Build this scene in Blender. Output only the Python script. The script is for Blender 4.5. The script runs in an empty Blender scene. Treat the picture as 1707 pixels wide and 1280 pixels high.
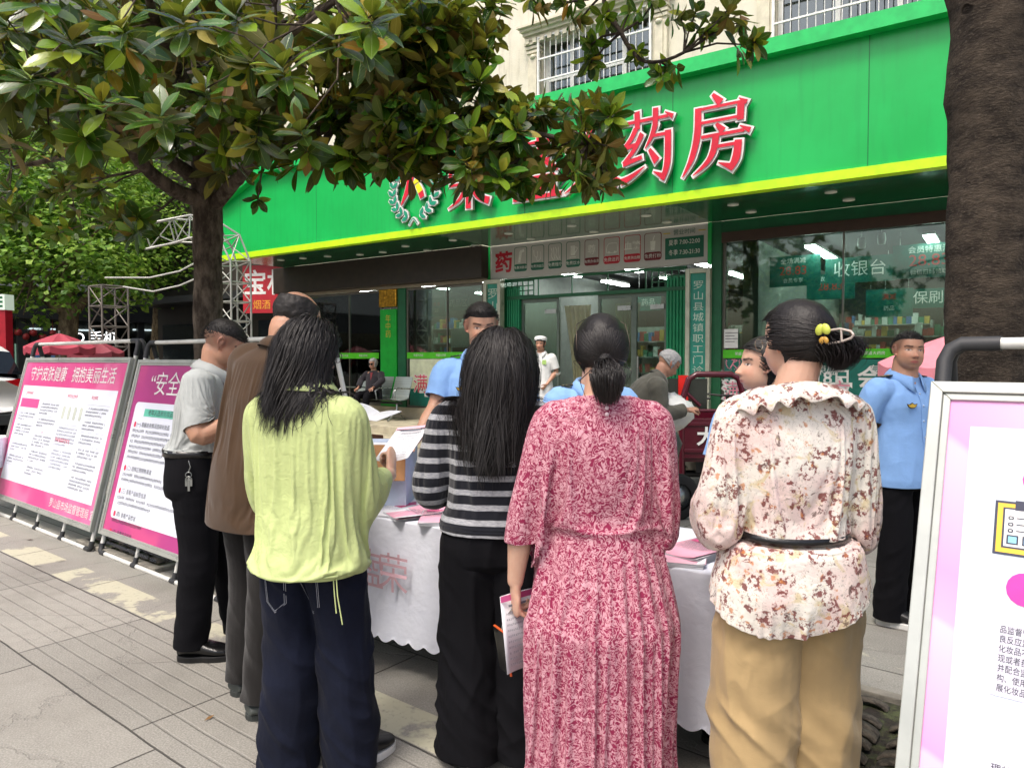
import bpy, bmesh, math, random
import numpy as np
from mathutils import Vector, Matrix, noise as mnoise
R = math.radians
random.seed(7)
sc = bpy.context.scene
col = sc.collection
# ---------------------------------------------------------------- camera
CH = 1.53
cam_d = bpy.data.cameras.new('camera'); cam = bpy.data.objects.new('camera', cam_d); col.objects.link(cam)
cam.location = (0, 0, CH)
PITCH = math.atan(40/1200)
cam.rotation_euler = (R(90)-PITCH, 0, 0)
cam_d.sensor_width = 36; cam_d.lens = 36*1200/1707; cam_d.clip_end = 2000; cam_d.clip_start = 0.05
sc.camera = cam
# ---------------------------------------------------------------- sky and sun
SUN_EL, SUN_AZ = R(62), R(215)     # azimuth clockwise from +Y, where the sun stands
w = bpy.data.worlds.new('World'); sc.world = w; w.use_nodes = True
nt = w.node_tree
bg = nt.nodes['Background']
sky = nt.nodes.new('ShaderNodeTexSky'); sky.sky_type = 'NISHITA'; sky.sun_disc = False
sky.sun_elevation = SUN_EL; sky.sun_rotation = SUN_AZ
sky.air_density = 1.0; sky.dust_density = 6.0; sky.ozone_density = 0.6
nt.links.new(sky.outputs[0], bg.inputs[0]); bg.inputs[1].default_value = 0.15
sd = bpy.data.lights.new('sun', 'SUN'); sun = bpy.data.objects.new('sun', sd); col.objects.link(sun)
sd.energy = 1.25; sd.angle = R(14); sd.color = (1.0, 0.97, 0.93)
sdir = Vector((math.sin(SUN_AZ)*math.cos(SUN_EL), math.cos(SUN_AZ)*math.cos(SUN_EL), math.sin(SUN_EL)))
sun.rotation_euler = sdir.to_track_quat('Z', 'Y').to_euler()
sun.location = (0, 0, 30)
vs = sc.view_settings; vs.view_transform = 'Standard'; vs.look = 'None'; vs.gamma = 1; vs.use_curve_mapping = False
vs.exposure = 0.78
sc.cycles.max_bounces = 8; sc.cycles.transparent_max_bounces = 12; sc.cycles.diffuse_bounces = 3
sc.cycles.use_denoising = True
sc.cycles.caustics_reflective = False; sc.cycles.caustics_refractive = False
# ---------------------------------------------------------------- where a pixel of the 1707 px photograph lies
def at(x, y, Y=None, Z=None):
    a = (x-853.5)/1200; b = (640-y)/1200
    d = Vector((a, math.cos(PITCH)+b*math.sin(PITCH), b*math.cos(PITCH)-math.sin(PITCH)))
    t = Y/d.y if Y is not None else (Z-CH)/d.z
    return Vector((0, 0, CH))+d*t
# street frame: facade line
FO = Vector((-2.22, 15.4, 0)); FU = Vector((0.8231, -0.5678, 0)).normalized(); FN = Vector((-FU.y*-1, -FU.x, 0))
FN = Vector((FU.y, -FU.x, 0))     # towards the camera
if FN.y > 0: FN = -FN
def F(s, n, z): return FO+FU*s+FN*n+Vector((0, 0, z))
FROT = math.atan2(FU.y, FU.x)
E1 = Vector((.787, -.617, 0)); E2 = Vector((.617, .787, 0))
def fs(x, n=0.0):     # facade coordinate s seen at pixel column x on the plane n in front of the facade
    a = (x-853.5)/1200; o = FO+FN*n
    return (a*o.y-o.x)/(FU.x-a*FU.y)
def fz(x, y, n=0.0):
    s = fs(x, n); Y = (FO+FN*n+FU*s).y
    return at(x, y, Y=Y).z
# ---------------------------------------------------------------- objects
def tag(o, label=None, cat=None, group=None, kind=None):
    if label: o['label'] = label
    if cat: o['category'] = cat
    if group: o['group'] = group
    if kind: o['kind'] = kind
    return o
def empty(name, loc=(0, 0, 0), rz=0, label=None, cat=None, group=None, kind=None, parent=None):
    o = bpy.data.objects.new(name, None); col.objects.link(o)
    o.location = loc; o.rotation_euler = (0, 0, rz); o.empty_display_size = .1
    if parent: o.parent = parent
    return tag(o, label, cat, group, kind)
def link(name, me, parent=None, mat=None):
    o = bpy.data.objects.new(name, me); col.objects.link(o)
    if parent: o.parent = parent
    if mat: me.materials.append(mat)
    return o
def copy_tree(o, parent=None):
    c = o.copy(); col.objects.link(c); c.parent = parent
    for ch in list(o.children): copy_tree(ch, c)
    return c
class MB:
    """collects shapes and links them as one mesh object"""
    def __init__(s): s.v = []; s.f = []; s.mi = []; s.m = 0; s.sm = []; s.smooth = False
    def add(s, vs, fs_):
        n = len(s.v); s.v += [tuple(v) for v in vs]
        for f in fs_: s.f.append(tuple(i+n for i in f)); s.mi.append(s.m); s.sm.append(s.smooth)
    def box(s, a, b, M=None):
        (x0, y0, z0), (x1, y1, z1) = a, b
        vs = [Vector(p) for p in ((x0,y0,z0),(x1,y0,z0),(x1,y1,z0),(x0,y1,z0),(x0,y0,z1),(x1,y0,z1),(x1,y1,z1),(x0,y1,z1))]
        if M: vs = [M@v for v in vs]
        s.add(vs, [(0,3,2,1),(4,5,6,7),(0,1,5,4),(1,2,6,5),(2,3,7,6),(3,0,4,7)])
    def cbox(s, c, d, M=None): s.box([c[i]-d[i]/2 for i in range(3)], [c[i]+d[i]/2 for i in range(3)], M)
    def quad(s, *p): s.add(p, [tuple(range(len(p)))])
    def bar(s, a, b, w_, h_=None, up=(0, 0, 1)):
        a, b = Vector(a), Vector(b); h_ = h_ or w_; d = (b-a).normalized(); u = Vector(up)
        if abs(d.dot(u)) > .98: u = Vector((0, 1, 0))
        x = d.cross(u).normalized(); z = x.cross(d)
        vs = [p+x*i*w_/2+z*j*h_/2 for p in (a, b) for i, j in ((-1,-1),(1,-1),(1,1),(-1,1))]
        s.add(vs, [(0,1,2,3),(7,6,5,4),(0,4,5,1),(1,5,6,2),(2,6,7,3),(3,7,4,0)])
    def tube(s, pts, r, n=8, cap=True):
        pts = [Vector(p) for p in pts]
        if not hasattr(r, '__len__'): r = [r]*len(pts)
        sm = s.smooth; s.smooth = True
        x = None; vs = []
        for i, p in enumerate(pts):
            d = (pts[min(i+1, len(pts)-1)]-pts[max(i-1, 0)]).normalized()
            if x is None:
                x = d.cross(Vector((0, 0, 1)))
                if x.length < .1: x = d.cross(Vector((0, 1, 0)))
            x = (x-d*x.dot(d)).normalized(); y = d.cross(x)
            for k in range(n):
                a = 2*math.pi*k/n; vs.append(p+(x*math.cos(a)+y*math.sin(a))*r[i])
        fs_ = []
        for i in range(len(pts)-1):
            for k in range(n):
                fs_.append((i*n+k, i*n+(k+1)%n, (i+1)*n+(k+1)%n, (i+1)*n+k))
        s.add(vs, fs_)
        if cap:
            s.smooth = False
            s.add(vs[:n], [tuple(range(n))[::-1]]); s.add(vs[-n:], [tuple(range(n))])
        s.smooth = sm
    def lathe(s, prof, n=20, c=(0, 0, 0), M=None):
        sm = s.smooth; s.smooth = True; vs = []
        for r, z in prof:
            for k in range(n):
                a = 2*math.pi*k/n; v = Vector((c[0]+r*math.cos(a), c[1]+r*math.sin(a), c[2]+z)); vs.append(M@v if M else v)
        fs_ = [(i*n+k, i*n+(k+1)%n, (i+1)*n+(k+1)%n, (i+1)*n+k) for i in range(len(prof)-1) for k in range(n)]
        s.add(vs, fs_); s.smooth = sm
    def prism(s, poly, z0, z1, M=None):
        n = len(poly); vs = [Vector((x, y, z)) for z in (z0, z1) for x, y in poly]
        if M: vs = [M@v for v in vs]
        s.add(vs, [tuple(range(n))[::-1], tuple(range(n, 2*n))]+[(i, (i+1)%n, n+(i+1)%n, n+i) for i in range(n)])
    def build(s, name, mats, parent=None, **kw):
        me = bpy.data.meshes.new(name); me.from_pydata(s.v, [], s.f)
        if not isinstance(mats, (list, tuple)): mats = [mats]
        for m in mats: me.materials.append(m)
        me.polygons.foreach_set('material_index', s.mi); me.polygons.foreach_set('use_smooth', s.sm)
        me.update(); o = link(name, me, parent)
        bv = kw.pop('bevel', 0)
        if bv:
            b = o.modifiers.new('b', 'BEVEL'); b.width = bv; b.segments = 2; b.limit_method = 'ANGLE'; b.angle_limit = R(40)
        return tag(o, **kw)
def textmesh(body, size=1.0, offset=0.0, extrude=0.0, align='CENTER', sp=1.0, xs=1.0, shear=0):
    c = bpy.data.curves.new('t', 'FONT'); c.body = body; c.size = size; c.offset = offset; c.extrude = extrude
    c.align_x = align; c.align_y = 'CENTER'; c.space_character = sp; c.resolution_u = 3; c.shear = shear
    o = bpy.data.objects.new('t', c); col.objects.link(o)
    dg = bpy.context.evaluated_depsgraph_get()
    me = bpy.data.meshes.new_from_object(o.evaluated_get(dg))
    v = [Vector((p.co.x*xs, p.co.y, p.co.z)) for p in me.vertices]; f = [tuple(p.vertices) for p in me.polygons]
    bpy.data.objects.remove(o); bpy.data.curves.remove(c); bpy.data.meshes.remove(me)
    return v, f
def put_text(mb, M, body, size, m=None, **kw):
    """text into a mesh builder; M maps (x right, y up, z out) to the surface"""
    v, f = textmesh(body, size, **kw)
    if m is not None: mb.m = m
    mb.add([M@p for p in v], f)
def face_matrix(o, right, out, up=(0, 0, 1)):
    r = Vector(right).normalized(); n = Vector(out).normalized(); u = n.cross(r).normalized()
    return Matrix(((r.x, u.x, n.x, o[0]), (r.y, u.y, n.y, o[1]), (r.z, u.z, n.z, o[2]), (0, 0, 0, 1)))
def FM(s, n, z): return face_matrix(F(s, n, z), FU, FN)
# ---------------------------------------------------------------- materials
class E:
    def __init__(s, m, k): s.m = m; s.k = k
    def _b(s, op, o, rev=False):
        nd = s.m.nt.nodes.new('ShaderNodeMath'); nd.operation = op
        a, b = (o, s) if rev else (s, o)
        for i, q in enumerate((a, b)):
            if q is None: continue
            if isinstance(q, E): s.m.nt.links.new(q.k, nd.inputs[i])
            else: nd.inputs[i].default_value = q
        return E(s.m, nd.outputs[0])
    def __add__(s, o): return s._b('ADD', o)
    __radd__ = __add__
    def __sub__(s, o): return s._b('SUBTRACT', o)
    def __rsub__(s, o): return s._b('SUBTRACT', o, True)
    def __mul__(s, o): return s._b('MULTIPLY', o)
    __rmul__ = __mul__
    def __truediv__(s, o): return s._b('DIVIDE', o)
    def __gt__(s, o): return s._b('GREATER_THAN', o)
    def __lt__(s, o): return s._b('LESS_THAN', o)
    def __pow__(s, o): return s._b('POWER', o)
    def fract(s): return s._b('FRACT', None)
    def floor(s): return s._b('FLOOR', None)
    def abs(s): return s._b('ABSOLUTE', None)
    def sin(s): return s._b('SINE', None)
    def min(s, o): return s._b('MINIMUM', o)
    def max(s, o): return s._b('MAXIMUM', o)
    def step(s, a, b):      # smooth ramp a..b -> 0..1
        nd = s.m.nt.nodes.new('ShaderNodeMapRange'); nd.interpolation_type = 'SMOOTHSTEP'
        s.m.nt.links.new(s.k, nd.inputs[0]); nd.inputs[1].default_value = a; nd.inputs[2].default_value = b
        return E(s.m, nd.outputs[0])
class Mat:
    def __init__(s, name):
        s.mat = bpy.data.materials.new(name); s.mat.use_nodes = True; s.nt = s.mat.node_tree
        s.b = s.nt.nodes['Principled BSDF']
    def new(s, t): return s.nt.nodes.new('ShaderNode'+t)
    def ln(s, a, b): s.nt.links.new(a.k if isinstance(a, E) else a, b)
    def coord(s, kind='Object', scale=None, rot=None, loc=None):
        t = s.new('TexCoord'); k = t.outputs[kind]
        if scale or rot or loc:
            mp = s.new('Mapping'); s.ln(k, mp.inputs[0])
            if scale: mp.inputs['Scale'].default_value = scale
            if rot: mp.inputs['Rotation'].default_value = rot
            if loc: mp.inputs['Location'].default_value = loc
            k = mp.outputs[0]
        return k
    def pos(s): return s.new('NewGeometry').outputs['Position']
    def xyz(s, k):
        n = s.new('SeparateXYZ'); s.ln(k, n.inputs[0]); return [E(s, n.outputs[i]) for i in range(3)]
    def comb(s, x, y, z=0.0):
        n = s.new('CombineXYZ')
        for i, q in enumerate((x, y, z)):
            if isinstance(q, E): s.ln(q, n.inputs[i])
            else: n.inputs[i].default_value = q
        return n.outputs[0]
    def noise(s, k, scale=5, detail=3, rough=.5, dist=0, out=0):
        n = s.new('TexNoise'); s.ln(k, n.inputs['Vector']) if k else None
        n.inputs['Scale'].default_value = scale; n.inputs['Detail'].default_value = detail
        n.inputs['Roughness'].default_value = rough; n.inputs['Distortion'].default_value = dist
        return E(s, n.outputs[out])
    def vor(s, k, scale=5, feature='F1', out='Distance', rnd=1, metric='EUCLIDEAN'):
        n = s.new('TexVoronoi'); n.feature = feature; n.distance = metric; s.ln(k, n.inputs['Vector'])
        n.inputs['Scale'].default_value = scale; n.inputs['Randomness'].default_value = rnd
        return E(s, n.outputs[out])
    def mix(s, f, a, b):
        n = s.new('Mix'); n.data_type = 'RGBA'
        for i, q in ((0, f), (6, a), (7, b)):
            if isinstance(q, E): s.ln(q, n.inputs[i])
            elif i == 0: n.inputs[0].default_value = q
            else: n.inputs[i].default_value = (*q[:3], 1)
        return E(s, n.outputs[2])
    def ramp(s, f, stops, interp='LINEAR'):
        n = s.new('ValToRGB'); n.color_ramp.interpolation = interp; s.ln(f, n.inputs[0])
        e = n.color_ramp.elements
        while len(e) < len(stops): e.new(.5)
        for i, (p, c) in enumerate(stops): e[i].position = p; e[i].color = (*c, 1)
        return E(s, n.outputs[0])
    def bump(s, h, dist=.01, strength=1):
        n = s.new('Bump'); s.ln(h, n.inputs['Height']); n.inputs['Distance'].default_value = dist; n.inputs['Strength'].default_value = strength
        s.ln(n.outputs[0], s.b.inputs['Normal']); return n
    def fin(s, color=None, rough=.6, metal=0, spec=.5, **kw):
        b = s.b
        if color is not None:
            if isinstance(color, E): s.ln(color, b.inputs['Base Color'])
            else: b.inputs['Base Color'].default_value = (*color[:3], 1)
        if isinstance(rough, E): s.ln(rough, b.inputs['Roughness'])
        else: b.inputs['Roughness'].default_value = rough
        b.inputs['Metallic'].default_value = metal; b.inputs['Specular IOR Level'].default_value = spec
        for k, v in kw.items():
            k = k.replace('_', ' ')
            if isinstance(v, E): s.ln(v, b.inputs[k])
            elif hasattr(v, '__len__'): b.inputs[k].default_value = tuple(v) if k == 'Subsurface Radius' else (*v, 1)
            else: b.inputs[k].default_value = v
        return s.mat
def srgb(h):
    h = h.lstrip('#'); c = [int(h[i:i+2], 16)/255 for i in (0, 2, 4)]
    return tuple(x/12.92 if x <= .04045 else ((x+.055)/1.055)**2.4 for x in c)
_mc = {}
def plain(name, color, rough=.5, metal=0, var=.12, nscale=6, bump=0, bscale=60, spec=.5):
    """a plain surface with a little natural unevenness"""
    if name in _mc: return _mc[name]
    if isinstance(color, str): color = srgb(color)
    m = Mat(name); k = m.coord()
    n = m.noise(k, nscale, 5, .6)
    c = m.mix(n.step(.3, .7), [x*(1-var) for x in color], [min(1, x*(1+var)) for x in color])
    if bump: m.bump(m.noise(k, bscale, 4), bump)
    _mc[name] = m.fin(c, rough=(n*.15+(rough-.075)), metal=metal, spec=spec); return _mc[name]
def glow(name, color, strength):
    if name in _mc: return _mc[name]
    m = Mat(name); _mc[name] = m.fin(color, Emission_Color=color, Emission_Strength=strength); return _mc[name]
def glass(name, tint=(.75, .85, .8), alpha=.25, rough=.03):
    """thin architectural glass: mostly clear, mirror at grazing angles"""
    if name in _mc: return _mc[name]
    m = Mat(name); nt_ = m.nt; out = nt_.nodes['Material Output']
    tr = m.new('BsdfTransparent'); tr.inputs[0].default_value = (*tint, 1)
    gl = m.new('BsdfGlossy'); gl.inputs['Roughness'].default_value = rough; gl.inputs[0].default_value = (.9, .95, .92, 1)
    fr = m.new('Fresnel'); fr.inputs[0].default_value = 1.5
    f = (E(m, fr.outputs[0])*(1-alpha)+alpha)
    mx = m.new('MixShader'); m.ln(f, mx.inputs[0]); m.ln(tr.outputs[0], mx.inputs[1]); m.ln(gl.outputs[0], mx.inputs[2])
    m.ln(mx.outputs[0], out.inputs[0]); _mc[name] = m.mat; return m.mat
def rect(mb, M, x0, y0, x1, y1, z=0): mb.quad(*[M@Vector(p) for p in ((x0,y0,z),(x1,y0,z),(x1,y1,z),(x0,y1,z))])
# ================================================================ ground
def ground_mat():
    m = Mat('pavement_stone'); p = m.pos(); x, y, z = m.xyz(p)
    u = x*E1.x+y*E1.y; v = x*E2.x+y*E2.y
    uv = m.comb(u, v, 0)
    fine = m.noise(uv, 130, 3, .7); med = m.noise(uv, 9, 5, .6); big = m.noise(uv, .9, 4, .6)
    # courses: v rows
    wob = (m.noise(uv, 3, 3)-.5)*.012
    vv = v+wob; uu = u+wob
    ROW = .64
    row = ((vv-.05)/ROW).floor()
    fv = ((vv-.05)/ROW).fract()
    off = (row*.37).fract()*.6
    tl = ((uu+off+.04)/1.28).floor(); fu = ((uu+off+.04)/1.28).fract()
    jv = (fv-.5).abs(); ju = (fu-.5).abs()
    joint = (jv.step(.4915, .4955)).max(ju.step(.4955, .4978))
    # random tone per slab
    wn = m.new('TexWhiteNoise'); wn.noise_dimensions = '2D'; m.ln(m.comb(row, tl), wn.inputs['Vector']); rnd = E(m, wn.outputs['Value'])
    ribrow = (row-2).abs() < .5    # every second course is ribbed
    rib = ((fv*7).fract()-.5).abs().step(.40, .48)*ribrow
    crack = m.vor(m.comb(u+med*.3, v+med*.3), .9, 'DISTANCE_TO_EDGE').step(.004, .012)
    base = m.mix(rnd, srgb('#77756e'), srgb('#8e8b83'))
    base = m.mix(med.step(.35, .75)*.45, base, srgb('#6f6c66'))
    base = m.mix(fine.step(.35, .7)*.55, base, srgb('#aeaba3'))
    base = m.mix(big.step(.45, .7)*.35, base, srgb('#5f5b54'))
    # worn yellowish paint strip along one course
    patch = m.noise(uv, 1.7, 5, .65).step(.44, .50)
    inband = ((v > 1.98)*(v < 2.2))
    inband2 = ((v > 3.96)*(v < 4.14))
    seg = m.noise(m.comb(u*1.2, v*.2), 1.4, 1).step(.42, .45)
    paint = inband*patch*seg
    paint = paint.max(inband2*patch*seg)
    base = m.mix(paint*.9*m.noise(uv, 26, 4, .7).step(.2, .5), base, srgb('#b3b099'))
    stain = m.noise(uv, 2.2, 6, .7).step(.62, .72)
    base = m.mix(stain*.35, base, srgb('#4f4b45'))
    dark = joint.max(rib*.2)
    c = m.mix(dark*.85, base, srgb('#3d3a36'))
    c = m.mix((1-crack)*.08, c, srgb('#3d3a36'))
    h = fine*.15+med*.5-joint*2.5-rib*.8-(1-crack)*.5
    m.bump(h, .006, .8)
    return m.fin(c, rough=med*.2+.68, spec=.35)
GM = ground_mat()
g = MB()
g.quad((-400, -60, 0), (400, -60, 0), (400, 600, 0), (-400, 600, 0))
g.build('pavement', GM, kind='structure')
# asphalt road far left, past the shop corner
am = Mat('asphalt'); k_ = am.pos(); n_ = am.noise(k_, 60, 4, .7); n2_ = am.noise(k_, .7, 4)
am.bump(n_, .004); AM = am.fin(am.mix(n_*.6+n2_*.4, (.05, .05, .052), (.11, .11, .108)), rough=.85)
g = MB(); q = [F(-9, 60, .004), F(-9, -200, .004), F(-22, -200, .004), F(-22, 60, .004)]
g.quad(*q[::-1]); g.build('road', AM, kind='structure')
# ---- tree pits filled with old roof tiles
def tree_pit(cx, cy, size, seed, label):
    rnd = random.Random(seed)
    root = empty('tree_pit', (cx, cy, 0), math.atan2(E1.y, E1.x), label, 'tree pit', 'tree pits in the pavement')
    soil = Mat('pit_soil'); k = soil.coord(); n = soil.noise(k, 14, 5, .7)
    soil.bump(n, .03); sm = soil.fin(soil.mix(n.step(.4, .62), srgb('#2c2620'), srgb('#4c5233')), rough=.95)
    b = MB(); h = size/2
    N = 14
    vs = [((i/N-.5)*size*.97, (j/N-.5)*size*.97, .006+.02*rnd.random()) for j in range(N+1) for i in range(N+1)]
    b.add(vs, [(j*(N+1)+i, j*(N+1)+i+1, (j+1)*(N+1)+i+1, (j+1)*(N+1)+i) for j in range(N) for i in range(N)])
    b.build('soil', sm, root)
    kb = MB()
    for a, c in (((-h-.06, -h-.06, .0), (h+.06, -h, .035)), ((-h-.06, h, .0), (h+.06, h+.06, .035)), ((-h-.06, -h, .0), (-h, h, .034)), ((h, -h, .0), (h+.06, h, .034))): kb.box(a, c)
    kb.build('kerb', plain('pit_kerb', '#7c776d', .85, var=.3, nscale=12, bump=.004), root, bevel=.006)
    t = MB(); t.smooth = True
    rows = int(size/.085)
    for j in range(rows):
        y = -h+.05+j*(size-.08)/rows
        x = -h+.02*rnd.random()
        while x < h-.16:
            L = .17+.03*rnd.random()
            if (x+L/2)**2+y**2 > .15**2 and rnd.random() < .93:
                cz = .018+.014*rnd.random(); tilt = rnd.uniform(-.14, .14); yj = y+rnd.uniform(-.012, .012)
                vs = []; M_ = 6
                for e in range(2):
                    for r_ in (0, 1):
                        for q_ in range(M_+1):
                            a = math.pi*(.12+.76*q_/M_); rr = .085-.016*r_
                            vs.append((x+L/2-math.cos(a)*rr, yj+(e-.5)*.055+tilt*(math.cos(a))*.1, cz+math.sin(a)*rr*.55-.018))
                n_ = M_+1; fs_ = []
                for q_ in range(M_):
                    fs_ += [(q_, q_+1, 2*n_+q_+1, 2*n_+q_), (n_+q_+1, n_+q_, 3*n_+q_, 3*n_+q_+1), (q_+1, q_, n_+q_, n_+q_+1), (2*n_+q_, 2*n_+q_+1, 3*n_+q_+1, 3*n_+q_)]
                t.add(vs, fs_)
            x += L+.01
    tm = Mat('old_tile'); k = tm.coord(); n = tm.noise(k, 30, 5, .7); tm.bump(n, .006)
    o = t.build('roof_tiles', tm.fin(tm.mix(n.step(.35, .65), srgb('#2f2a25'), srgb('#5e564b')), rough=.95), root)
    o['kind'] = 'stuff'
    return root
PIT1 = at(330, 905, Z=0)
tree_pit(PIT1.x-.05, PIT1.y+.1, 1.25, 1, 'square pit of old roof tiles behind the left poster boards')
tree_pit(1.66, 2.44, 1.15, 2, 'square pit of old roof tiles beside the khaki trousers')

# fallen leaves and twigs
rnd = random.Random(21); b = MB()
for i in range(46):
    x, y = rnd.uniform(-4.5, 2.0), rnd.uniform(1.9, 7); a = rnd.random()*6.28; ln = rnd.uniform(.02, .06); w_ = ln*rnd.uniform(.12, .45); d = Vector((math.cos(a), math.sin(a), 0)); s = Vector((-d.y, d.x, 0)); p = Vector((x, y, .006)); b.m = rnd.randrange(2)
    b.add([p-d*ln, p+s*w_+Vector((0, 0, .006)), p+d*ln+Vector((0, 0, .004)), p-s*w_], [(0, 3, 2, 1)])
b.build('fallen_leaves', [plain('dry_leaf', '#7a5a34', .9), plain('dry_leaf_dark', '#3b2d20', .9)], kind='stuff')
# ================================================================ pharmacy building
SN = 1.93                                  # how far the sign stands in front of the glass
def L(s, n, z): return Vector((s, -n, z))
def LT(s, n, z, sc_=1): return Matrix(((sc_,0,0,s),(0,0,-1,-n),(0,sc_,0,z),(0,0,0,1)))
def lbox(mb, s0, s1, n0, n1, z0, z1): mb.box((s0, -n1, z0), (s1, -n0, z1))
def rrect(mb, M, x0, y0, x1, y1, r, z=0):
    p = []
    for cx, cy, a0 in ((x1-r, y1-r, 0), (x0+r, y1-r, 90), (x0+r, y0+r, 180), (x1-r, y0+r, 270)):
        for k in range(5): a = R(a0+k*22.5); p.append(M@Vector((cx+r*math.cos(a), cy+r*math.sin(a), z)))
    mb.quad(*p)
def stroke(mb, M, pts, ws, z=0.0, e=0.0, ext=0.0, depth=0.0, dm=None):
    """brush stroke of varying width as a flat (or thick) polygon strip"""
    P = [Vector((p[0], p[1])) for p in pts]
    # smooth resample
    if len(P) > 2:
        Q = []; W = []
        for i in range(len(P)-1):
            p0 = P[max(i-1, 0)]; p1 = P[i]; p2 = P[i+1]; p3 = P[min(i+2, len(P)-1)]
            for k in range(5):
                t = k/5
                Q.append(.5*((2*p1)+(p2-p0)*t+(2*p0-5*p1+4*p2-p3)*t*t+(3*p1-p0-3*p2+p3)*t**3)); W.append(ws[i]*(1-t)+ws[i+1]*t)
        Q.append(P[-1]); W.append(ws[-1]); P = Q; ws = W
    ws = [a+2*e for a in ws]
    ex = e+ext; P = list(P)
    P[0] = P[0]+(P[0]-P[1]).normalized()*ex; P[-1] = P[-1]+(P[-1]-P[-2]).normalized()*ex
    l, r_ = [], []
    for i, p in enumerate(P):
        d = (P[min(i+1, len(P)-1)]-P[max(i-1, 0)]).normalized(); n = Vector((-d.y, d.x))
        l.append(p+n*ws[i]/2); r_.append(p-n*ws[i]/2)
    n = len(P); vs = [M@Vector((q.x, q.y, z)) for q in l+r_]
    mb.add(vs, [(n+i, n+i+1, i+1, i) for i in range(n-1)])
    if depth:
        if dm is not None: om = mb.m; mb.m = dm
        vb = [M@Vector((q.x, q.y, z-depth)) for q in l+r_]; loop = list(range(n))+list(range(2*n-1, n-1, -1)); k = len(loop)
        mb.add(vs+vb, [(loop[i], loop[(i+1) % k], loop[(i+1) % k]+2*n, loop[i]+2*n) for i in range(k)])
        if dm is not None: mb.m = om
FANG = [([(.44,1.0),(.56,.87)],[.04,.11]), ([(.2,.83),(.86,.83)],[.035,.035]), ([(.82,.88),(.93,.81)],[.01,.06]), ([(.85,.83),(.84,.6)],[.1,.09]),
        ([(.22,.645),(.84,.645)],[.035,.035]), ([(.23,.85),(.22,.5),(.14,.2),(.0,-.04)],[.09,.1,.08,.01]),
        ([(.5,.6),(.6,.49)],[.04,.1]), ([(.28,.455),(.9,.455)],[.04,.04]), ([(.84,.52),(.98,.44)],[.01,.07]),
        ([(.5,.46),(.46,.25),(.36,.1),(.16,-.04)],[.1,.09,.06,.01]), ([(.5,.3),(.82,.3)],[.04,.04]), ([(.82,.34),(.79,.12),(.7,-.03)],[.1,.11,.07]), ([(.74,.0),(.54,.08)],[.09,.01])]
YAO = [([(.02,.84),(.9,.84)],[.04,.04]), ([(.84,.9),(.98,.82)],[.01,.07]), ([(.32,.98),(.33,.73)],[.1,.09]), ([(.67,.98),(.66,.73)],[.1,.09]),
       ([(.3,.74),(.2,.6),(.06,.5)],[.09,.07,.04]), ([(.06,.49),(.3,.52)],[.06,.05]), ([(.42,.66),(.26,.44),(.06,.28)],[.09,.07,.04]), ([(.06,.27),(.42,.33)],[.07,.05]), ([(.02,.02),(.2,.07),(.47,.19)],[.1,.07,.01]),
       ([(.67,.76),(.6,.6),(.48,.44)],[.1,.07,.01]), ([(.62,.6),(.9,.6)],[.04,.04]), ([(.9,.64),(.89,.2),(.8,-.03)],[.11,.11,.07]), ([(.85,.0),(.64,.1)],[.1,.01]), ([(.56,.42),(.7,.24)],[.05,.12])]
RONG = [([(.02,.86),(.98,.86)],[.04,.05]), ([(.32,.98),(.33,.76)],[.1,.08]), ([(.67,.98),(.66,.76)],[.1,.08]), ([(.1,.7),(.08,.56)],[.09,.06]), ([(.1,.68),(.9,.68)],[.035,.05]), ([(.92,.7),(.84,.58)],[.09,.04]),
        ([(.06,.42),(.94,.42)],[.04,.05]), ([(.5,.6),(.5,-.02)],[.11,.11]), ([(.46,.4),(.3,.16),(.04,.02)],[.08,.06,.01]), ([(.54,.4),(.7,.18),(.96,.06)],[.06,.1,.12])]
DA = [([(.04,.62),(.96,.62)],[.05,.06]), ([(.48,.98),(.44,.5),(.3,.16),(.02,-.02)],[.11,.1,.07,.01]), ([(.48,.6),(.66,.22),(.98,.02)],[.06,.1,.14])]
SHENG = [([(.1,.84),(.92,.84)],[.04,.05]), ([(.18,.84),(.16,.6),(.04,.36)],[.09,.07,.01]), ([(.22,.68),(.44,.68),(.42,.46)],[.04,.05,.06]), ([(.52,.98),(.6,.6),(.9,.38)],[.09,.09,.06]), ([(.84,.7),(.54,.4)],[.07,.01]),
         ([(.16,.3),(.84,.3)],[.05,.05]), ([(.18,.3),(.2,.02)],[.09,.09]), ([(.4,.3),(.4,.02)],[.07,.07]), ([(.6,.3),(.6,.02)],[.07,.07]), ([(.82,.3),(.81,.02)],[.09,.09]), ([(.02,.0),(.98,.0)],[.06,.06])]
# ---- materials
def fascia_mat():
    m = Mat('sign_green'); k = m.coord(); x, y, z = m.xyz(k)
    n = m.noise(k, 1.2, 4, .6); sm_ = m.noise(m.comb(x*6, y, z*.6), 2, 3)
    sx = (x*(1/2.44)+.25).fract(); seam = (sx-.5).abs().step(.4965, .4985)
    c = m.mix(n.step(.3, .7), srgb('#00a548'), srgb('#06b050'))
    c = m.mix(sm_.step(.45, .8)*.3, c, srgb('#0b8440')); dr = m.noise(m.comb(x*9, y, z*.35), 3, 4, .7).step(.55, .75)*(z-4.6).step(.0, .9); c = m.mix(dr*.28, c, srgb('#3f7a4c'))
    c = m.mix(seam*.8, c, srgb('#055c2b'))
    m.bump(m.noise(k, 1.7, 2)-seam*.4, .004)
    return m.fin(c, rough=.32, spec=.5)
SG = fascia_mat()
LIP = plain('sign_lip_green', '#10b558', .35); YEL = plain('sign_lime_trim', '#b9ea12', .4)
SOF = plain('soffit_green', '#0b4f2c', .22, var=.2); SOF2 = plain('soffit_grey_green', '#5f7c6b', .12, var=.1)
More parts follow.
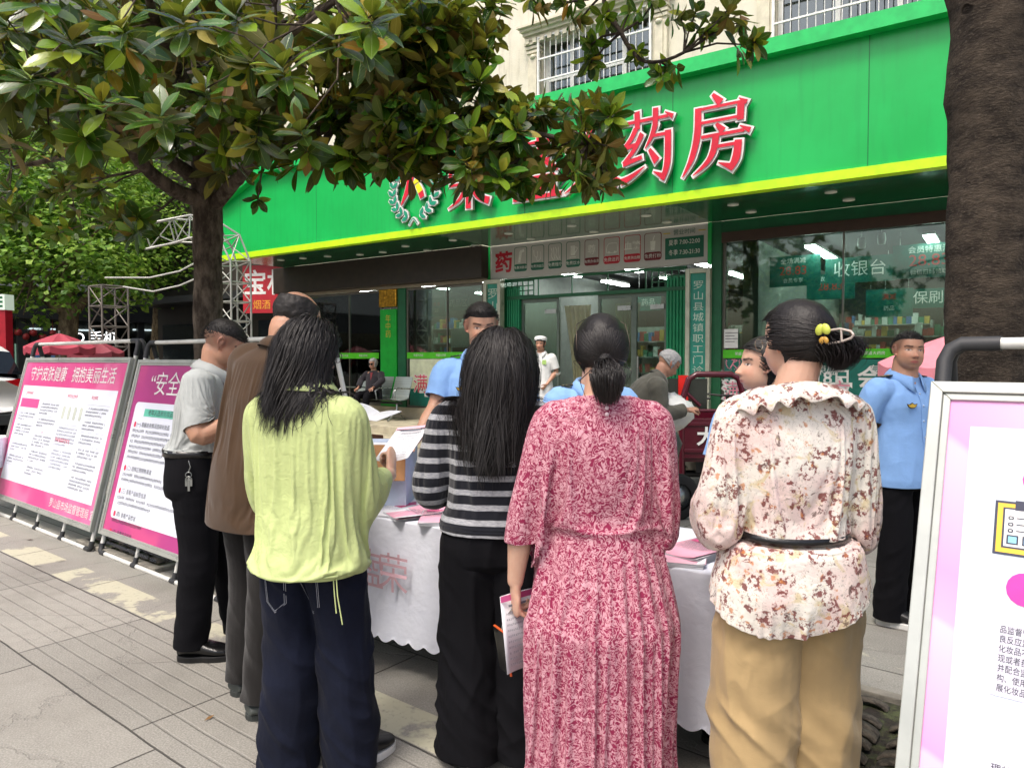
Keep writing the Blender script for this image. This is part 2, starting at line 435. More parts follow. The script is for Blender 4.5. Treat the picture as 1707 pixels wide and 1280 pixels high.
DKG = plain('dark_green_paint', '#0c5a36', .45); BRG = plain('bright_green_paint', '#09a02e', .4); TEAL = plain('teal_board', '#2f9380', .45)
WHT = plain('white_paint', '#dcdcd8', .45); RED = plain('letter_red', '#c8102e', .35); GOLD = plain('gold_foil', '#b8892c', .25, metal=.8, var=.4, nscale=20)
STEEL = plain('steel', '#9c9f9c', .28, metal=.85); BLK = plain('black_plastic', '#141516', .45); BROWN = plain('shutter_brown', '#2b221b', .5, var=.25)
CREAM = plain('cream_print', '#cfd6b4', .4); LIME = plain('lime_strip', '#4fbf1c', .4); TEALD = plain('deep_teal_print', '#11695c', .4)
GREYW = plain('sign_grey_white', '#b9b7b4', .4, var=.03)
# ---- stucco wall
def stucco():
    m = Mat('cream_stucco'); k = m.coord(); x, y, z = m.xyz(k)
    n = m.noise(k, 1.5, 6, .65); st = m.noise(m.comb(x*3, y*3, z*.35), 2.2, 5, .6)
    c = m.mix(n.step(.35, .7), srgb('#dcd7c6'), srgb('#cfc9b5')); c = m.mix(st.step(.52, .72)*.5, c, srgb('#8f8872'))
    m.bump(m.noise(k, 45, 4), .006); return m.fin(c, rough=.85)
ST = stucco()
shop = empty('pharmacy_building', FO, FROT, 'cream stucco building with barred upper windows above the green pharmacy front', 'building')
SL = -4.1; SR = 15.5
ww = []      # upper windows: s0,s1,z0,z1
w1 = (fs(905), fs(1085), 5.45, 7.4); w2 = (fs(1288), fs(1288)+3.3, 5.6, 8.0); w0 = (w1[0]-4.1, w1[0]-2.0, 5.45, 7.4)
w3 = (w2[1]+.9, w2[1]+3.2, 5.6, 8.0)
wl = [w0, w1, w2, w3]
mb = MB(); zt = 11.5; prev = SL
for a in wl:
    lbox(mb, prev, a[0], -.3, 0, 3.7, zt); lbox(mb, a[0], a[1], -.3, 0, 3.7, a[2]); lbox(mb, a[0], a[1], -.3, 0, a[3], zt); prev = a[1]
lbox(mb, prev, SR, -.3, 0, 3.7, zt); lbox(mb, SL, SL+.3, -9, -.3, 0, zt); lbox(mb, SR-.3, SR, -9, -.3, 0, zt)
lbox(mb, SL+.3, SR-.3, -9, -.31, 8.6, 8.8)
mb.build('wall', ST, shop)
CURT = plain('upper_curtain', '#b9b5a8', .9, var=.2); DGL = glass('upper_glass', (.5, .55, .55), .12)
for i, (a, b, c, d) in enumerate(wl):
    fr = MB(); t = .07
    for j in range(5):
        x = a+(b-a-t)*j/4; lbox(fr, x, x+t, -.16, -.08, c, d)
    for z in (c, c+(d-c)*.62, d-t): lbox(fr, a+t, b-t, -.155, -.085, z, z+t)
    wo = fr.build('window', WHT, shop)
    gl = MB(); lbox(gl, a, b, -.125, -.115, c, d); gl.build('pane', DGL, wo)
    cu = MB(); N = 60
    for (p, q) in ((a+.1, a+(b-a)*.3), (b-(b-a)*.36, b-.1)):
        vs = [(p+(q-p)*k/N, .32+.03*math.sin(k*1.3+i), z) for z in (c, d) for k in range(N+1)]
        cu.smooth = True; cu.add(vs, [(k, k+1, N+k+2, N+k+1) for k in range(N)])
    cu.build('curtain', CURT, wo)
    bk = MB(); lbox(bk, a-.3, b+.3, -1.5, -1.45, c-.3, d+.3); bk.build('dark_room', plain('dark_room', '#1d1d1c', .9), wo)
    su = MB()          # ornate surround
    for (x0, x1) in ((a-.28, a-.02), (b+.02, b+.28)):
        lbox(su, x0, x1, 0, .09, c-.05, d); lbox(su, x0+.06, x1-.06, .09, .12, c+.2, d-.3)
        for q in range(3): lbox(su, x0-.02-.01*q, x1+.02+.01*q, .0, .12+.02*q, d-.22+.07*q, d-.17+.07*q)
        su.lathe([(.0,0),(.05,.01),(.07,.04),(.05,.08),(0,.1)], 10, ((x0+x1)/2, -.1, d-.34))
    for q, (h, n_) in enumerate(((.08, .14), (.06, .2), (.05, .26), (.04, .32))):
        z = d+sum((.08, .06, .05)[:q]); lbox(su, a-.3-.03*q, b+.3+.03*q, 0, n_, z, z+h)
    for q in range(int((b-a+.6)/.16)): lbox(su, a-.28+q*.16, a-.2+q*.16, .12, .19, d-.07+.002, d+.02)
    lbox(su, a-.35, b+.35, 0, .22, c-.17, c-.06)
    su.build('moulding', plain('cream_mould', '#d2cbb6', .8, bump=.004), wo)
    gr = MB()
    nb = int((b-a)/.115)
    for j in range(nb+1): x = a+(b-a)*j/nb; gr.tube([L(x, .15, c-.04), L(x, .15, d-.02)], .008, 5)
    for z in np.arange(c, d+.01, (d-c)/5): gr.bar(L(a-.03, .15, z), L(b+.03, .15, z), .028)
    for x in (a-.02, b+.02): gr.bar(L(x, .15, c-.04), L(x, .15, d), .03); gr.bar(L(x, 0, c), L(x, .15, c), .02)
    gr.build('security_grille', plain('grille_white', '#e4e4e0', .4), wo)
# ---- ground floor front
zS = 3.73; PZ = .30
X = lambda px: fs(px)
gf = MB()
# piers, headers
for a_ in ((X(476), X(499), -.2, .02, PZ, 3.1), (X(665), X(678), -.2, .03, PZ, 3.1), (X(1186), X(1203), -.3, .06, PZ, zS-.002), (X(836), X(840), -.3, .0, PZ, 3.1), (11.6, SR-.3, -.2, .04, PZ, fz(1210, 388)-.002)):
    gf = MB(); lbox(gf, *a_); gf.build('green_pier', DKG, shop)
gf = MB(); lbox(gf, X(1203), SR-.3, -.3, .05, fz(1210, 388), zS-.002); gf.build('green_header', DKG, shop)
b = MB(); lbox(b, X(637), X(664), -.2, .05, PZ+.22, fz(650, 516)); b.build('green_pillar', BRG, shop)
b = MB(); b.smooth = False; lbox(b, X(636), X(665), -.1, .08, fz(650, 512), fz(650, 482)); o = b.build('gold_sign', GOLD, shop, bevel=.02)
dcal = MB(); dcal.m = 0
put_text(dcal, LT((X(637)+X(664))/2, .056, 2.25), '年\n中\n药', .17); dcal.build('pillar_lettering', plain('yellowish_ink', '#bfae3a', .4), shop)
b = MB(); lbox(b, X(475), X(819), -.2, .32, 3.12, zS-.002); b.build('shutter_box', BROWN, shop, bevel=.01)
# roller shutter slats line
b = MB(); lbox(b, X(478), X(817), .02, .1, 3.06, 3.118); b.build('shutter_rail', plain('rail_beige', '#8d8574', .5), shop)
# plinth
for a_ in ((SL, X(836), -.2, .1, .05, .52), (X(1186), SR-.3, -.2, .1, .05, .50)): b = MB(); lbox(b, *a_); b.build('plinth', plain('plinth_tile', '#b9ae93', .35, var=.15, nscale=3), shop)
# glazing
GL = glass('shop_glass', (.62, .74, .68), .045)
def glazing(s0, s1, z0, z1, mull=(), name='shop_window'):
    f = MB()
    for s in (s0, s1-.045): lbox(f, s, s+.045, -.06, .0, z0, z1)
    lbox(f, s0, s1, -.055, -.005, z1-.05, z1); lbox(f, s0, s1, -.055, -.005, z0, z0+.05)
    for s in mull: lbox(f, s-.012, s+.012, -.05, -.01, z0+.05, z1-.05)
    o = f.build(name, plain('window_alloy', '#6d6a62', .35, metal=.5), shop)
    g_ = MB(); lbox(g_, s0+.045, s1-.045, -.034, -.026, z0+.05, z1-.05); g_.build('pane', GL, o); return o
g1 = glazing(X(499), X(637), .52, 3.06, (X(582),)); g2 = glazing(X(678), X(806), .52, 3.06, (X(745),)); 
zR = fz(1210, 388)
g3 = glazing(X(1203), 11.6, .50, zR, (X(1403), X(1590)))
b = MB(); lbox(b, X(1203), 11.6, .0, .07, zR-.16, zR-.003); b.build('brown_header', plain('header_brown', '#3d2a22', .45), shop)
# lime strips and posters on the glass
for (p, q) in ((499, 632), (678, 806), (1203, 1700)):
    b = MB(); s1 = X(q) if q < 1600 else 11.5
    lbox(b, X(p)+.02, s1, .002, .012, 1.56, 1.69); b.m = 1; s = X(p)+.35
    while s < min(s1, X(1600))-.2: put_text(b, LT(s, .016, 1.625), '荣盛大药房', .055); s += .62
    b.build('lime_strip', [LIME, WHT], shop)
po = MB(); s0, s1 = X(678)+.1, X(806)
po.m = 0; lbox(po, s0, s1, .0, .01, .56, 1.55); M = LT(s0, .0125, .56)
po.m = 1; rect(po, M, 0, 0, s1-s0, .36, .002)
put_text(po, LT(s0+.62, .017, 1.0), '满200', .42, m=2, offset=.012); put_text(po, LT(s0+.62, .0185, 1.0), '满200', .42, m=3)
po.m = 2; rect(po, M, .42, .2, 1.35, .31, .004); put_text(po, LT(s0+.9, .019, .815), '赠纯天然百花蜜', .1, m=1)
po.build('promotion_poster', [CREAM, TEALD, WHT, plain('poster_pink_red', '#d1435c', .4)], shop)
po = MB(); s0 = X(1203)+.05; s1 = 11.55
po.m = 0; lbox(po, s0, s1, .0, .01, .52, 1.54); po.m = 1
def row(px, y, txt, size, m=1, dz=.016, **kw):
    s = fs(px); put_text(po, LT(s, dz, fz(px, y)), txt, size, m=m, **kw)
row(1350, 618, '购物到荣盛', .155, sp=1.02); row(1498, 618, '专业更放心', .155, sp=1.02)
row(1222, 631, '每月', .26, offset=.004); row(1388, 631, '18日', .26, offset=.004); row(1470, 632, '会员', .32, offset=.006); row(1558, 632, '日', .3, offset=.006)
for px in (1222, 1401, 1520):
    row(px, 654, '立' if px == 1401 else ('减' if px > 1500 else '满'), .33, m=1, offset=.03); row(px, 654, '立' if px == 1401 else ('减' if px > 1500 else '满'), .33, m=2, dz=.018)
Ml = LT(fs(1222), .016, fz(1222, 606))
for a in range(7):
    for sg in (-1, 1):
        t = R(-90+sg*(14+a*16)); c = Vector((math.cos(t), math.sin(t)))*.1
        stroke(po, Ml, [(c.x, c.y), (c.x*1.18+sg*.004, c.y*1.18+.03)], [.018, .004])
stroke(po, Ml, [(-.04,-.07),(0,0),(.03,.07)], [.02,.02,.02]); stroke(po, Ml, [(-.02,.06),(.07,.05),(.0,0),(.06,-.07)], [.015]*4)
po.build('window_poster', [TEALD, WHT, plain('poster_pink', '#d98a9c', .4)], shop)
b = MB(); lbox(b, fs(1207), fs(1230), .012, .018, 1.72, 2.02); M = LT(0, .019, 0)
b.m = 1
for j in range(4): rect(b, M, fs(1209), 1.95-j*.045, fs(1209)+.2-.05*(j % 2), 1.962-j*.045)
b.build('paper_notice', [WHT, plain('grey_ink', '#6a6a6a', .6)], shop)
# teal text columns in pale metal frames
def text_column(p0, p1, z0, z1, txt, pitch):
    s0, s1 = fs(p0, .1), fs(p1, .1); f = MB()
    for a, c in ((s0, s0+.07), (s1-.07, s1)): lbox(f, a, c, 0, .15, z0, z1)
    lbox(f, s0+.07, s1-.07, 0, .148, z1-.08, z1); lbox(f, s0+.07, s1-.07, 0, .148, z0, z0+.08)
    o = f.build('column_frame', plain('column_frame_pale', '#b9bba9', .3, metal=.2), shop, bevel=.008)
    b = MB(); lbox(b, s0+.07, s1-.07, .0, .1, z0+.08, z1-.08); 
    for i, ch in enumerate(txt): put_text(b, LT((s0+s1)/2, .106, z1-.28-i*pitch), ch, pitch*.86, m=1, xs=1.3)
    b.build('column_sign', [TEAL, plain('pale_letter', '#c8dccb', .4)], o)
text_column(1143, 1184, PZ, fz(1165, 447, .1), '罗山县城镇职工门诊重症', (fz(1162, 470, .1)-fz(1158, 612, .1))/8)
text_column(808, 836, PZ, 3.08, '罗山县城镇职工门诊重症', .25)
# fluted green door surrounds
for (p, q) in ((840, 862), (1106, 1140)):
    b = MB(); s0, s1 = X(p), X(q); lbox(b, s0, s1, -.25, -.1, PZ, 2.95); n_ = 6
    for j in range(n_):
        x = s0+(s1-s0)*(j+.5)/n_; b.tube([L(x, -.09, PZ), L(x, -.09, 2.9)], (s1-s0)/n_*.38, 8)
    b.build('fluted_pilaster', plain('pilaster_green', '#1b8a5c', .35), shop)
# transom lattice
b = MB(); s0, s1 = X(840), X(1140); z0, z1 = 2.72, 3.09
b.bar(L(s0, -.1, z0), L(s1, -.1, z0), .07, .06); b.bar(L(s0, -.1, z1-.02), L(s1, -.1, z1-.02), .04)
for (p, q) in ((840, 885), (1082, 1138)):
    a, c = X(p), X(q)
    for j in range(6): x = a+(c-a)*j/5; b.bar(L(x, -.1, z0), L(x, -.1, z1), .02)
    for j in range(4): z = z0+(z1-z0)*j/4+.04; b.bar(L(a, -.1, z), L(c, -.1, z), .018)
for j in range(1, 5): x = s0+(s1-s0)*j/5; b.bar(L(x, -.1, z0), L(x, -.1, z1), .02)
b.build('transom_lattice', DKG, shop)
# glass doors and strip curtains
for i, (p, q) in enumerate(((862, 925), (990, 1050), (1050, 1106))):
    s0, s1 = X(p), X(q); f = MB()
    for a in (s0, s1-.05): lbox(f, a, a+.05, -.2, -.15, PZ, 2.7)
    lbox(f, s0, s1, -.198, -.152, 2.62, 2.7); lbox(f, s0, s1, -.198, -.152, PZ, PZ+.14)
    f.m = 1; lbox(f, s1-.3, s1-.05, -.145, -.12, 2.4, 2.48); lbox(f, s0+.08, s0+.11, -.14, -.1, 1.1, 1.6)
    o = f.build('glass_door', [plain('door_frame', '#5f6b62', .35, metal=.4), STEEL], shop)
    g_ = MB(); lbox(g_, s0+.05, s1-.05, -.178, -.172, PZ+.14, 2.62); g_.build('pane', GL, o)
cm = Mat('strip_curtain'); k = cm.coord(); n = cm.noise(k, 6, 3)
CM = cm.fin(cm.mix(n, srgb('#b9b489'), srgb('#8f8c6c')), rough=.35, Transmission_Weight=.0, Alpha=.82)
for (p, q, ti, sw) in ((922, 968, 2.55, .12), (1008, 1052, 2.55, -.1)):
    b = MB(); b.smooth = True; s0, s1 = X(p), X(q); N = 40; Z = 14
    vs = []
    for j in range(Z+1):
        t = j/Z; w_ = 1-.42*math.sin(t*math.pi*.7)
        for k in range(N+1):
            u = k/N; vs.append(L(s0+(s1-s0)*((u-.5)*w_+.5)+sw*t, -.42+.035*math.sin(u*34)+.015*math.sin(u*71+t*3), ti-t*(ti-PZ-.1)))
    b.add(vs, [(j*(N+1)+k, j*(N+1)+k+1, (j+1)*(N+1)+k+1, (j+1)*(N+1)+k) for j in range(Z) for k in range(N)])
    b.build('door_curtain', CM, shop)
# ---- interior
b = MB(); lbox(b, SL+.3, SR-.3, -7.0, -.0, PZ-.02, PZ-.002); b.build('shop_floor', plain('shop_floor_tile', '#77756c', .25), shop)
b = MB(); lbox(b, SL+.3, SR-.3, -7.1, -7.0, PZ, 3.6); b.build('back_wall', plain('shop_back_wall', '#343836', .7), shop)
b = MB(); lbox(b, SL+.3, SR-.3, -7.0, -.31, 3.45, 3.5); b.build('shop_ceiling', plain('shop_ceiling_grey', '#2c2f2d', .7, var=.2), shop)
b = MB()
for s in (2.1, 7.0): lbox(b, s, s+.25, -7, -.35, PZ, 3.44)
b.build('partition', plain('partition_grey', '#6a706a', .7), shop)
TUBE = glow('tube_light', (.93, 1, .97), 26)
def tube_light(s, n, ln, ang=90):
    b = MB(); a = R(ang); d = Vector((math.cos(a), -math.sin(a)*-1, 0))
    c = Vector((s, n, 3.28)); p = c-d*ln/2; q = c+d*ln/2
    b.m = 0
    for o_ in (-.05, .05):
        pr = Vector((-d.y, d.x, 0))*o_; b.tube([p+pr, q+pr], .017, 6)
    b.m = 1; b.bar(p+Vector((0, 0, .05)), q+Vector((0, 0, .05)), .16, .04)
    b.build('tube_light', [TUBE, WHT], shop)
for s in (-3.0, -.9, .9): tube_light(s, 1.8, 1.2); tube_light(s, 4.2, 1.2)
for s in (3.1, 4.5, 5.9): tube_light(s, 1.3, 1.2); tube_light(s, 3.6, 1.2)
for s in (8.0, 9.6, 11.2):
    for n_ in (1.0, 2.3, 4.4, 5.7): tube_light(s+.15*(n_ > 3), n_, 1.2)
# shelves with medicine boxes
def shelf(s0, s1, n, z1, seed):
    rnd = random.Random(seed); f = MB(); d = .35
    lbox(f, s0, s0+.04, n-d, n, PZ, z1); lbox(f, s1-.04, s1, n-d, n, PZ, z1); lbox(f, s0, s1, n-d-.02, n-d, PZ, z1)
    lv = np.arange(PZ+.2, z1, .36)
    for z in lv: lbox(f, s0+.04, s1-.04, n-d, n-.003, z, z+.025)
    o = f.build('medicine_shelf', plain('shelf_white', '#8f9590', .4), shop)
    g_ = MB()
    for z in lv:
        s = s0+.06
        while s < s1-.14:
            w_ = rnd.uniform(.06, .13); h = rnd.uniform(.1, .26); g_.m = rnd.randrange(5); lbox(g_, s, s+w_*.92, n-.2, n-.03-.02*rnd.random(), z+.026, z+.026+h); s += w_
    q = g_.build('medicine_boxes', [plain('box_a', '#c9cdc9', .5), plain('box_b', '#2d7a5c', .5), plain('box_c', '#a8433c', .5), plain('box_d', '#3b6aa0', .5), plain('box_e', '#c7a54a', .5)], o)
    q['kind'] = 'stuff'
for i, (a, c, n_, z) in enumerate(((-3.6, -2.2, -2.2, 2.3), (-1.6, -.2, -2.6, 2.4), (.3, 1.9, -1.6, 2.3), (2.5, 4.2, -4, 2.3), (4.4, 6.4, -4.2, 2.3), (7.3, 8.9, -3.2, 2.1), (9.1, 11.3, -3.4, 2.1), (7.4, 9.2, -6.6, 2.4), (9.4, 12.4, -6.6, 2.4), (-3.5, 1.8, -6.6, 2.4), (5.75, 6.7, -1.2, 2.0))): shelf(a, c, n_, z, i)
# counters near the right window, fridge near the left
b = MB(); lbox(b, 8.2, 11.2, -1.9, -1.4, PZ, 1.25); lbox(b, 8.15, 11.25, -1.92, -1.36, 1.25, 1.29); b.build('cash_counter', plain('counter_dark', '#3a3f3c', .35), shop)
b = MB(); lbox(b, .6, 1.5, -1.3, -.7, PZ, 2.2); b.m = 1; lbox(b, .66, 1.44, -.7, -.68, .5, 1.8); b.build('drinks_fridge', [plain('fridge_white', '#c4c8c6', .4), plain('fridge_glass', '#26302e', .1)], shop)
# hanging boards
HB = plain('hanging_board_teal', '#12645a', .4)
def board(px, py, n, w_, h, lines, name='hanging_board'):
    s = fs(px, n); z = fz(px, py, n); b = MB(); b.m = 0; lbox(b, s-w_/2, s+w_/2, n-.02, n, z-h/2, z+h/2)
    for (t, dy, size, m_) in lines: put_text(b, LT(s, n+.004, z+dy), t, size, m=m_)
    b.m = 3
    for q in (-.4, .4): b.tube([L(s+w_*q, n-.01, z+h/2), L(s+w_*q, n-.01, 3.44)], .004, 4)
    b.build(name, [HB, WHT, plain('promo_red', '#b5302c', .4), STEEL], shop)
board(1430, 449, -1.6, 1.05, .42, [('收银台', 0, .27, 1)])
board(1320, 452, -1.0, .85, .5, [('全场满减', .16, .1, 1), ('28.83', 0, .2, 2), ('会员专享', -.16, .08, 1)])
board(1545, 434, -.8, .95, .5, [('会员特惠满', .16, .11, 1), ('28.83', 0, .24, 2), ('微信扫码领取', -.17, .08, 1)])
board(1382, 478, -2.4, .8, .45, [('收银满减', .14, .09, 1), ('28.83', 0, .19, 2)])
board(1545, 497, -3.2, 1.7, .34, [('非医保刷卡区', 0, .24, 1)])
board(1480, 505, -3.0, .75, .5, [('满减', .1, .12, 2), ('药品', -.1, .09, 1)])
board(728, 512, -1.2, .55, .42, [('满减', .06, .1, 2), ('28', -.08, .12, 1)]); board(764, 506, -1.0, .6, .3, [('药品区', 0, .17, 1)])
board(1080, 505, -1.5, .5, .3, [('药品', 0, .15, 1)])
for px, py in ((1433, 405), (1466, 398)):
    s = fs(px, -.4); z = fz(px, py, -.4); b = MB(); b.lathe([(0, -.09), (.05, -.08), (.06, 0), (.05, .08), (0, .09)], 10, (s, .4, z)); b.tube([L(s, -.4, z+.08), L(s, -.4, 3.44)], .004, 4); b.build('hanging_charm', WHT, shop)
# ---- steps in front
SM = plain('step_stone', '#a39c86', .7, var=.22, nscale=5, bump=.003)
st_ = empty('entrance_steps', FO, FROT, kind='structure')
b = MB(); lbox(b, SL-.3, SR, .1, 1.75, .0, PZ); b.build('upper_step', SM, st_, bevel=.012)
b = MB(); lbox(b, SL-.3, SR, 1.75, 2.1, .0, .15); b.build('lower_step', SM, st_, bevel=.012)
# ================================================================ white service board
sb = empty('service_board', FO, FROT, 'long grey white board with red medicine character and icon boxes over the entrance', 'sign')
b = MB(); s0, s1 = X(820)+.02, X(1181); lbox(b, s0, s1, .0, .07, 3.09, zS-.004); b.build('panel', GREYW, sb)
for a_ in ((s0-.12, s0, .0, .09, 3.06, zS-.004), (s1, s1+.06, .0, .09, 3.06, zS-.004)): b = MB(); lbox(b, *a_); b.build('edge_trim', plain('edge_green', '#19a04c', .4), sb)
ic = MB(); mats = [GREYW, plain('ink_green', '#12604a', .45), plain('ink_maroon', '#6d1524', .45), plain('ink_red', '#b3122c', .45), WHT, plain('ink_yellow', '#c9b13a', .45)]
def bx(px, py): return fs(px, .07), fz(px, py, .07)
s_, z_ = bx(840, 440); put_text(ic, LT(s_, .075, z_), '药', .42, m=3, offset=.012)
icons = [(868, 1, '免费测额温'), (896, 1, '免费测血压'), (925, 1, '免费理疗'), (955, 1, '免费饮水'), (986, 2, '免费办会员'), (1019, 3, '免费送药'), (1053, 3, '免费测血糖'), (1087, 2, '免费打粉')]
for i, (px, mi, cap) in enumerate(icons):
    s = fs(px, .07); zc = 3.44; w_ = .145 if i < 5 else .155; M = LT(s, .072, zc)
    ic.m = mi; rrect(ic, M, -w_, -.22, w_, .22, .04, .001); ic.m = 0; rrect(ic, M, -w_+.012, -.21, w_-.012, .21, .035, .003)
    ic.m = mi; rrect(ic, M, -w_-.004, -.24, w_+.004, -.1, .05, .005); put_text(ic, LT(s, .079, zc-.17), cap, .06 if len(cap) > 4 else .075, m=4)
    Mi = LT(s, .0765, zc+.03)
    if i == 0: stroke(ic, Mi, [(-.03,-.1),(-.01,.02),(.0,.1)], [.05,.06,.06], ); stroke(ic, Mi, [(-.01,.1),(.08,.12)], [.05,.05])
    if i == 1: stroke(ic, Mi, [(-.08,.1),(-.07,0),(0,-.03),(.0,.08)], [.012]*4); stroke(ic, Mi, [(-.03,-.02),(.0,-.1),(.07,-.06),(.07,.06)], [.012]*4)
    if i == 2:
        for dx in (-.05, .05): stroke(ic, Mi, [(dx-.04,.12),(dx-.01,.04),(dx-.03,-.03),(dx+.02,-.11)], [.012]*4); stroke(ic, Mi, [(dx+.02,.12),(dx+.03,.0),(dx+.05,-.1)], [.01]*3)
    if i == 3: rect(ic, Mi, -.05, -.06, .04, .11, 0); stroke(ic, Mi, [(.04,.08),(.09,.06),(.04,-.02)], [.015]*3); rect(ic, Mi, -.07, -.1, .06, -.085, 0)
    if i == 4: put_text(ic, Mi, '尊', .18)
    if i == 5:
        stroke(ic, Mi, [(-.1,-.07),(-.1,.0),(-.05,.08),(.1,.08)], [.012]*4); stroke(ic, Mi, [(.1,.085),(.1,-.07),(-.1,-.07)], [.012]*3)
        for dx in (-.05, .06): rrect(ic, LT(s+dx, .078, zc-.04), -.02, -.02, .02, .02, .019)
    if i == 6: put_text(ic, Mi, '血糖', .15, offset=.004)
    if i == 7: ic.quad(*[Mi@Vector(p) for p in ((-.035,-.1,0),(.035,-.1,0),(.05,.05,0),(-.05,.05,0))]); stroke(ic, Mi, [(.0,.05),(.03,.14)], [.012]*2)
s_, z_ = bx(1139, 391); put_text(ic, LT(s_, .075, 3.62), '营业时间', .095, m=1); ic.m = 5
for a, c in ((-.36, -.24), (.24, .36)): rect(ic, LT(s_, .075, 3.62), a, -.008, c, .008)
ic.m = 1; rect(ic, LT(s_, .074, 3.37), -.33, -.18, .33, .17)
put_text(ic, LT(s_, .078, 3.455), '夏季 7:00-22:00', .1, m=4, xs=.82); put_text(ic, LT(s_, .078, 3.29), '冬季 7:30-21:30', .1, m=4, xs=.82)
ic.build('lettering', mats, sb)
# ================================================================ big green sign
sg = empty('pharmacy_sign', FO, FROT, 'huge green fascia sign with red and white raised characters over the shop front', 'sign')
a = fs(373, SN); zT = 5.52; SE = 14.5
mb = MB(); M0 = LT(0, SN, 0)
cut = a+1.55
poly = [(a, zS), (SE, zS), (SE, zT), (cut, zT), (a, zT-.55)]
mb.prism(poly, -.12, 0, M0); mb.build('fascia', SG, sg)
mb = MB(); lbox(mb, cut-.02, SE, SN+.001, SN+.16, zT-.17, zT+.02)
d_ = (zT-.55, zT); mb.prism([(a-.02, zT-.55-.12), (cut, zT-.15), (cut, zT+.02), (a-.02, zT-.53)], .001, .16, M0)
mb.build('top_lip', LIP, sg)
mb = MB(); lbox(mb, a-.01, SE, SN-.13, SN+.035, zS-.03, zS+.085); mb.build('lime_trim', YEL, sg)
mb = MB(); lbox(mb, a+.02, X(822), .33, SN-.14, zS-.001, zS+.03); lbox(mb, X(1181)+.06, SE, .06, SN-.14, zS-.001, zS+.03); lbox(mb, a, a+.02, 0, SN-.12, zS, zT-.6); mb.build('soffit', SOF, sg)
mb = MB(); lbox(mb, X(822), X(1181)+.06, .09, SN-.14, zS-.002, zS+.03); mb.build('glossy_soffit', SOF2, sg)
dl = MB(); 
for px, py in ((1385, 321), (1415, 334), (1222, 342), (1252, 354), (1077, 360), (1112, 371), (953, 377), (990, 387), (848, 390), (885, 399), (755, 401), (792, 410), (676, 411), (712, 418), (638, 421), (600, 425), (546, 428), (505, 431), (468, 434)):
    p = at(px, py, Z=zS-.01); q = Matrix.Rotation(-FROT, 4, 'Z')@(p-FO)
    if -q.y > SN-.2: q.y = -(SN-.2)
    o = MB(); o.lathe([(.075, .0), (.08, -.012), (.06, -.014), (.055, -.004), (0, -.004)], 16, (q.x, q.y, zS-.002)); o.build('downlight', plain('downlight_white', '#d5d8d2', .4), sg)
# raised characters
LR = MB(); lm = [RED, WHT, plain('letter_side', '#8f8f8c', .4), plain('logo_yellow', '#e6d417', .4), plain('logo_teal', '#0b8a68', .4)]
def char(strokes, s, z, w_, h):
    o = MB()
    M = LT(s, SN+.02, z)@Matrix.Diagonal((w_, h, 1, 1))
    for i, (p, ws) in enumerate(strokes):
        o.m = 1; stroke(o, M, p, ws, z=.10+i*.0008, e=.028, depth=.06, dm=2)
        o.m = 0; stroke(o, M, p, ws, z=.118+i*.0008, e=.002)
    o.build('character', lm, sg)
zc0 = fz(1190, 284, SN+.1); zc1 = fz(1190, 158, SN+.1)
sf0 = fs(1137, SN+.1); sf1 = fs(1250, SN+.1); wch = sf1-sf0; hch = zc1-zc0
char(FANG, sf0, zc0, wch, hch)
sy0 = fs(1034, SN+.1); sy1 = fs(1122, SN+.1); char(YAO, sy0, zc0, sy1-sy0, hch)
pitch = sf0-sy0
char(DA, sy0-pitch, zc0, wch, hch); char(SHENG, sy0-2*pitch, zc0, wch, hch); 
sr = fs(748, SN+.1); char(RONG, sr, fz(785, 346, SN+.1), wch*1.0, hch*.95)
# emblem: bent stroke, yellow rays and a wreath
ls, lz = fs(690, SN+.1), fz(690, 310, SN+.1); Ml = LT(ls, SN+.02, lz); o = MB()
def st2(p, ws, mi, i=[0]):
    i[0] += 1; o.m = 1; stroke(o, Ml, p, ws, z=.05+i[0]*.0006, e=.02, depth=.04, dm=2); o.m = mi; stroke(o, Ml, p, ws, z=.066+i[0]*.0006)
st2([(.12,.62),(-.04,.4),(-.1,.05),(-.3,-.3)], [.1,.14,.14,.02], 0)
st2([(-.2,.45),(-.3,.1)], [.09,.03], 3); st2([(-.02,.74),(.1,.6)], [.05,.1], 3); st2([(.14,.72),(.2,.6)], [.03,.08], 3); st2([(.4,.48),(.22,.2),(-.02,.03)], [.05,.14,.04], 3); st2([(.08,.02),(.16,-.12)], [.1,.12], 3); st2([(.16,-.12),(.2,-.22)], [.12,.1], 0)
for sgn in (-1, 1):
    for q in range(7):
        t = R(-90+sgn*(18+q*17)); c = Vector((math.cos(t)*.5, math.sin(t)*.46-.08)); tg = Vector((-math.sin(t), math.cos(t)))*sgn
        nrm = Vector((math.cos(t), math.sin(t)))
        for k in (-1, 1):
            e_ = c+tg*.1+nrm*k*.09; st2([(c.x, c.y), ((c.x+e_.x)/2, (c.y+e_.y)/2), (e_.x, e_.y)], [.02, .075, .02], 4)
st2([(-.1,-.66),(0,-.56),(.1,-.66)], [.02,.02,.02], 4)
o.build('emblem', lm, sg)
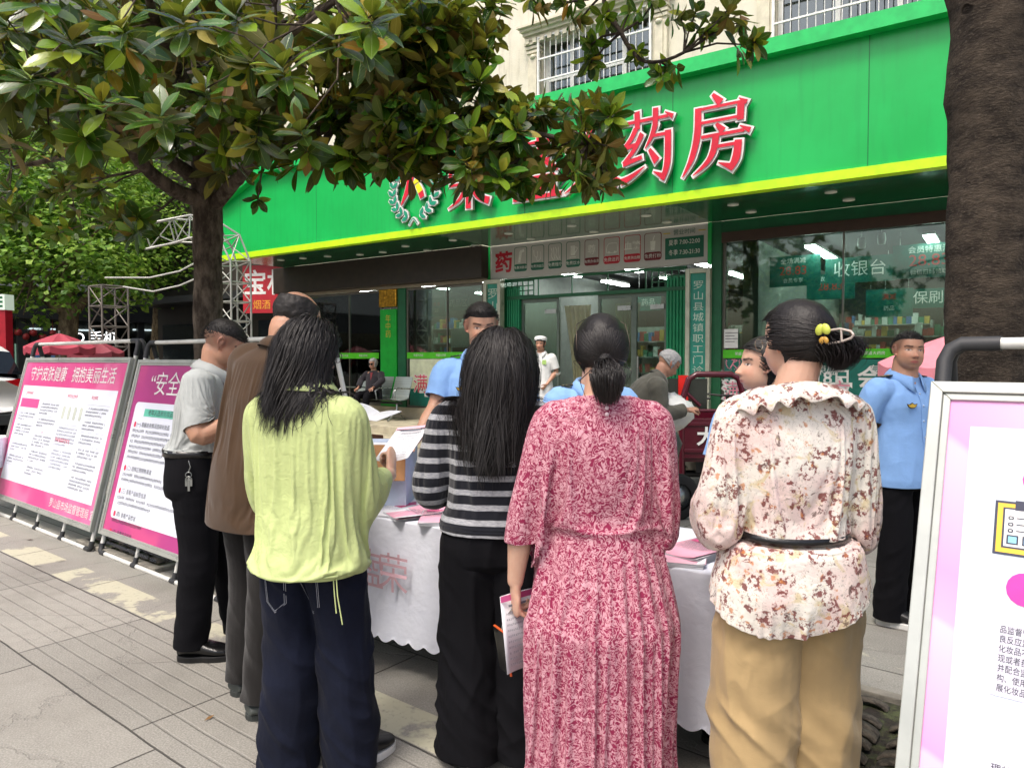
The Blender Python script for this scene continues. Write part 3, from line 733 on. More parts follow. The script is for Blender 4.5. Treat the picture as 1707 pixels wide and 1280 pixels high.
# ================================================================ bench on the upper step
bench = empty('waiting_bench', F(0, 0, PZ), FROT, 'perforated steel waiting bench on the step beside the bright green pillar', 'bench')
bs0, bs1 = fs(585, .62), fs(676, .62); nseat = 3; wS = (bs1-bs0)/nseat; bn = .55
pm = Mat('perforated_steel'); k = pm.coord(scale=(60, 60, 60)); vv_ = pm.vor(k, 1, rnd=0)
PM = pm.fin(pm.mix(vv_.step(.2, .3), srgb('#6f7a74'), srgb('#a9b3ad')), rough=.3, metal=.6)
for i in range(nseat):
    b = MB(); b.smooth = True; x0 = bs0+i*wS+.02; x1 = x0+wS-.05; pr = []
    for t in range(13):
        u = t/12
        if u < .5: q = u/.5; pr.append((bn+.42-.46*q+0, .44-.03*math.sin(q*math.pi)))
        else: q = (u-.5)/.5; pr.append((bn-.04-.14*q, .44+.44*q))
    vs = [L(x, n_, z) for x in (x0, x1) for n_, z in pr]+[L(x, n_-.008, z-.014) for x in (x0, x1) for n_, z in pr]; n_ = len(pr)
    b.add(vs, [(k, k+1, n_+k+1, n_+k) for k in range(n_-1)]+[(2*n_+k+1, 2*n_+k, 3*n_+k, 3*n_+k+1) for k in range(n_-1)])
    b.build('seat', PM, bench)
b = MB(); b.bar(L(bs0, bn+.2, .36), L(bs1, bn+.2, .36), .06, .04); b.build('beam', BLK, bench)
for x in (bs0+.25, bs1-.12):
    b = MB(); b.tube([L(x, bn+.2, .35), L(x, bn+.2, .22), L(x+.03, bn+.42, .06), L(x+.03, bn+.5, .01)], .022, 8); b.tube([L(x, bn+.2, .22), L(x-.03, bn-.02, .06), L(x-.03, bn-.1, .01)], .022, 8); b.build('leg', STEEL, bench)
for x in (bs0-.01, bs0+wS, bs0+2*wS, bs1-.01):
    b = MB(); b.tube([L(x, bn+.36, .42), L(x, bn+.4, .6), L(x, bn+.3, .66), L(x, bn-.06, .64)], .015, 8); b.build('armrest', STEEL, bench)
# ================================================================ far shop building across the side street
FBR = math.atan2(E2.y, E2.x); FB0 = at(0, 480, Y=25); FB0.z = 0
far = empty('phone_shop_building', FB0, FBR, 'long grey building with glazed phone shops across the street at far left', 'building')
def fbs(px):      # local x seen at pixel column
    a = (px-853.5)/1200; return (a*FB0.y-FB0.x)/(E2.x-a*E2.y)
G1 = plain('fascia_light_grey', '#a7aaa7', .4, var=.06); G2 = plain('fascia_dark', '#2c2d2e', .4); G3 = plain('upper_wall_pale', '#b9b8ae', .7)
b = MB(); b.box((-22, .2, 0), (30, 9, 17)); b.build('wall', G3, far)
b = MB()
x = -22
while x < 30: b.box((x, -.35, 4.03), (min(x+2.97, 30), .2, 7.2)); x += 3
b.build('fascia_panels', G1, far)
b = MB(); b.box((-22, -.25, 3.0), (30, .2, 4.02)); b.build('dark_canopy', G2, far)
for z in (9, 12.2):
    for i in range(15):
        x = -20+i*3.2; b = MB(); b.box((x, .12, z), (x+1.7, .22, z+1.7)); o = b.build('window', plain('far_window', '#3a4246', .15), far)
        if z == 9:
            b = MB(); b.box((x-.08, .05, z-.1), (x+1.78, .2, z-.01)); b.build('sill', G1, o)
for x in (-14, -8.5, fbs(36), fbs(62)+.3, fbs(235), fbs(295), 10, 15, 20): b = MB(); b.box((x-.12, -.1, 0), (x+.12, .2, 3)); b.build('window_pier', G2, far)
GF = glass('far_glass', (.55, .6, .62), .16)
b = MB(); b.box((-22, .05, 0), (30, .06, 3)); b.build('shop_glass', GF, far)
b = MB(); b.box((-22, .19, .4), (30, .198, 2.96)); b.build('shop_interior', plain('far_interior', '#5a5a55', .6, var=.5, nscale=1.2), far)
SCR = glow('screen_blue', srgb('#7f9fd0'), .55); LITE = glow('white_light_strip', (1, 1, .97), 2.2)
for (p, q, z0, z1) in ((54, 96, 1.2, 2.05), (125, 165, 1.0, 2.2)):
    b = MB(); b.box((fbs(p), .1, z0), (fbs(q), .16, z1)); b.build('display_screen', SCR, far)
b = MB(); b.box((fbs(207), .1, .9), (fbs(224), .16, 2.2)); b.build('poster', plain('orange_poster', '#a56b4a', .5, var=.5, nscale=3), far)
b = MB(); b.box((fbs(28), .1, .6), (fbs(40), .16, 2.1)); b.build('lit_panel', glow('lit_pale_green', srgb('#b9d8b9'), .9), far)
for (p, q, z) in ((50, 96, 2.62), (132, 160, 2.62), (225, 265, 2.7)):
    b = MB(); b.box((fbs(p), .1, z), (fbs(q), .14, z+.06)); b.build('light_strip', LITE, far)
def TB(x, z): return Matrix(((1,0,0,x),(0,0,-1,-.27),(0,1,0,z),(0,0,0,1)))
b = MB(); M = TB(fbs(139), 2.35); M.translation.y = .04; put_text(b, M, 'OPPO 手机', .5); b.build('shop_lettering', glow('white_lettering', (1, 1, 1), 1.5), far)
for k, px in enumerate((31, 43, 56, 72, 88)):
    b = MB(); b.lathe([(0, -.14), (.11, -.08), (.13, 0), (.11, .08), (0, .14)], 10, (fbs(px), -.05, 2.5-.15*(k % 2))); b.tube([(fbs(px), -.05, 2.6), (fbs(px), -.05, 3.0)], .01, 4); b.build('red_lantern', plain('lantern_red', '#8d1f1c', .5), far)
# building behind the left end of the pharmacy, with the red liquor banner
p0 = at(412, 600, Y=23); nb = empty('dark_shop_building', (p0.x-1.2, 23, 0), FROT, 'dark shop front with red banner behind the left end of the pharmacy', 'building')
b = MB(); b.box((-3, 0, 0), (8, 6, 14)); b.build('wall', plain('dark_brown_wall', '#3a352f', .6), nb)
b = MB(); b.box((-3, -1.0, 3.3), (8, 0, 3.5)); b.build('canopy', G2, nb)
for i in range(4): b = MB(); b.box((-2.6+i*2.6, -.06, .4), (-.6+i*2.6, 0, 2.7)); b.build('window', plain('dark_window', '#20282c', .1), nb)
pb = at(449, 482, Y=18.8); rb = empty('red_banner', (pb.x, pb.y, 0), FROT+R(22), 'red banner with white and yellow characters left of the pharmacy', 'banner')
zc = pb.z
b = MB(); b.box((-.75, -.03, zc-.62), (.75, .03, zc+.62)); b.build('board', plain('banner_red', '#a81524', .45), rb)
def TB2(x, z): return Matrix(((1,0,0,x),(0,0,-1,-.035),(0,1,0,z),(0,0,0,1)))
b = MB(); put_text(b, TB2(-.05, zc+.12), '宝林', .68, m=0, offset=.012); put_text(b, TB2(.0, zc-.42), '烟酒  饮', .26, m=1); b.build('lettering', [WHT, plain('banner_yellow', '#e0a030', .4)], rb)
b = MB(); b.quad((-1.6, -.3, zc+1.0), (.75, -.3, zc+.58), (.75, .2, zc+.66), (-1.6, .2, zc+1.05)); b.quad((-1.6, -.28, zc+.98), (.75, -.28, zc+.56), (.75, .18, zc+.64), (-1.6, .18, zc+1.03))
b.build('awning', plain('awning_red', '#8c2a33', .6), rb)
for x in (-.7, .7): b = MB(); b.tube([(x, .05, 0), (x, .05, zc+.6)], .03, 6); b.build('post', STEEL, rb)
# ---------------------------------------------------------------- lattice trusses
def truss(name, pts, w_, mat, label, step=.42, r=.02):
    root = empty(name, pts[0] if hasattr(pts[0], 'x') else Vector(pts[0]), 0, label, 'truss'); o = root.location.copy()
    pts = [Vector(p)-o for p in pts]
    P = []
    for a, c in zip(pts[:-1], pts[1:]):
        n = max(1, int((c-a).length/step))
        for k in range(n): P.append(a.lerp(c, k/n))
    P.append(pts[-1]); side = Vector((FU.x, FU.y, 0)); corners = []
    for i, p in enumerate(P):
        d = (P[min(i+1, len(P)-1)]-P[max(i-1, 0)]).normalized()
        s = side.cross(d).cross(d)*-1
        s = (side-d*side.dot(d)).normalized(); t = d.cross(s).normalized()
        corners.append([p+s*a*w_/2+t*c*w_/2 for a, c in ((-1,-1),(1,-1),(1,1),(-1,1))])
    ch = MB(); br = MB()
    for k in range(4): ch.tube([c[k] for c in corners], r, 6)
    for i in range(len(P)):
        for k in range(4):
            br.tube([corners[i][k], corners[i][(k+1) % 4]], r*.7, 5)
            if i+1 < len(P):
                a, c = (k, (k+1) % 4) if i % 2 else ((k+1) % 4, k); br.tube([corners[i][a], corners[i+1][c]], r*.6, 5)
    ch.build('chords', mat, root); br.build('bracing', mat, root); return root
TW = plain('truss_white', '#a6a69f', .35, metal=.3); TG = plain('truss_grey', '#77716a', .45, metal=.3)
def flat(v): return Vector((v.x, v.y, 0))
a = at(183, 600, Y=16.5); truss('truss_tower', [flat(a), Vector((a.x, a.y, at(183, 478, Y=16.5).z))], .58, TG, 'grey lattice tower standing in front of the phone shops', r=.025)
D2 = 14.5; a = at(392, 600, Y=D2)
truss('truss_arch', [flat(a), Vector((a.x, a.y, at(392, 440, Y=D2).z)), at(378, 408, Y=D2), at(350, 390, Y=D2-.05), at(320, 382, Y=D2-.1), at(290, 385, Y=D2-.2), at(240, 395, Y=D2-.3)], .45, TW, 'white lattice arch curving out behind the magnolia trunk', step=.38, r=.022)
# cables
for pts, lab in (([(205, 470), (255, 478), (300, 468), (330, 455), (372, 440)], 'pale cable sagging from the lattice tower to the white arch'), ([(175, 455), (250, 455), (300, 444), (345, 420)], 'upper thin cable sagging behind the magnolia trunk')):
    b = MB(); b.tube([at(x, y+8, Y=15) for x, y in pts], .018, 6); b.build('cable', plain('cable_pale', '#b4b4ad', .5), label=lab, cat='cable')
# ---------------------------------------------------------------- parasols
def parasol(loc, r, h, color, label, posts=True):
    root = empty('parasol', loc, .3, label, 'parasol', None); b = MB(); n = 8; rim = []
    pm_ = plain('parasol_'+color, color, .7, var=.08)
    for i in range(n):
        a0, a1 = 2*math.pi*i/n, 2*math.pi*(i+1)/n; M_ = 5; vs = []
        for j in range(M_+1):
            t = j/M_; z = h-.42*t*r/1.3-.06*t*t
            for k in range(M_+1):
                u = k/M_; a = a0*(1-u)+a1*u; s = math.sin(u*math.pi)*.05*t; p = Vector((math.cos(a0), math.sin(a0), 0)).lerp(Vector((math.cos(a1), math.sin(a1), 0)), u)*r*t
                vs.append((p.x, p.y, z-s))
        b.smooth = True; b.add(vs, [(j*(M_+1)+k, j*(M_+1)+k+1, (j+1)*(M_+1)+k+1, (j+1)*(M_+1)+k) for j in range(M_) for k in range(M_)])
        e = [vs[M_*(M_+1)+k] for k in range(M_+1)]; b.add(e+[(x, y, z-.12) for x, y, z in e], [(k, k+1, M_+k+2, M_+k+1) for k in range(M_)])
    b.build('canopy', pm_, root)
    b = MB(); b.tube([(0, 0, 0), (0, 0, h+.05)], .025, 8); b.build('pole', STEEL, root)
    b = MB()
    for i in range(n): a = 2*math.pi*i/n; b.tube([(0, 0, h-.03), (math.cos(a)*r*.97, math.sin(a)*r*.97, h-.46*r/1.3-.05)], .008, 4)
    b.build('ribs', STEEL, root); b = MB(); b.lathe([(.0, .0), (.3, 0), (.3, .05), (.06, .09), (0, .09)], 16); b.build('base', BLK, root)
a = flat(at(100, 600, Y=14)); parasol(a, .62, 2.05, '#9c3344', 'red market parasol under the plane tree at far left')
a = flat(at(160, 600, Y=15.5)); parasol(a, .55, 1.95, '#7c2c38', 'dark red market parasol beside the lattice tower')
a = flat(at(1598, 600, Y=6.2)); parasol(a, .62, 1.77, '#e08a96', 'pink parasol behind the thick right tree trunk')
# sign post at the left edge
a = flat(at(8, 600, Y=17)); r_ = empty('street_sign', a, R(-10), 'red post with white square sign at the left edge', 'sign')
b = MB(); b.box((-.14, -.1, 0), (.14, .1, 2.95)); b.build('post', plain('post_red', '#a01325', .4), r_); b = MB(); b.box((-.17, -.14, 2.7), (.17, .12, 3.06)); b.build('sign_panel', glow('sign_panel_pale', srgb('#c9d8c6'), .25), r_)
b = MB()
for q in range(3): rect(b, Matrix(((1,0,0,0),(0,0,-1,-.145),(0,1,0,2.76+q*.1),(0,0,0,1))), -.12, 0, .12, .05)
b.build('sign_marks', DKG, r_); b = MB(); b.box((-.3, -.25, 0), (.3, .25, .12)); b.build('base', BLK, r_)
# ---------------------------------------------------------------- cars
def suv(loc, rz, body, label, plate='豫S 1B658'):
    root = empty('parked_car', loc, rz, label, 'car', 'cars parked at the left')
    # local: +y forward, rear at y=-2.3
    W = .93
    st = [(-2.28, .55, 1.15, .80), (-2.22, .42, 1.2, .88), (-2.0, .30, 1.24, .92), (-1.0, .26, 1.2, .93), (.6, .26, 1.14, .93), (1.5, .28, .98, .92), (2.05, .34, .86, .86), (2.3, .45, .68, .74)]
    b = MB(); b.smooth = True; rings = []
    for y, z0, z1, w_ in st:
        r = []
        for k in range(24):
            a = 2*math.pi*k/24; ca, sa = math.cos(a), math.sin(a); e = .42
            r.append((w_*abs(ca)**e*(1 if ca >= 0 else -1), y, (z0+z1)/2+(z1-z0)/2*abs(sa)**e*(1 if sa >= 0 else -1)))
        rings += r
    n = 24; fs_ = [(i*n+k, i*n+(k+1) % n, (i+1)*n+(k+1) % n, (i+1)*n+k) for i in range(len(st)-1) for k in range(n)]+[tuple(range(n)), tuple(range((len(st)-1)*n, len(st)*n))[::-1]]
    b.add(rings, fs_); b.build('body', body, root)
    # cabin
    cab = [(-2.2, 1.1, 1.25, .82, .80), (-1.95, 1.1, 1.68, .84, .70), (-1.5, 1.1, 1.8, .86, .68), (-.2, 1.1, 1.82, .87, .67), (.55, 1.1, 1.7, .86, .66), (1.25, .96, 1.0, .84, .8)]
    b = MB(); b.smooth = False
    vs = []; 
    for y, z0, z1, wb, wt in cab: vs += [(-wb, y, z0), (-wt, y, z1), (-wt*.6, y, z1+.03), (wt*.6, y, z1+.03), (wt, y, z1), (wb, y, z0)]
    fs_ = []; mi = []
    for i in range(len(cab)-1):
        for k in range(5):
            b.m = 1 if k in (0, 4) and 0 < i < 5 else (1 if i in (0, 4) and k in (1, 2, 3) else 0)
            q = [vs[i*6+k], vs[i*6+k+1], vs[(i+1)*6+k+1], vs[(i+1)*6+k]]; b.add(q, [(0, 1, 2, 3)])
    b.build('cabin', [body, plain('car_glass', '#11181c', .05)], root)
    for sx in (-1, 1):
        for y in (-1.4, 1.45):
            o = MB(); M = Matrix.Translation((sx*.82, y, .35))@Matrix.Rotation(R(90), 4, 'Y')
            o.lathe([(.2, -.11), (.33, -.11), (.35, -.06), (.35, .06), (.33, .11), (.2, .11)], 28, M=M); wo = o.build('wheel', plain('tyre', '#151515', .8), root)
            o = MB(); o.lathe([(0, .09*sx), (.05, .1*sx), (.19, .08*sx), (.21, .11*sx)], 20, M=M); o.build('rim', STEEL, wo)
        o = MB(); o.smooth = False; P = [(sx*.50, -2.30, 1.14), (sx*.93, -2.16, 1.2), (sx*.96, -1.95, 1.1), (sx*.92, -2.26, .96), (sx*.72, -2.33, 1.02)]
        o.add(P+[(x, y-.03, z) for x, y, z in P], [(0,1,2,3,4), (9,8,7,6,5)]+[(i, (i+1) % 5, 5+(i+1) % 5, 5+i) for i in range(5)]); o.build('tail_light', plain('tail_red', '#8d1016', .15), root)
        o = MB(); o.cbox((sx*1.0, .6, 1.08), (.2, .1, .14)); o.build('wing_mirror', body, root, bevel=.02)
    o = MB(); o.cbox((0, -2.3, .42), (1.6, .1, .2)); o.build('rear_bumper', plain('bumper_dark', '#232425', .5), root, bevel=.02)
    o = MB(); o.m = 0; o.cbox((0, -2.32, .9), (.44, .02, .14)); put_text(o, Matrix(((1,0,0,0),(0,0,-1,-2.335),(0,1,0,.9),(0,0,0,1))), plate, .1, m=1); o.build('number_plate', [plain('plate_blue', '#1c3fa0', .4), WHT], root)
    return root
CW = plain('car_white', '#d4d6d4', .12, var=.02); CD = plain('car_dark', '#1d2a2b', .12)
hd = math.atan2(-E1.y, -E1.x)-R(90)
ca = at(-47, 600, Y=13); rear = Vector((ca.x, ca.y, 0)); fwd = Vector((-E1.x, -E1.y, 0))
suv(rear+fwd*2.3, hd, CW, 'white parked car with red tail light at the left edge')
suv(rear+fwd*8.3+Vector((1.3, .9, 0)), hd, CD, 'dark parked car just beyond the white car')
# ---------------------------------------------------------------- plane trees
def leaf_mat(name, c1, c2, c3, trans=.35, rough=.5):
    m = Mat(name); g_ = m.new('NewGeometry'); r_ = E(m, g_.outputs['Random Per Island'])
    c = m.ramp(r_, [(0, srgb(c1)), (.55, srgb(c2)), (1, srgb(c3))]); k = m.coord(); n = m.noise(k, .8, 3).step(.35, .65)
    c = m.mix(n*.35, c, srgb(c1))
    # translucent leaves
    nt_ = m.nt; out = nt_.nodes['Material Output']; tl = m.new('BsdfTranslucent'); m.ln(c, tl.inputs[0]); mx = m.new('MixShader'); mx.inputs[0].default_value = trans
    m.fin(c, rough=rough); m.ln(m.b.outputs[0], mx.inputs[1]); m.ln(tl.outputs[0], mx.inputs[2]); m.ln(mx.outputs[0], out.inputs[0]); return m.mat
PL = leaf_mat('plane_leaf', '#47731f', '#7ba335', '#abc956'); 
def bark(name, c1, c2, sc_=8, bd=.02):
    m = Mat(name); k = m.coord(scale=(1, 1, .45)); n = m.noise(k, sc_, 6, .65); v = m.vor(k, sc_*2.2, 'F1').step(.1, .5); f = m.noise(k, sc_*9, 4)
    c = m.mix(n.step(.35, .68), srgb(c1), srgb(c2)); m.bump(n+v*.25+f*.3, bd); return m.fin(c, rough=.95, spec=.15)
PB = bark('plane_bark', '#4d4235', '#8c7d63')
def plane_tree(px, Y, tr, z0, lobes, n, seed, label, ls=.17):
    rnd = random.Random(seed); b0 = flat(at(px, 600, Y=Y)); root = empty('plane_tree', b0, 0, label, 'tree', 'plane trees across the street')
    L_ = [(at(x, y, Y=d)-b0, r) for x, y, d, r in lobes]
    tb = MB(); top = Vector((.1, .1, z0)); tb.tube([(0, 0, 0), (.03, 0, z0*.5), top], [tr*1.15, tr, tr*.9], 12)
    for c, r in L_:
        mid = top.lerp(c, .5)+Vector((rnd.uniform(-.3, .3), rnd.uniform(-.3, .3), .2)); tb.tube([top-Vector((0, 0, .3)), mid, c], [tr*.6, tr*.4, tr*.15], 8)
        for q in range(6):
            d = Vector((rnd.gauss(0, 1), rnd.gauss(0, 1), rnd.gauss(0, .8))).normalized(); tb.tube([mid.lerp(c, rnd.random()), c+d*r*.5, c+d*r*.9], [tr*.18, tr*.1, .01], 5)
    tb.build('trunk', PB, root)
    lb = MB(); tot = sum(r**2 for _, r in L_)
    for c, r in L_:
        nc = int(n*r*r/tot/26)
        for q in range(nc):
            d = Vector((rnd.gauss(0, 1), rnd.gauss(0, 1), rnd.gauss(0, .85))).normalized(); cc = c+d*r*rnd.uniform(.45, 1.05)*(1+.25*mnoise.noise(d*2.3+c)); cr = r*.17
            for w_ in range(26):
                p = cc+Vector((rnd.gauss(0, 1)*cr, rnd.gauss(0, 1)*cr, rnd.gauss(0, .7)*cr)); nrm = (d*.5+Vector((rnd.gauss(0, .6), rnd.gauss(0, .6), .7+rnd.random()))).normalized()
                t = nrm.cross(Vector((rnd.gauss(0, 1), rnd.gauss(0, 1), rnd.gauss(0, 1)))).normalized(); s = nrm.cross(t); e = ls*rnd.uniform(.6, 1.15)
                lb.add([p-t*e*.5, p+s*e*.45-t*e*.1, p+s*e*.25+t*e*.1+nrm*e*.05, p+t*e*.6, p-s*e*.25+t*e*.1+nrm*e*.05, p-s*e*.45-t*e*.1], [(0, 1, 2, 3), (0, 3, 4, 5)])
    lb.build('crown', PL, root); return root
plane_tree(108, 19, .25, 3.0, [(60, 440, 18.3, 1.5), (150, 400, 18.5, 1.7), (20, 350, 19, 1.9), (110, 300, 20, 2.2), (210, 470, 19.5, .8), (-60, 420, 18, 1.8)], 15000, 1, 'plane tree with pale trunk at left in front of the phone shops')
plane_tree(265, 25, .3, 3.6, [(260, 440, 24, 1.5), (330, 420, 25, 1.9), (240, 360, 24, 2.0), (320, 330, 25, 2.4), (200, 300, 26, 2.4)], 14000, 2, 'plane tree behind the lattice arch')
plane_tree(50, 29, .3, 4.2, [(40, 200, 27, 4.5), (-100, 250, 25, 4), (150, 150, 29, 4.5), (20, 40, 28, 5)], 14000, 3, 'tall plane tree at the top left corner behind the magnolia', ls=.22)
plane_tree(350, 31, .3, 4.2, [(330, 220, 29, 4), (230, 60, 31, 5), (430, 120, 30, 4.5), (360, 10, 31, 4.5), (480, 200, 31, 3.0)], 15000, 4, 'tall plane tree behind the magnolia and the pharmacy end', ls=.22)
# ================================================================ magnolias near the camera
def bark2(name):
    m = Mat(name); k = m.coord(scale=(1, 1, 2.2)); n = m.noise(k, 9, 6, .7); v = m.vor(m.coord(), 16, 'DISTANCE_TO_EDGE').step(.0, .06); f = m.noise(k, 70, 5, .7); pt = m.vor(m.coord(), 6.5).step(.16, .08)*m.noise(k, 18, 3).step(.45, .55)
    c = m.mix(n.step(.3, .72), srgb('#2e2925'), srgb('#5e5449')); c = m.mix(f.step(.5, .72)*.5, c, srgb('#7a7064')); c = m.mix(pt*.8, c, srgb('#15110f')); m.bump(n*.8+f*.6-pt*1.2, .05); return m.fin(c, rough=.95, spec=.15)
def magnolia_leaf_mat():
    m = Mat('magnolia_leaf'); g_ = m.new('NewGeometry'); r_ = E(m, g_.outputs['Random Per Island']); bf = E(m, g_.outputs['Backfacing'])
    t = m.new('UVMap'); t.uv_map = 'UVMap'; u, v, _ = m.xyz(t.outputs[0])
    top = m.ramp(r_, [(0, srgb('#183410')), (.45, srgb('#254a15')), (.72, srgb('#45731d')), (.90, srgb('#9bb437')), (1, srgb('#9a6a28'))])
    und = m.ramp(r_, [(0, srgb('#4a481f')), (.5, srgb('#5a6829')), (.8, srgb('#6b4620')), (1, srgb('#8f8436'))])
    rib = (u-.5).abs().step(.0, .045); vein = ((v*9+(u-.5).abs()*5).fract()-.5).abs().step(.42, .5)*.25
    top = m.mix((1-rib)*.6, top, srgb('#8aa54a')); top = m.mix(vein*.5, top, srgb('#7d9a45'))
    und = m.mix((1-rib)*.5, und, srgb('#a89a5c'))
    edge = (u-.5).abs().step(.40, .5)*m.noise(m.coord(), 25, 3).step(.5, .6); top = m.mix(edge*.6, top, srgb('#8a5a22'))
    c = m.mix(bf, top, und); m.bump(rib*.6-vein+m.noise(m.coord(), 90, 2)*.1, .002)
    out = m.nt.nodes['Material Output']; tl = m.new('BsdfTranslucent'); m.ln(m.mix(.45, c, srgb('#a3b82c')), tl.inputs[0]); mx = m.new('MixShader'); mx.inputs[0].default_value = .22
    m.fin(c, rough=bf*.35+.22, spec=.5); m.ln(m.b.outputs[0], mx.inputs[1]); m.ln(tl.outputs[0], mx.inputs[2]); m.ln(mx.outputs[0], out.inputs[0]); return m.mat
ML = magnolia_leaf_mat(); MBK = bark('magnolia_bark', '#3a322b', '#6b6055', 14, .012); MBK2 = bark2('old_bark')
class LeafB:
    def __init__(s): s.v = []; s.f = []; s.uv = []
    def leaf(s, base, d, up, ln, wd, rnd):
        d = d.normalized(); sd = d.cross(up)
        if sd.length < .05: sd = d.cross(Vector((1, 0, 0)))
        sd.normalize(); nr = sd.cross(d); droop = rnd.uniform(.05, .4); fold = rnd.uniform(.08, .3); n0 = len(s.v); N = 6; tw = rnd.uniform(-.35, .35)
        for i in range(N+1):
            t = i/N; w_ = wd*.5*(math.sin(math.pi*min(1, (t**1.25)*1.0))**.75 if 0 < t < 1 else .03)*(1 if t < .97 else .6)
            c = base+d*ln*(t-.12*droop*t*t)-nr*ln*droop*t*t*.6
            ang = tw*t; s2 = sd*math.cos(ang)+nr*math.sin(ang)
            for k, q in enumerate((-1, 0, 1)): s.v.append(c+s2*w_*q+nr*abs(q)*w_*fold); s.uv.append(((q+1)/2, t))
        for i in range(N):
            for k in range(2): a = n0+i*3+k; s.f.append((a, a+1, a+4, a+3))
    def build(s, name, mat, root):
        me = bpy.data.meshes.new(name); me.from_pydata(s.v, [], s.f); me.materials.append(mat)
        ul = me.uv_layers.new(name='UVMap'); li = np.zeros(len(me.loops), dtype=np.int32); me.loops.foreach_get('vertex_index', li)
        ul.data.foreach_set('uv', np.array(s.uv)[li].ravel()); me.polygons.foreach_set('use_smooth', [True]*len(me.polygons)); me.update(); return link(name, me, root)
def rosette(lb, p, d, size, rnd, n=None):
    d = d.normalized(); n = n or rnd.randint(9, 15); x = d.orthogonal().normalized(); y = d.cross(x); a = rnd.random()*6.28
    for i in range(n):
        a += 2.4+rnd.uniform(-.2, .2); t = i/n; el = R(12+82*(t**.75))+rnd.uniform(-.18, .18)   # from the axis
        dd = d*math.cos(el)+(x*math.cos(a)+y*math.sin(a))*math.sin(el); dd.z -= .28*t+.05
        lb.leaf(p-d*(t*.07), dd, d if el > .3 else x, size*rnd.uniform(.75, 1.12)*(1 if i > 2 else .7), size*rnd.uniform(.34, .44), rnd)
def magnolia(name, b0, skel, targets, rnd, label, bk, trunk_r, sizes, group=None):
    """skel: list of polylines of (point, radius) in world space; targets: (point, size)"""
    root = empty(name, b0, 0, label, 'tree', group); tb = MB()
    nodes = []
    for line in skel:
        nodes += [(Vector(p), r) for p, r in line]
    def clean(line):
        P = [Vector(p) for p, r in line]; Rr = [r for p, r in line]; Q = []; W = []
        for i in range(len(P)-1):
            p0, p1, p2, p3 = P[max(i-1, 0)], P[i], P[i+1], P[min(i+2, len(P)-1)]; K = max(3, int((p2-p1).length/.06))
            for k in range(K):
                t = k/K; q = .5*((2*p1)+(p2-p0)*t+(2*p0-5*p1+4*p2-p3)*t*t+(3*p1-p0-3*p2+p3)*t**3); Q.append(q-b0); W.append((Rr[i]*(1-t)+Rr[i+1]*t))
        Q.append(P[-1]-b0); W.append(Rr[-1]); return Q, W
    for line in skel:
        Q, W = clean(line); n = 28; vs = []; 
        x = Vector((1, 0, 0))
        for i, p in enumerate(Q):
            d = (Q[min(i+1, len(Q)-1)]-Q[max(i-1, 0)]).normalized(); x = (x-d*x.dot(d)).normalized(); y = d.cross(x)
            for k in range(n):
                a = 2*math.pi*k/n; o = x*math.cos(a)+y*math.sin(a); q = p+o*W[i]
                kk_ = 1.7 if bk is MBK2 else 1; bump_ = 1+kk_*(.09*mnoise.noise(q*5.0)+.05*mnoise.noise(q*15)+.035*mnoise.noise(q*38))
                vs.append(p+o*W[i]*bump_)
        tb.smooth = True; tb.add(vs, [(i*n+k, i*n+(k+1) % n, (i+1)*n+(k+1) % n, (i+1)*n+k) for i in range(len(Q)-1) for k in range(n)])
    tb.build('trunk', bk, root)
    tw = MB(); lb = LeafB()
    pool = [(p, r) for line in skel[1:] for p, r in line]
    targets = sorted(targets, key=lambda t: min((t[0]-p).length for p, r in pool))
    pts = [p for p, r in pool]; rad = [r for p, r in pool]
    for p, s, dr in targets:
        j = min(range(len(pts)), key=lambda i: (pts[i]-p).length+(.25 if rad[i] < .008 else 0)); a = pts[j]; dd = p-a; ln = dd.length
        if ln > .04:
            mid = a.lerp(p, .5)+Vector((rnd.uniform(-1, 1), rnd.uniform(-1, 1), rnd.uniform(-.6, 1.0)))*ln*.13
            r0 = min(rad[j]*.8, .006+.012*ln); tw.tube([a-b0, mid-b0, p-b0], [r0, r0*.75, .0045], 6)
            pts += [mid, p]; rad += [r0*.75, .005]
        if dr is None:
            dr = dd.normalized()*.5+Vector((rnd.gauss(0, .35), rnd.gauss(0, .35), .35+rnd.gauss(0, .3)))
        rosette(lb, p-b0, dr, s, rnd)
    tw.build('branches', bk, root); lb.build('crown', ML, root); return root
rnd = random.Random(11)
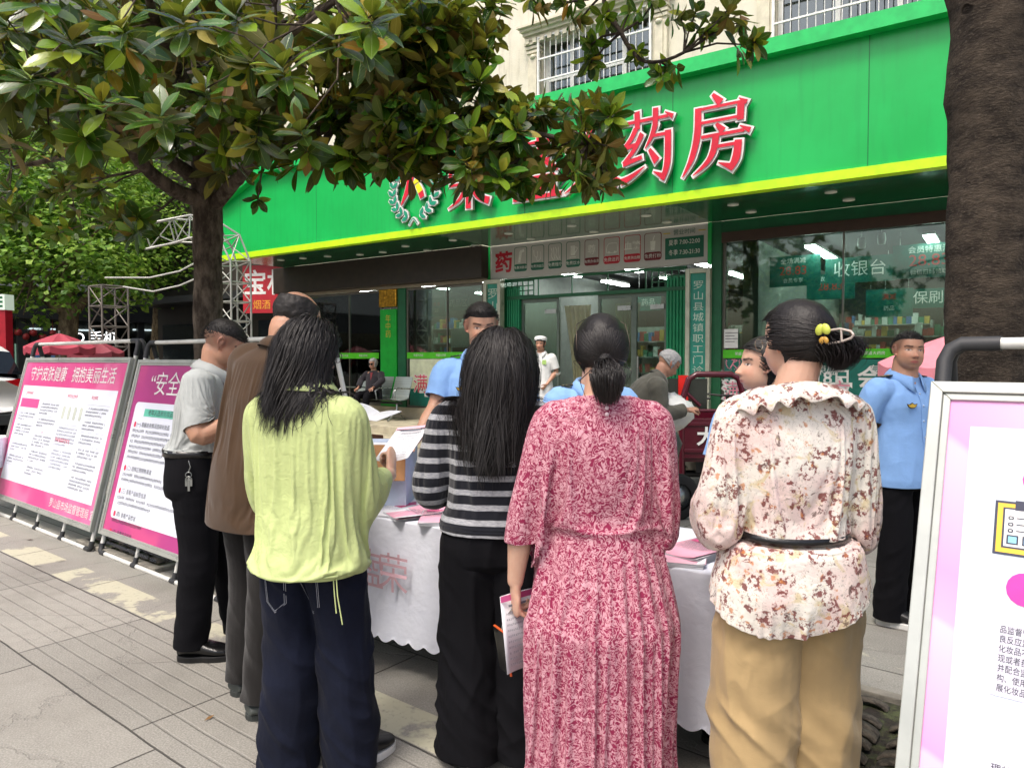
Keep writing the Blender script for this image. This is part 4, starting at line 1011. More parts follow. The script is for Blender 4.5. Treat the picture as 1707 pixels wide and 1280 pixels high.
# --- tree 1, behind the men at the left
b1 = flat(at(352, 600, Y=6.0))
def A(x, y, d): return at(x, y, Y=d)
fork = A(346, 335, 6.0)
skel1 = [[(b1, .17), (A(352, 800, 6.0), .135), (A(350, 640, 6.0), .12), (A(347, 480, 6.0), .113), (fork, .118), (A(342, 200, 6.05), .11), (A(335, 60, 6.1), .09), (A(325, -120, 6.1), .06), (A(320, -300, 6.1), .03)],
         [(fork, .07), (A(300, 322, 5.8), .06), (A(245, 282, 5.5), .05), (A(180, 200, 5.1), .035), (A(90, 120, 4.6), .02)],
         [(A(342, 310, 6.0), .065), (A(290, 272, 5.9), .055), (A(230, 240, 6.3), .045), (A(120, 260, 6.6), .03), (A(20, 280, 6.6), .018)],
         [(A(350, 350, 6.0), .065), (A(395, 300, 5.8), .05), (A(440, 258, 5.5), .04), (A(560, 210, 5.1), .034), (A(700, 190, 4.9), .026), (A(850, 215, 4.8), .02), (A(980, 240, 4.8), .012)],
         [(A(345, 250, 6.0), .06), (A(400, 180, 5.3), .045), (A(460, 80, 4.6), .03), (A(560, 0, 4.1), .02)],
         [(A(340, 200, 6.0), .055), (A(300, 120, 5.2), .04), (A(260, 40, 4.5), .03), (A(240, -60, 4.0), .02)],
         [(A(345, 120, 6.1), .05), (A(420, 60, 6.6), .035), (A(520, 20, 7.0), .02)], [(A(340, 60, 6.1), .045), (A(240, 0, 6.8), .03), (A(130, -40, 7.2), .02)]]
T = []
def fill(x0, x1, y0, y1, d0, d1, n, s0=.15, s1=.2, dr=None):
    for i in range(n):
        T.append((A(rnd.uniform(x0, x1), rnd.uniform(y0, y1), rnd.uniform(d0, d1)), rnd.uniform(s0, s1), dr))
fill(-120, 640, -160, 120, 3.9, 6.8, 190, .19, .25)
fill(-100, 330, 60, 250, 4.2, 6.5, 84, .18, .24)
fill(350, 640, 60, 285, 4.4, 6.2, 80, .18, .24)
fill(-60, 240, 240, 390, 5.0, 6.6, 24, .15, .2)
fill(380, 620, 180, 290, 4.9, 5.8, 16, .14, .17)
for x, y, d in ((430, 335, 5.6), (405, 290, 5.8), (200, 360, 5.4), (95, 390, 5.2), (140, 300, 5.6), (20, 360, 5.4), (235, 375, 5.6)): T.append((A(x, y, d), .14, Vector((.1, -.3, -.25))))
fill(560, 720, 150, 270, 4.6, 5.4, 38, .17, .21); fill(620, 860, 120, 295, 4.5, 5.3, 75, .16, .2); fill(780, 1030, 165, 310, 4.5, 5.1, 66, .14, .18); fill(620, 760, 30, 160, 4.6, 5.6, 36, .17, .22)
fill(560, 840, -20, 100, 4.4, 5.4, 60, .17, .22)
for x, y, d, s in ((300, 25, 2.95, .17), (470, 110, 3.3, .18), (265, 190, 3.6, .18), (120, 65, 3.3, .19), (50, 120, 3.7, .17), (170, 170, 3.7, .18), (500, 215, 3.8, .17), (390, 20, 3.5, .19), (620, 25, 3.4, .18), (560, 60, 3.6, .18), (70, -10, 3.2, .18), (10, 30, 3.4, .18), (340, 150, 3.9, .17), (200, 40, 3.8, .18)):
    T.append((A(x, y, d), s*1.15, Vector((rnd.uniform(-.3, .3), -.55, .7))))
magnolia('magnolia_tree', b1, skel1, T, rnd, 'leafy magnolia with dark forked trunk behind the two men at left', MBK, .13, (.15, .2))
# --- tree 2, thick trunk at the right edge
b2 = flat(at(1648, 600, Y=2.5)); T = []
# local helper keeps the trunk axis through the seen edges
top2 = [(b2, .19), (A(1646, 900, 2.5), .14), (A(1645, 640, 2.5), .125), (A(1650, 300, 2.5), .12), (A(1652, 100, 2.5), .127), (A(1650, -60, 2.5), .132), (A(1640, -300, 2.5), .12), (A(1620, -700, 2.5), .1)]
skel2 = [top2, [(A(1645, -60, 2.5), .08), (A(1500, -140, 3.6), .06), (A(1300, -120, 3.9), .04), (A(1120, -70, 4.1), .025), (A(1010, -15, 4.2), .014), (A(1035, 55, 4.2), .012), (A(1065, 98, 4.2), .011), (A(1100, 103, 4.2), .01), (A(1140, 88, 4.2), .009), (A(1195, 52, 4.2), .007)],
         [(A(1645, -200, 2.5), .08), (A(1500, -400, 3.0), .06), (A(1300, -600, 2.9), .03)], [(A(1645, -260, 2.5), .08), (A(1800, -500, 3.2), .05), (A(1900, -800, 3.2), .03)], [(A(1640, -280, 2.5), .07), (A(1560, -500, 3.9), .05), (A(1400, -560, 4.8), .03), (A(1200, -500, 5.2), .02)]]
for x, y, d, s in ((905, 15, 4.3, .12), (940, 5, 4.2, .12), (965, 35, 4.3, .13), (985, 75, 4.3, .13), (985, 105, 4.35, .14), (1010, 30, 4.2, .12), (1050, 20, 4.2, .13), (1065, 88, 4.2, .1), (1100, 125, 4.2, .13), (1115, 118, 4.25, .12), (1135, 30, 4.2, .12), (1160, 20, 4.2, .13), (1175, 55, 4.2, .13), (1215, 15, 4.2, .13), (1245, 75, 4.25, .14), (1260, 70, 4.2, .13), (1195, 35, 4.3, .12), (880, -5, 4.3, .13), (1090, 5, 4.1, .12), (1235, 40, 4.3, .12)):
    T.append((A(x, y, d), s, Vector((rnd.uniform(-.4, .4), rnd.uniform(-.4, .1), -.12+rnd.uniform(-.2, .35)))))
for i in range(130):  # unseen upper crown above the frame, added for the shade it casts
    T.append((A(1400, -420, 3.8)+Vector((rnd.gauss(0, 1.0), rnd.gauss(0, 1.1), rnd.uniform(.0, 1.5))), rnd.uniform(.15, .19), None))
magnolia('magnolia_tree', b2, skel2, T, rnd, 'thick rough tree trunk at the right edge with leafy twigs hanging in from above', MBK2, .16, (.15, .2))
# ================================================================ A-frame poster boards
ALU = plain('board_aluminium', '#b5b8b1', .3, metal=.45, var=.08); TUBW = plain('tube_white', '#d2d2cc', .35); RUB = plain('rubber_joint', '#2e2f31', .55)
TIN = plain('text_ink', '#3c3f48', .6); TGR = plain('text_ink_grey', '#6f7480', .6); TRED = plain('text_ink_red', '#d23a5a', .5); TGN = plain('poster_mint', '#5fb8a0', .5); PWH = plain('poster_white', '#dfe3ee', .35, var=.02)
def glyph_rows(b, M, x0, y0, x1, rows, h, gap, m, rnd, dens=.86, ind=0):
    """rows of small unreadable print: dark marks the size of characters"""
    for r in range(rows):
        y = y0-r*(h+gap); x = x0+(ind if r == 0 else 0); xe = x1 if r < rows-1 else x0+(x1-x0)*rnd.uniform(.3, .8)
        while x < xe-h:
            if rnd.random() < dens:
                b.m = m; w_ = h*.82
                k = rnd.randrange(4)
                if k == 0: rect(b, M, x, y, x+w_, y+h*.16, 0); rect(b, M, x+w_*.42, y, x+w_*.58, y+h, .0004); rect(b, M, x+w_*.05, y+h*.55, x+w_*.95, y+h*.7, .0002)
                elif k == 1: rect(b, M, x, y, x+w_*.16, y+h); rect(b, M, x+w_*.3, y+h*.8, x+w_, y+h*.95); rect(b, M, x+w_*.3, y+h*.4, x+w_, y+h*.55, .0002); rect(b, M, x+w_*.6, y, x+w_*.76, y+h, .0004)
                elif k == 2: rect(b, M, x, y+h*.75, x+w_, y+h*.9); rect(b, M, x+w_*.1, y, x+w_*.25, y+h*.9, .0002); rect(b, M, x+w_*.75, y, x+w_*.9, y+h*.9, .0004); rect(b, M, x+w_*.1, y+h*.3, x+w_*.9, y+h*.42, .0006)
                else: rect(b, M, x, y+h*.45, x+w_, y+h*.6); rect(b, M, x+w_*.2, y, x+w_*.35, y+h, .0002); rect(b, M, x+w_*.55, y, x+w_*.7, y+h, .0004)
            x += h*1.05
def aframe(left_ground, adir, lean, W, zlo, zhi, zhandle, label, content, group=None, fw=.045):
    a = Vector((adir.x, adir.y, 0)).normalized(); rz = math.atan2(a.y, a.x)
    root = empty('poster_board', Vector((left_ground.x, left_ground.y, 0)), rz, label, 'display board', group)
    c, s = math.cos(lean), math.sin(lean)
    def PM(off=0): # panel matrix, origin at left foot, x right, y up the slope, z out of the face
        return Matrix(((1,0,0,0),(0,s,-c,0),(0,c,s,0),(0,0,0,1)))@Matrix.Translation((0, 0, off))
    M = PM(); y0, y1, yh = zlo/c, zhi/c, zhandle/c
    b = MB()      # frame with mitred corners
    for i, (o_, z) in enumerate(((0, .012), (fw*.62, .004))):
        i2 = o_+fw*(.62 if i == 0 else .38)
        A_ = [(o_, y0+o_), (W-o_, y0+o_), (W-o_, y1-o_), (o_, y1-o_)]; B_ = [(i2, y0+i2), (W-i2, y0+i2), (W-i2, y1-i2), (i2, y1-i2)]
        for k in range(4):
            q = [A_[k], A_[(k+1) % 4], B_[(k+1) % 4], B_[k]]
            vs = [M@Vector((x, y, zz)) for zz in (z, -.02) for x, y in q]
            b.add(vs, [(0,1,2,3), (7,6,5,4), (0,4,5,1), (1,5,6,2), (2,6,7,3), (3,7,4,0)])
    b.build('frame', ALU, root, bevel=.0025)
    b = MB(); b.box((fw*.9, y0+fw*.9, -.014), (W-fw*.9, y1-fw*.9, -.006), M); b.build('backing', plain('board_back', '#c9c9c9', .6), root)
    pb_ = MB(); mats = content(pb_, M@Matrix.Translation((fw, y0+fw, -.004)), W-2*fw, y1-y0-2*fw); pb_.build('poster', mats, root)
    # tube stand: front legs, ground bar, handle, rear legs
    r = .016
    for sgn, nm in ((1, 'front'), (-1, 'rear')):
        def Q(x, y, z=-.035):
            p = M@Vector((x, y, z))
            if sgn == -1: top = M@Vector((x, yh, -.035)); p = Vector((p.x, 2*top.y-p.y+.03, p.z))
            return p
        fr = MB(); e = .05
        for x in (.02, W-.02):
            fr.tube([Q(x, .05), Q(x, yh-.12)], r, 10)
        nleg = 4
        for k in range(1, nleg): x = .02+(W-.04)*k/nleg; fr.tube([Q(x, .05), Q(x, y0+.1)], r*.8, 8)
        fr.tube([Q(.06, .02), Q(W-.06, .02)], r, 10); fr.tube([Q(.14, yh), Q(W-.14, yh)], r, 10)
        fr.build('tube_frame', TUBW, root)
        j = MB()
        for x, d in ((.02, 1), (W-.02, -1)):
            j = MB(); j.tube([Q(x, yh-.13), Q(x, yh-.05), Q(x+d*.012, yh-.018), Q(x+d*.04, yh), Q(x+d*.13, yh)], r*1.3, 10); j.build('rubber_joint', RUB, root); j = MB(); j.tube([Q(x, .09), Q(x, .035), Q(x+d*.02, .02), Q(x+d*.09, .02)], r*1.3, 10); j.build('rubber_joint', RUB, root)
        for k in range(1, nleg): j = MB(); x = .02+(W-.04)*k/nleg; j.tube([Q(x-.035, .02), Q(x+.035, .02)], r*1.35, 8); j.tube([Q(x, .02), Q(x, .08)], r*1.15, 8); j.build('rubber_joint', RUB, root)
    return root
def pink_mat(name, c1, c2, wave=True):
    m = Mat(name); k = m.coord(); n = m.noise(k, .8, 2, dist=1.5); x, y, z = m.xyz(k)
    return m.fin(m.mix(n.step(.42, .6), srgb(c1), srgb(c2)), rough=.3)
def poster1(b, M, W, H):
    rnd = random.Random(5); mats = [pink_mat('poster_rose', '#cf4a86', '#d96f9c'), PWH, WHT, TIN, TRED, TGR, pink_mat('poster_rose2', '#dd5590', '#c93a72'), plain('pale_figures', '#b9bfb4', .5)]
    b.m = 0; rect(b, M, 0, 0, W, H)
    b.m = 1; rect(b, M, .06, .15, W-.07, H-.24, .0015)
    M2 = M@Matrix.Translation((0, 0, .003))
    put_text(b, M2@Matrix.Translation((W*.5, H-.125, 0)), '守护皮肤健康   拥抱美丽生活', .155, m=2, offset=0, sp=1.02)
    put_text(b, M2@Matrix.Translation((W-.45, .07, 0)), '罗山县市场监督管理局 宣', .085, m=2, offset=0)
    cw = (W-.2)/4; X0 = .1; top = H-.27
    b.m = 6; rect(b, M2, X0, top-.19, X0+cw-.05, top-.1)
    for c_ in range(4):
        x0 = X0+c_*cw; x1 = x0+cw-.05; y = top-.06
        if c_ != 1: glyph_rows(b, M2, x0+.08, y, x1-.05, 1, .032, .01, 4, rnd, 1)
        y -= .17 if c_ == 0 else .06
        if c_ == 2:
            for q in range(4): b.m = 7; rrect(b, M2, x0+.04+q*.13, y-.14, x0+.1+q*.13, y-.02, .02)
            y -= .2
        k = 0
        while y > .25:
            b.m = 5; rect(b, M2, x0, y+.012, x1, y+.0135, .0)
            if k % 3 == 2 and c_ in (0, 1): glyph_rows(b, M2, x0+.2, y-.03, x1-.2, 1, .02, 0, 4, rnd, 1); y -= .04
            rr = rnd.randint(3, 4) if c_ != 2 else 6
            if y-.03-rr*.03 < .18: break
            glyph_rows(b, M2, x0+.02, y-.03, x1-.01, rr, .0185, .0115, 3 if c_ != 2 else 5, rnd, .93, .03); y -= rr*.03+.03; k += 1
    glyph_rows(b, M2, X0+2*cw+.04, .60, X0+3*cw-.06, 1, .04, 0, 4, rnd, 1)
    return mats
def poster2(b, M, W, H):
    rnd = random.Random(9); mats = [pink_mat('poster_magenta', '#a83a7c', '#c44a80'), PWH, WHT, TIN, TRED, TGN, plain('poster_coral', '#e0707c', .5)]
    b.m = 0; rect(b, M, 0, 0, W, H); b.m = 1; rrect(b, M, .07, .1, W-.07, H-.3, .04, .0015)
    M2 = M@Matrix.Translation((0, 0, .003)); tt = '“安全用妆  美丽有方”'
    put_text(b, M2@Matrix.Translation((W*.5, H-.16, 0)), tt, .2, m=2)
    b.m = 5; rect(b, M2, .25, H-.41, 1.0, H-.35); put_text(b, M2@Matrix.Translation((.62, H-.38, .001)), '老年人选用化妆品注意事项', .05, m=3)
    y = H-.48
    heads = ['(一) 根据自身情况选择化妆品', '(二) 选择正规销售渠道', '(三) 查看产品标签信息', '(四) 查看产品性状', '(五) 查看产品价格']; rows = [6, 2, 2, 1, 2]
    for i, (hd_, rr) in enumerate(zip(heads, rows)):
        b.m = 4; rrect(b, M2, .12, y-.022, .155, y+.022, .015); put_text(b, M2@Matrix.Translation((.17, y, 0)), hd_, .042, m=3, align='LEFT')
        glyph_rows(b, M2, .12, y-.06, 1.18 if i else .95, rr, .024, .018, 3, rnd, .95); y -= .075+rr*.042+.02
    b.m = 6; rect(b, M2, .98, H-.86, 1.2, H-.68); b.m = 5; rrect(b, M2, 1.13, H-.68, 1.2, H-.61, .03, .0006)
    b.m = 5; rrect(b, M2, 1.24, .16, W-.1, H-.36, .03); b.m = 1; rrect(b, M2, 1.25, .17, W-.11, H-.37, .03, .0005)
    M3 = M2@Matrix.Translation((0, 0, .001)); y = H-.5
    while y > .42:
        glyph_rows(b, M3, 1.3, y, W-.2, 3, .024, .018, 3, rnd, .95); y -= .18
    for q in range(4): b.m = 4; rect(b, M3, 1.3+q*.22, .27, 1.44+q*.22, .30); rect(b, M3, 1.3+q*.22, .36, 1.44+q*.22, .39)
    put_text(b, M3@Matrix.Translation((W-.4, .13, 0)), '罗山县市场监督管理局', .06, m=3)
    return mats
def poster3(b, M, W, H):
    m = Mat('poster_light_pink'); k = m.coord(); x, y, z = m.xyz(k)
    wv = (m.noise(m.comb(x, x*.0, z*.8), 1.1, 1)*1.2+z*1.4+x*.35); f = wv.fract(); cc = m.ramp(f, [(0, srgb('#e794cf')), (.42, srgb('#eab2dc')), (.44, srgb('#e693cc')), (.8, srgb('#ecb7de')), (.82, srgb('#e8a0d2')), (1, srgb('#e794cf'))])
    LP = m.fin(cc, rough=.28)
    mats = [LP, plain('poster_cool_white', '#c3ccd9', .32, var=.015), plain('hot_pink', '#e0379c', .35), TIN, plain('panel_lavender', '#c9c6d4', .35, var=.015), plain('clip_yellow', '#e2b83a', .4), plain('outline_navy', '#33364a', .4), plain('sky_blue', '#85c4dc', .4), WHT]
    b.m = 0; rect(b, M, 0, 0, W, H); b.m = 1; rect(b, M, .050, -.0, W-.050, H-.070, .0015)
    M2 = M@Matrix.Translation((0, 0, .003))
    def pl(px, py): return px, py
    x0 = .135
    b.m = 2; rrect(b, M2, x0+.035, H-.235, W-.3, H-.165, .034)
    put_text(b, M2@Matrix.Translation((W*.5, H-.20, .001)), '化妆品不良反应监测', .05, m=8)
    # clipboard drawing
    cx, cy = 0, 0; M2c = M2; M2 = M2@Matrix.Translation((x0-.012, H-.265, 0))@Matrix.Scale(.72, 4)
    b.m = 6; rect(b, M2, cx-.008, cy-.178, cx+.2, cy+.008, 0); b.m = 5; rect(b, M2, cx, cy-.17, cx+.192, cy, .0006); b.m = 6; rect(b, M2, cx+.016, cy-.154, cx+.176, cy-.014, .0012); b.m = 8; rect(b, M2, cx+.022, cy-.148, cx+.17, cy-.02, .0018)
    b.m = 6; rect(b, M2, cx+.05, cy-.022, cx+.14, cy+.012, .0024)
    for q in range(3):
        y_ = cy-.05-.022*q; b.m = 6; rrect(b, M2, cx+.032, y_-.006, cx+.048, y_+.007, .005, .0024); b.m = 8; rrect(b, M2, cx+.036, y_-.002, cx+.044, y_+.003, .002, .003); b.m = 6; rect(b, M2, cx+.056, y_-.001, cx+.15, y_+.003, .0024)
    for q in range(2): b.m = 6; rect(b, M2, cx+.03+q*.045, cy-.14, cx+.064+q*.045, cy-.108, .0024); b.m = 7; rect(b, M2, cx+.035+q*.045, cy-.135, cx+.059+q*.045, cy-.113, .003)
    M2 = M2c; b.m = 2; rrect(b, M2, x0+.015, H-.51, W-.3, H-.43, .039)
    b.m = 4; rect(b, M2, x0-.005, H-.725, W-.25, H-.53, 0); rect(b, M2, x0-.03, .03, W-.25, H-.81, 0)
    for q, t in enumerate(('品监督管理部门开展化妆品不', '良反应监测工作，收集', '化妆品不良反应报告，发', '现或者获知化妆品不良反应', '并配合监管部门开', '构、使用单位应当', '展化妆品安全宣传')):
        put_text(b, M2@Matrix.Translation((x0+.008, H-.572-q*.0225, .001)), t, .019, m=3, xs=.8, align='LEFT')
    for q, t in enumerate(('理的化妆品安全风险', '进化妆品行业健康发展')): put_text(b, M2@Matrix.Translation((x0+.008, H-.885-q*.027, .001)), t, .021, m=3, align='LEFT')
    return mats
a50 = Vector((.777, -.629, 0)); G1_ = at(145, 918, Z=.02); gl = flat(G1_)-a50*2.47
aframe(gl, a50, R(13.7), 2.45, .16, 1.55, 1.70, 'wide pink poster board farthest left with white slogan heading', poster1, 'poster boards on tube stands')
aframe(flat(G1_)+a50*.06+Vector((.02, .02, 0)), a50, R(13.7), 2.45, .16, 1.53, 1.68, 'magenta bordered poster board behind the grey shirt man', poster2, 'poster boards on tube stands')
a49 = Vector((.755, -.656, 0)); L3 = R(19); tl = at(1553, 637, Y=2.0); m3 = Vector((-a49.y*-1, -a49.x, 0)); m3 = Vector((-.656, -.755, 0))
g3 = flat(tl)+m3*(tl.z*math.tan(L3))
aframe(g3, a49, L3, 2.45, .1, tl.z, tl.z+.118, 'close pale pink poster board cut by the right edge of the photo', poster3, 'poster boards on tube stands', fw=.05)
# ================================================================ table under a white cloth
ta = Vector((.83, -.557, 0)).normalized(); tn = Vector((.557, .83, 0)).normalized(); TR_ = Vector((1.114, 2.35, 0))-ta*.15; TLN = 2.70; TW_ = .62; TH = .75
TO = TR_-ta*TLN; trz = math.atan2(ta.y, ta.x)      # local: x along, y away from camera
def T2(x, y, z=TH): return TO+ta*x+tn*y+Vector((0, 0, z))
tb = empty('folding_table', TO, trz, 'long folding table with grey tube legs under the white cloth', 'table')
b = MB(); b.box((.01, .01, TH-.035), (TLN-.01, TW_-.01, TH-.004)); b.build('table_top', plain('table_grey', '#8f9192', .5), tb, bevel=.004)
for x in (.16, 1.34, 1.52, TLN-.16):
    b = MB(); sx = .05 if x in (.16, 1.52) else -.05
    for y in (.05, TW_-.05): b.tube([(x, y, TH-.04), (x+sx, y, .03)], .014, 10)
    b.tube([(x+sx*.8, .05, .15), (x+sx*.8, TW_-.05, .15)], .01, 8); b.build('leg', plain('leg_grey', '#7d8080', .35, metal=.5), tb)
    b = MB()
    for y in (.05, TW_-.05): b.tube([(x+sx*.93, y, .05), (x+sx, y, .0)], .018, 10)
    b.build('rubber_foot', RUB, tb)
cl = MB(); cl.smooth = True; NX = 280; NS = 30; NT = 10; drop = .585
def cloth_pt(u, side, t):   # u along 0..1, t 0..1 down the skirt
    x = u*TLN; w_ = math.sin(x*9+side*2)*.5+math.sin(x*17.3+1+side)*.3+math.sin(x*31+2)*.2
    f = t**.8; o = .008+.022*f*(1+w_)+.05*f*f*(.3)
    sc_ = .5-.5*abs(math.sin(x*math.pi/.095)) if t >= 1 else 0
    z = TH+.003-t*drop+(.0 if t < 1 else .024*(1-abs(math.sin(x*math.pi/.095)))) 
    if t < .04: z = TH+.003-.5*t*t/.04*drop
    return x, o, z
vs = []
# strip across: front skirt bottom -> top -> back skirt bottom
for i in range(NX+1):
    u = i/NX
    for j in range(NS, -1, -1): x, o, z = cloth_pt(u, 0, j/NS); vs.append((x, -o, z))
    for j in range(1, NT): vs.append((u*TLN, TW_*j/NT, TH+.003+.0015*mnoise.noise(Vector((u*12, j*.6, 1)))))
    for j in range(NS+1): x, o, z = cloth_pt(u, 1, j/NS); vs.append((x, TW_+o, z))
K = 2*(NS+1)+NT-1; cl.add(vs, [(i*K+j, (i+1)*K+j, (i+1)*K+j+1, i*K+j+1) for i in range(NX) for j in range(K-1)])
# end skirts
for xe, sg_ in ((0, -1), (TLN, 1)):
    vs = []; N = 60
    for i in range(N+1):
        y = -.012+(TW_+.024)*i/N
        for j in range(NS+1):
            t = j/NS; f = t**.8; o = .006+.03*f*(1+.6*math.sin(y*21+xe)); sp = (i/N-.5)*.07*f
            vs.append((xe+sg_*o, y+sp, TH+.003-t*drop*(1.0) + (.024*(1-abs(math.sin(y*math.pi/.095))) if j == NS else 0)))
    cl.add(vs, [(i*(NS+1)+j, i*(NS+1)+j+1, (i+1)*(NS+1)+j+1, (i+1)*(NS+1)+j) for i in range(N) for j in range(NS)])
cm_ = Mat('white_cloth'); k = cm_.coord(); n = cm_.noise(k, 3.2, 4, .6); n2 = cm_.noise(k, 9, 5, .6, dist=.8); cm_.bump(n2*.22+n+cm_.noise(k, 500, 1)*.02, .02, .7)
CLM = cm_.fin(cm_.mix(n, srgb('#d8dbe7'), srgb('#e2e4ec')), rough=.75, Sheen_Weight=.2)
co = cl.build('tablecloth', CLM, None, label='white tablecloth with scalloped hem hanging over the long table', cat='tablecloth'); co.location = TO; co.rotation_euler.z = trz
b = MB(); 
xr = 0.0
for px, ch in ((655, '荣'), (590, '盛')):
    p = at(px, 985, Y=3.4); xx = (p-TO).dot(ta); v, f = textmesh(ch, .2); b.m = 0
    b.add([(xx-q.x, -.046-.006*math.sin((xx-q.x)*9)-(.03 if q.y < 0 else .018)*.55, .50+q.y) for q in v], [t[::-1] for t in f])
b.build('faded_print', plain('faded_print', '#c9a3ac', .8), co)
# leaflets
PINKL = plain('leaflet_pink', '#d9a0b4', .35, var=.12); PINKD = plain('leaflet_magenta', '#c04a7c', .35); PAPW = plain('paper_white', '#dcdde2', .5, var=.02)
def leaflet(x, y, z, rot, label, lay=3, mat=PINKL, w_=.21, h=.285, rnd=random.Random(4), back=PAPW, group='printed leaflets on the table'):
    b = MB(); b.smooth = True; N = 8
    for q in range(lay):
        dz = q*.0022; r2 = rnd.uniform(-.05, .05); cv = rnd.uniform(.0, .012); b.m = 0 if q == lay-1 else 1
        M = Matrix.Rotation(r2, 4, 'Z'); vs = []
        for e in (0, -.0015):
            for i in range(N+1):
                u = i/N-.5
                for v_ in (-.5, .5): vs.append(M@Vector((u*w_, v_*h, dz+e+cv*(2*u)**2*(1 if u > 0 else .4))))
        n_ = 2*(N+1); b.add(vs, [(2*i, 2*i+2, 2*i+3, 2*i+1) for i in range(N)]+[(n_+2*i+1, n_+2*i+3, n_+2*i+2, n_+2*i) for i in range(N)]+[(2*i, n_+2*i, n_+2*i+2, 2*i+2) for i in range(N)]+[(2*i+1, 2*i+3, n_+2*i+3, n_+2*i+1) for i in range(N)])
    top = lay*.0022; M = Matrix.Translation((0, 0, top+.002)); b.smooth = False
    b.m = 2; rect(b, M, -w_*.42, h*.3, w_*.2, h*.42, .0); glyph_rows(b, M, -w_*.4, h*.2, w_*.25, 6, .009, .009, 3, rnd, .9)
    o = b.build('leaflet', [mat, back, PINKD, TGR], label=label, cat='leaflet', group=group); o.location = T2(x, y, z+.0035); o.rotation_euler.z = trz+rot; return o
def tx(px, py): p = at(px, py, Z=TH); return (p-TO).dot(ta), (p-TO).dot(tn)
LB = [(650, 853, .2, 5, PAPW, 'white printed leaflet nearest the lime jacket'), (690, 862, -.5, 8, PINKL, 'tilted pink leaflet pile left of the striped sweater'), (722, 872, .6, 10, PINKL, 'thick pink leaflet pile at the cloth edge by the striped sweater'), (712, 845, -.2, 5, PINKD, 'magenta leaflet pile behind the other leaflets'), (672, 838, .9, 4, PAPW, 'pale blue white sheet just before the cardboard box'), (735, 850, .1, 9, PINKL, 'pink leaflet pile half hidden by the striped sweater'), (1130, 932, .25, 9, PINKL, 'pink leaflet pile between the rose dress and the floral blouse'), (1160, 926, -.3, 12, PINKL, 'thick pink leaflet pile touching the floral blouse'), (1010, 900, .1, 8, PINKL, 'pink leaflet pile in front of the rose dress')]
for px, py, rot, lay, mt, lab in LB:
    x, y = tx(px, py); leaflet(x, max(.13, min(TW_-.13, y)), TH, rot, lab, lay, mt)
CARD = plain('cardboard', '#a5794f', .8, var=.1, nscale=20); CARDI = plain('cardboard_dark', '#7d5136', .8)
def carton(x, y, rot, w_, d, h, label, mat, flap=True):
    root = empty('cardboard_box', T2(x, y, TH+.004), trz+rot, label, 'box', 'boxes on the table'); b = MB(); t = .004
    b.box((-w_/2, -d/2, 0), (w_/2, -d/2+t, h)); b.box((-w_/2, d/2-t, 0), (w_/2, d/2, h)); b.box((-w_/2, -d/2+t, 0), (-w_/2+t, d/2-t, h)); b.box((w_/2-t, -d/2+t, 0), (w_/2, d/2-t, h)); b.box((-w_/2+t, -d/2+t, 0), (w_/2-t, d/2-t, t))
    b.build('box_body', mat, root)
    if flap:
        b = MB(); b.add([(-w_/2, -d/2-.001, h), (w_/2, -d/2-.001, h), (w_/2+.005, -d/2-.05, h-.18), (-w_/2, -d/2-.05, h-.18), (-w_/2, -d/2-.005, h+.002), (w_/2, -d/2-.005, h+.002), (w_/2+.005, -d/2-.054, h-.178), (-w_/2, -d/2-.054, h-.178)], [(0,1,2,3),(7,6,5,4),(0,4,5,1),(1,5,6,2),(2,6,7,3),(3,7,4,0)]); b.build('flap', CARD, root)
        b = MB(); b.box((-w_/2+.01, -d/2+.01, h-.06), (w_/2-.01, d/2-.01, h-.02)); b.build('papers', PAPW, root)
    return root
x, y = tx(672, 832); carton(x-.01, .30, .52, .28, .3, .33, 'white box with brown cardboard flap under the officer hand', plain('box_pale_blue', '#b9c6d8', .6))
p = at(628, 730, Y=4.45); xx, yy = (p-TO).dot(ta), (p-TO).dot(tn); carton(min(xx, .9), .42, -.1, .3, .28, .33, 'reddish brown cardboard box at the far side of the table', CARDI)
# bare thermos style table at far left
rt = empty('small_table', flat(at(-90, 735, Z=.72)), 0, 'small white table at the left edge behind the poster board', 'table')
b = MB(); b.box((-.5, -.4, .70), (.5, .4, .74)); b.build('table_top', WHT, rt, bevel=.01)
b = MB(); b.box((-.52, -.42, .45), (.52, -.405, .745)); b.box((.505, -.405, .45), (.52, .42, .745)); b.build('cloth_skirt', CLM, rt)
for x in (-.45, .45):
    for y in (-.35, .35): b = MB(); b.bar((x, y, 0), (x, y, .70), .035); b.build('leg', BLK, rt)
# ================================================================ cargo tricycle
MAR = plain('maroon_paint', '#4a0f1e', .22, var=.08)
tp = flat(at(1217, 600, Y=7.5)); tr = empty('cargo_tricycle', tp, R(-2), 'maroon cargo tricycle with white characters on its tailgate', 'tricycle')
bw = .5
b = MB(); b.m = 0; b.box((-bw, 0, .50), (bw, .03, .92)); b.box((-bw+.03, -.012, .56), (bw-.03, 0, .60)); b.box((-bw+.03, -.012, .84), (bw-.03, 0, .88)); b.build('tailgate', MAR, tr, bevel=.006)
b = MB(); M = Matrix(((1,0,0,-.24),(0,0,-1,-.014),(0,1,0,.72),(0,0,0,1))); put_text(b, M, '大', .2, m=0, offset=.006); put_text(b, M@Matrix.Translation((.30, 0, 0)), '运', .2, m=0, offset=.006); M.translation.x = .25; put_text(b, M, '大', .2, offset=.006); b.build('tailgate_lettering', WHT, tr)
b = MB(); b.box((-bw, .03, .46), (bw, 1.4, .5)); b.box((-bw, .03, .50), (-bw+.03, 1.4, .92)); b.box((bw-.03, .03, .50), (bw, 1.4, .92)); b.box((-bw+.03, 1.37, .5), (bw-.03, 1.4, .92)); b.build('cargo_box', MAR, tr)
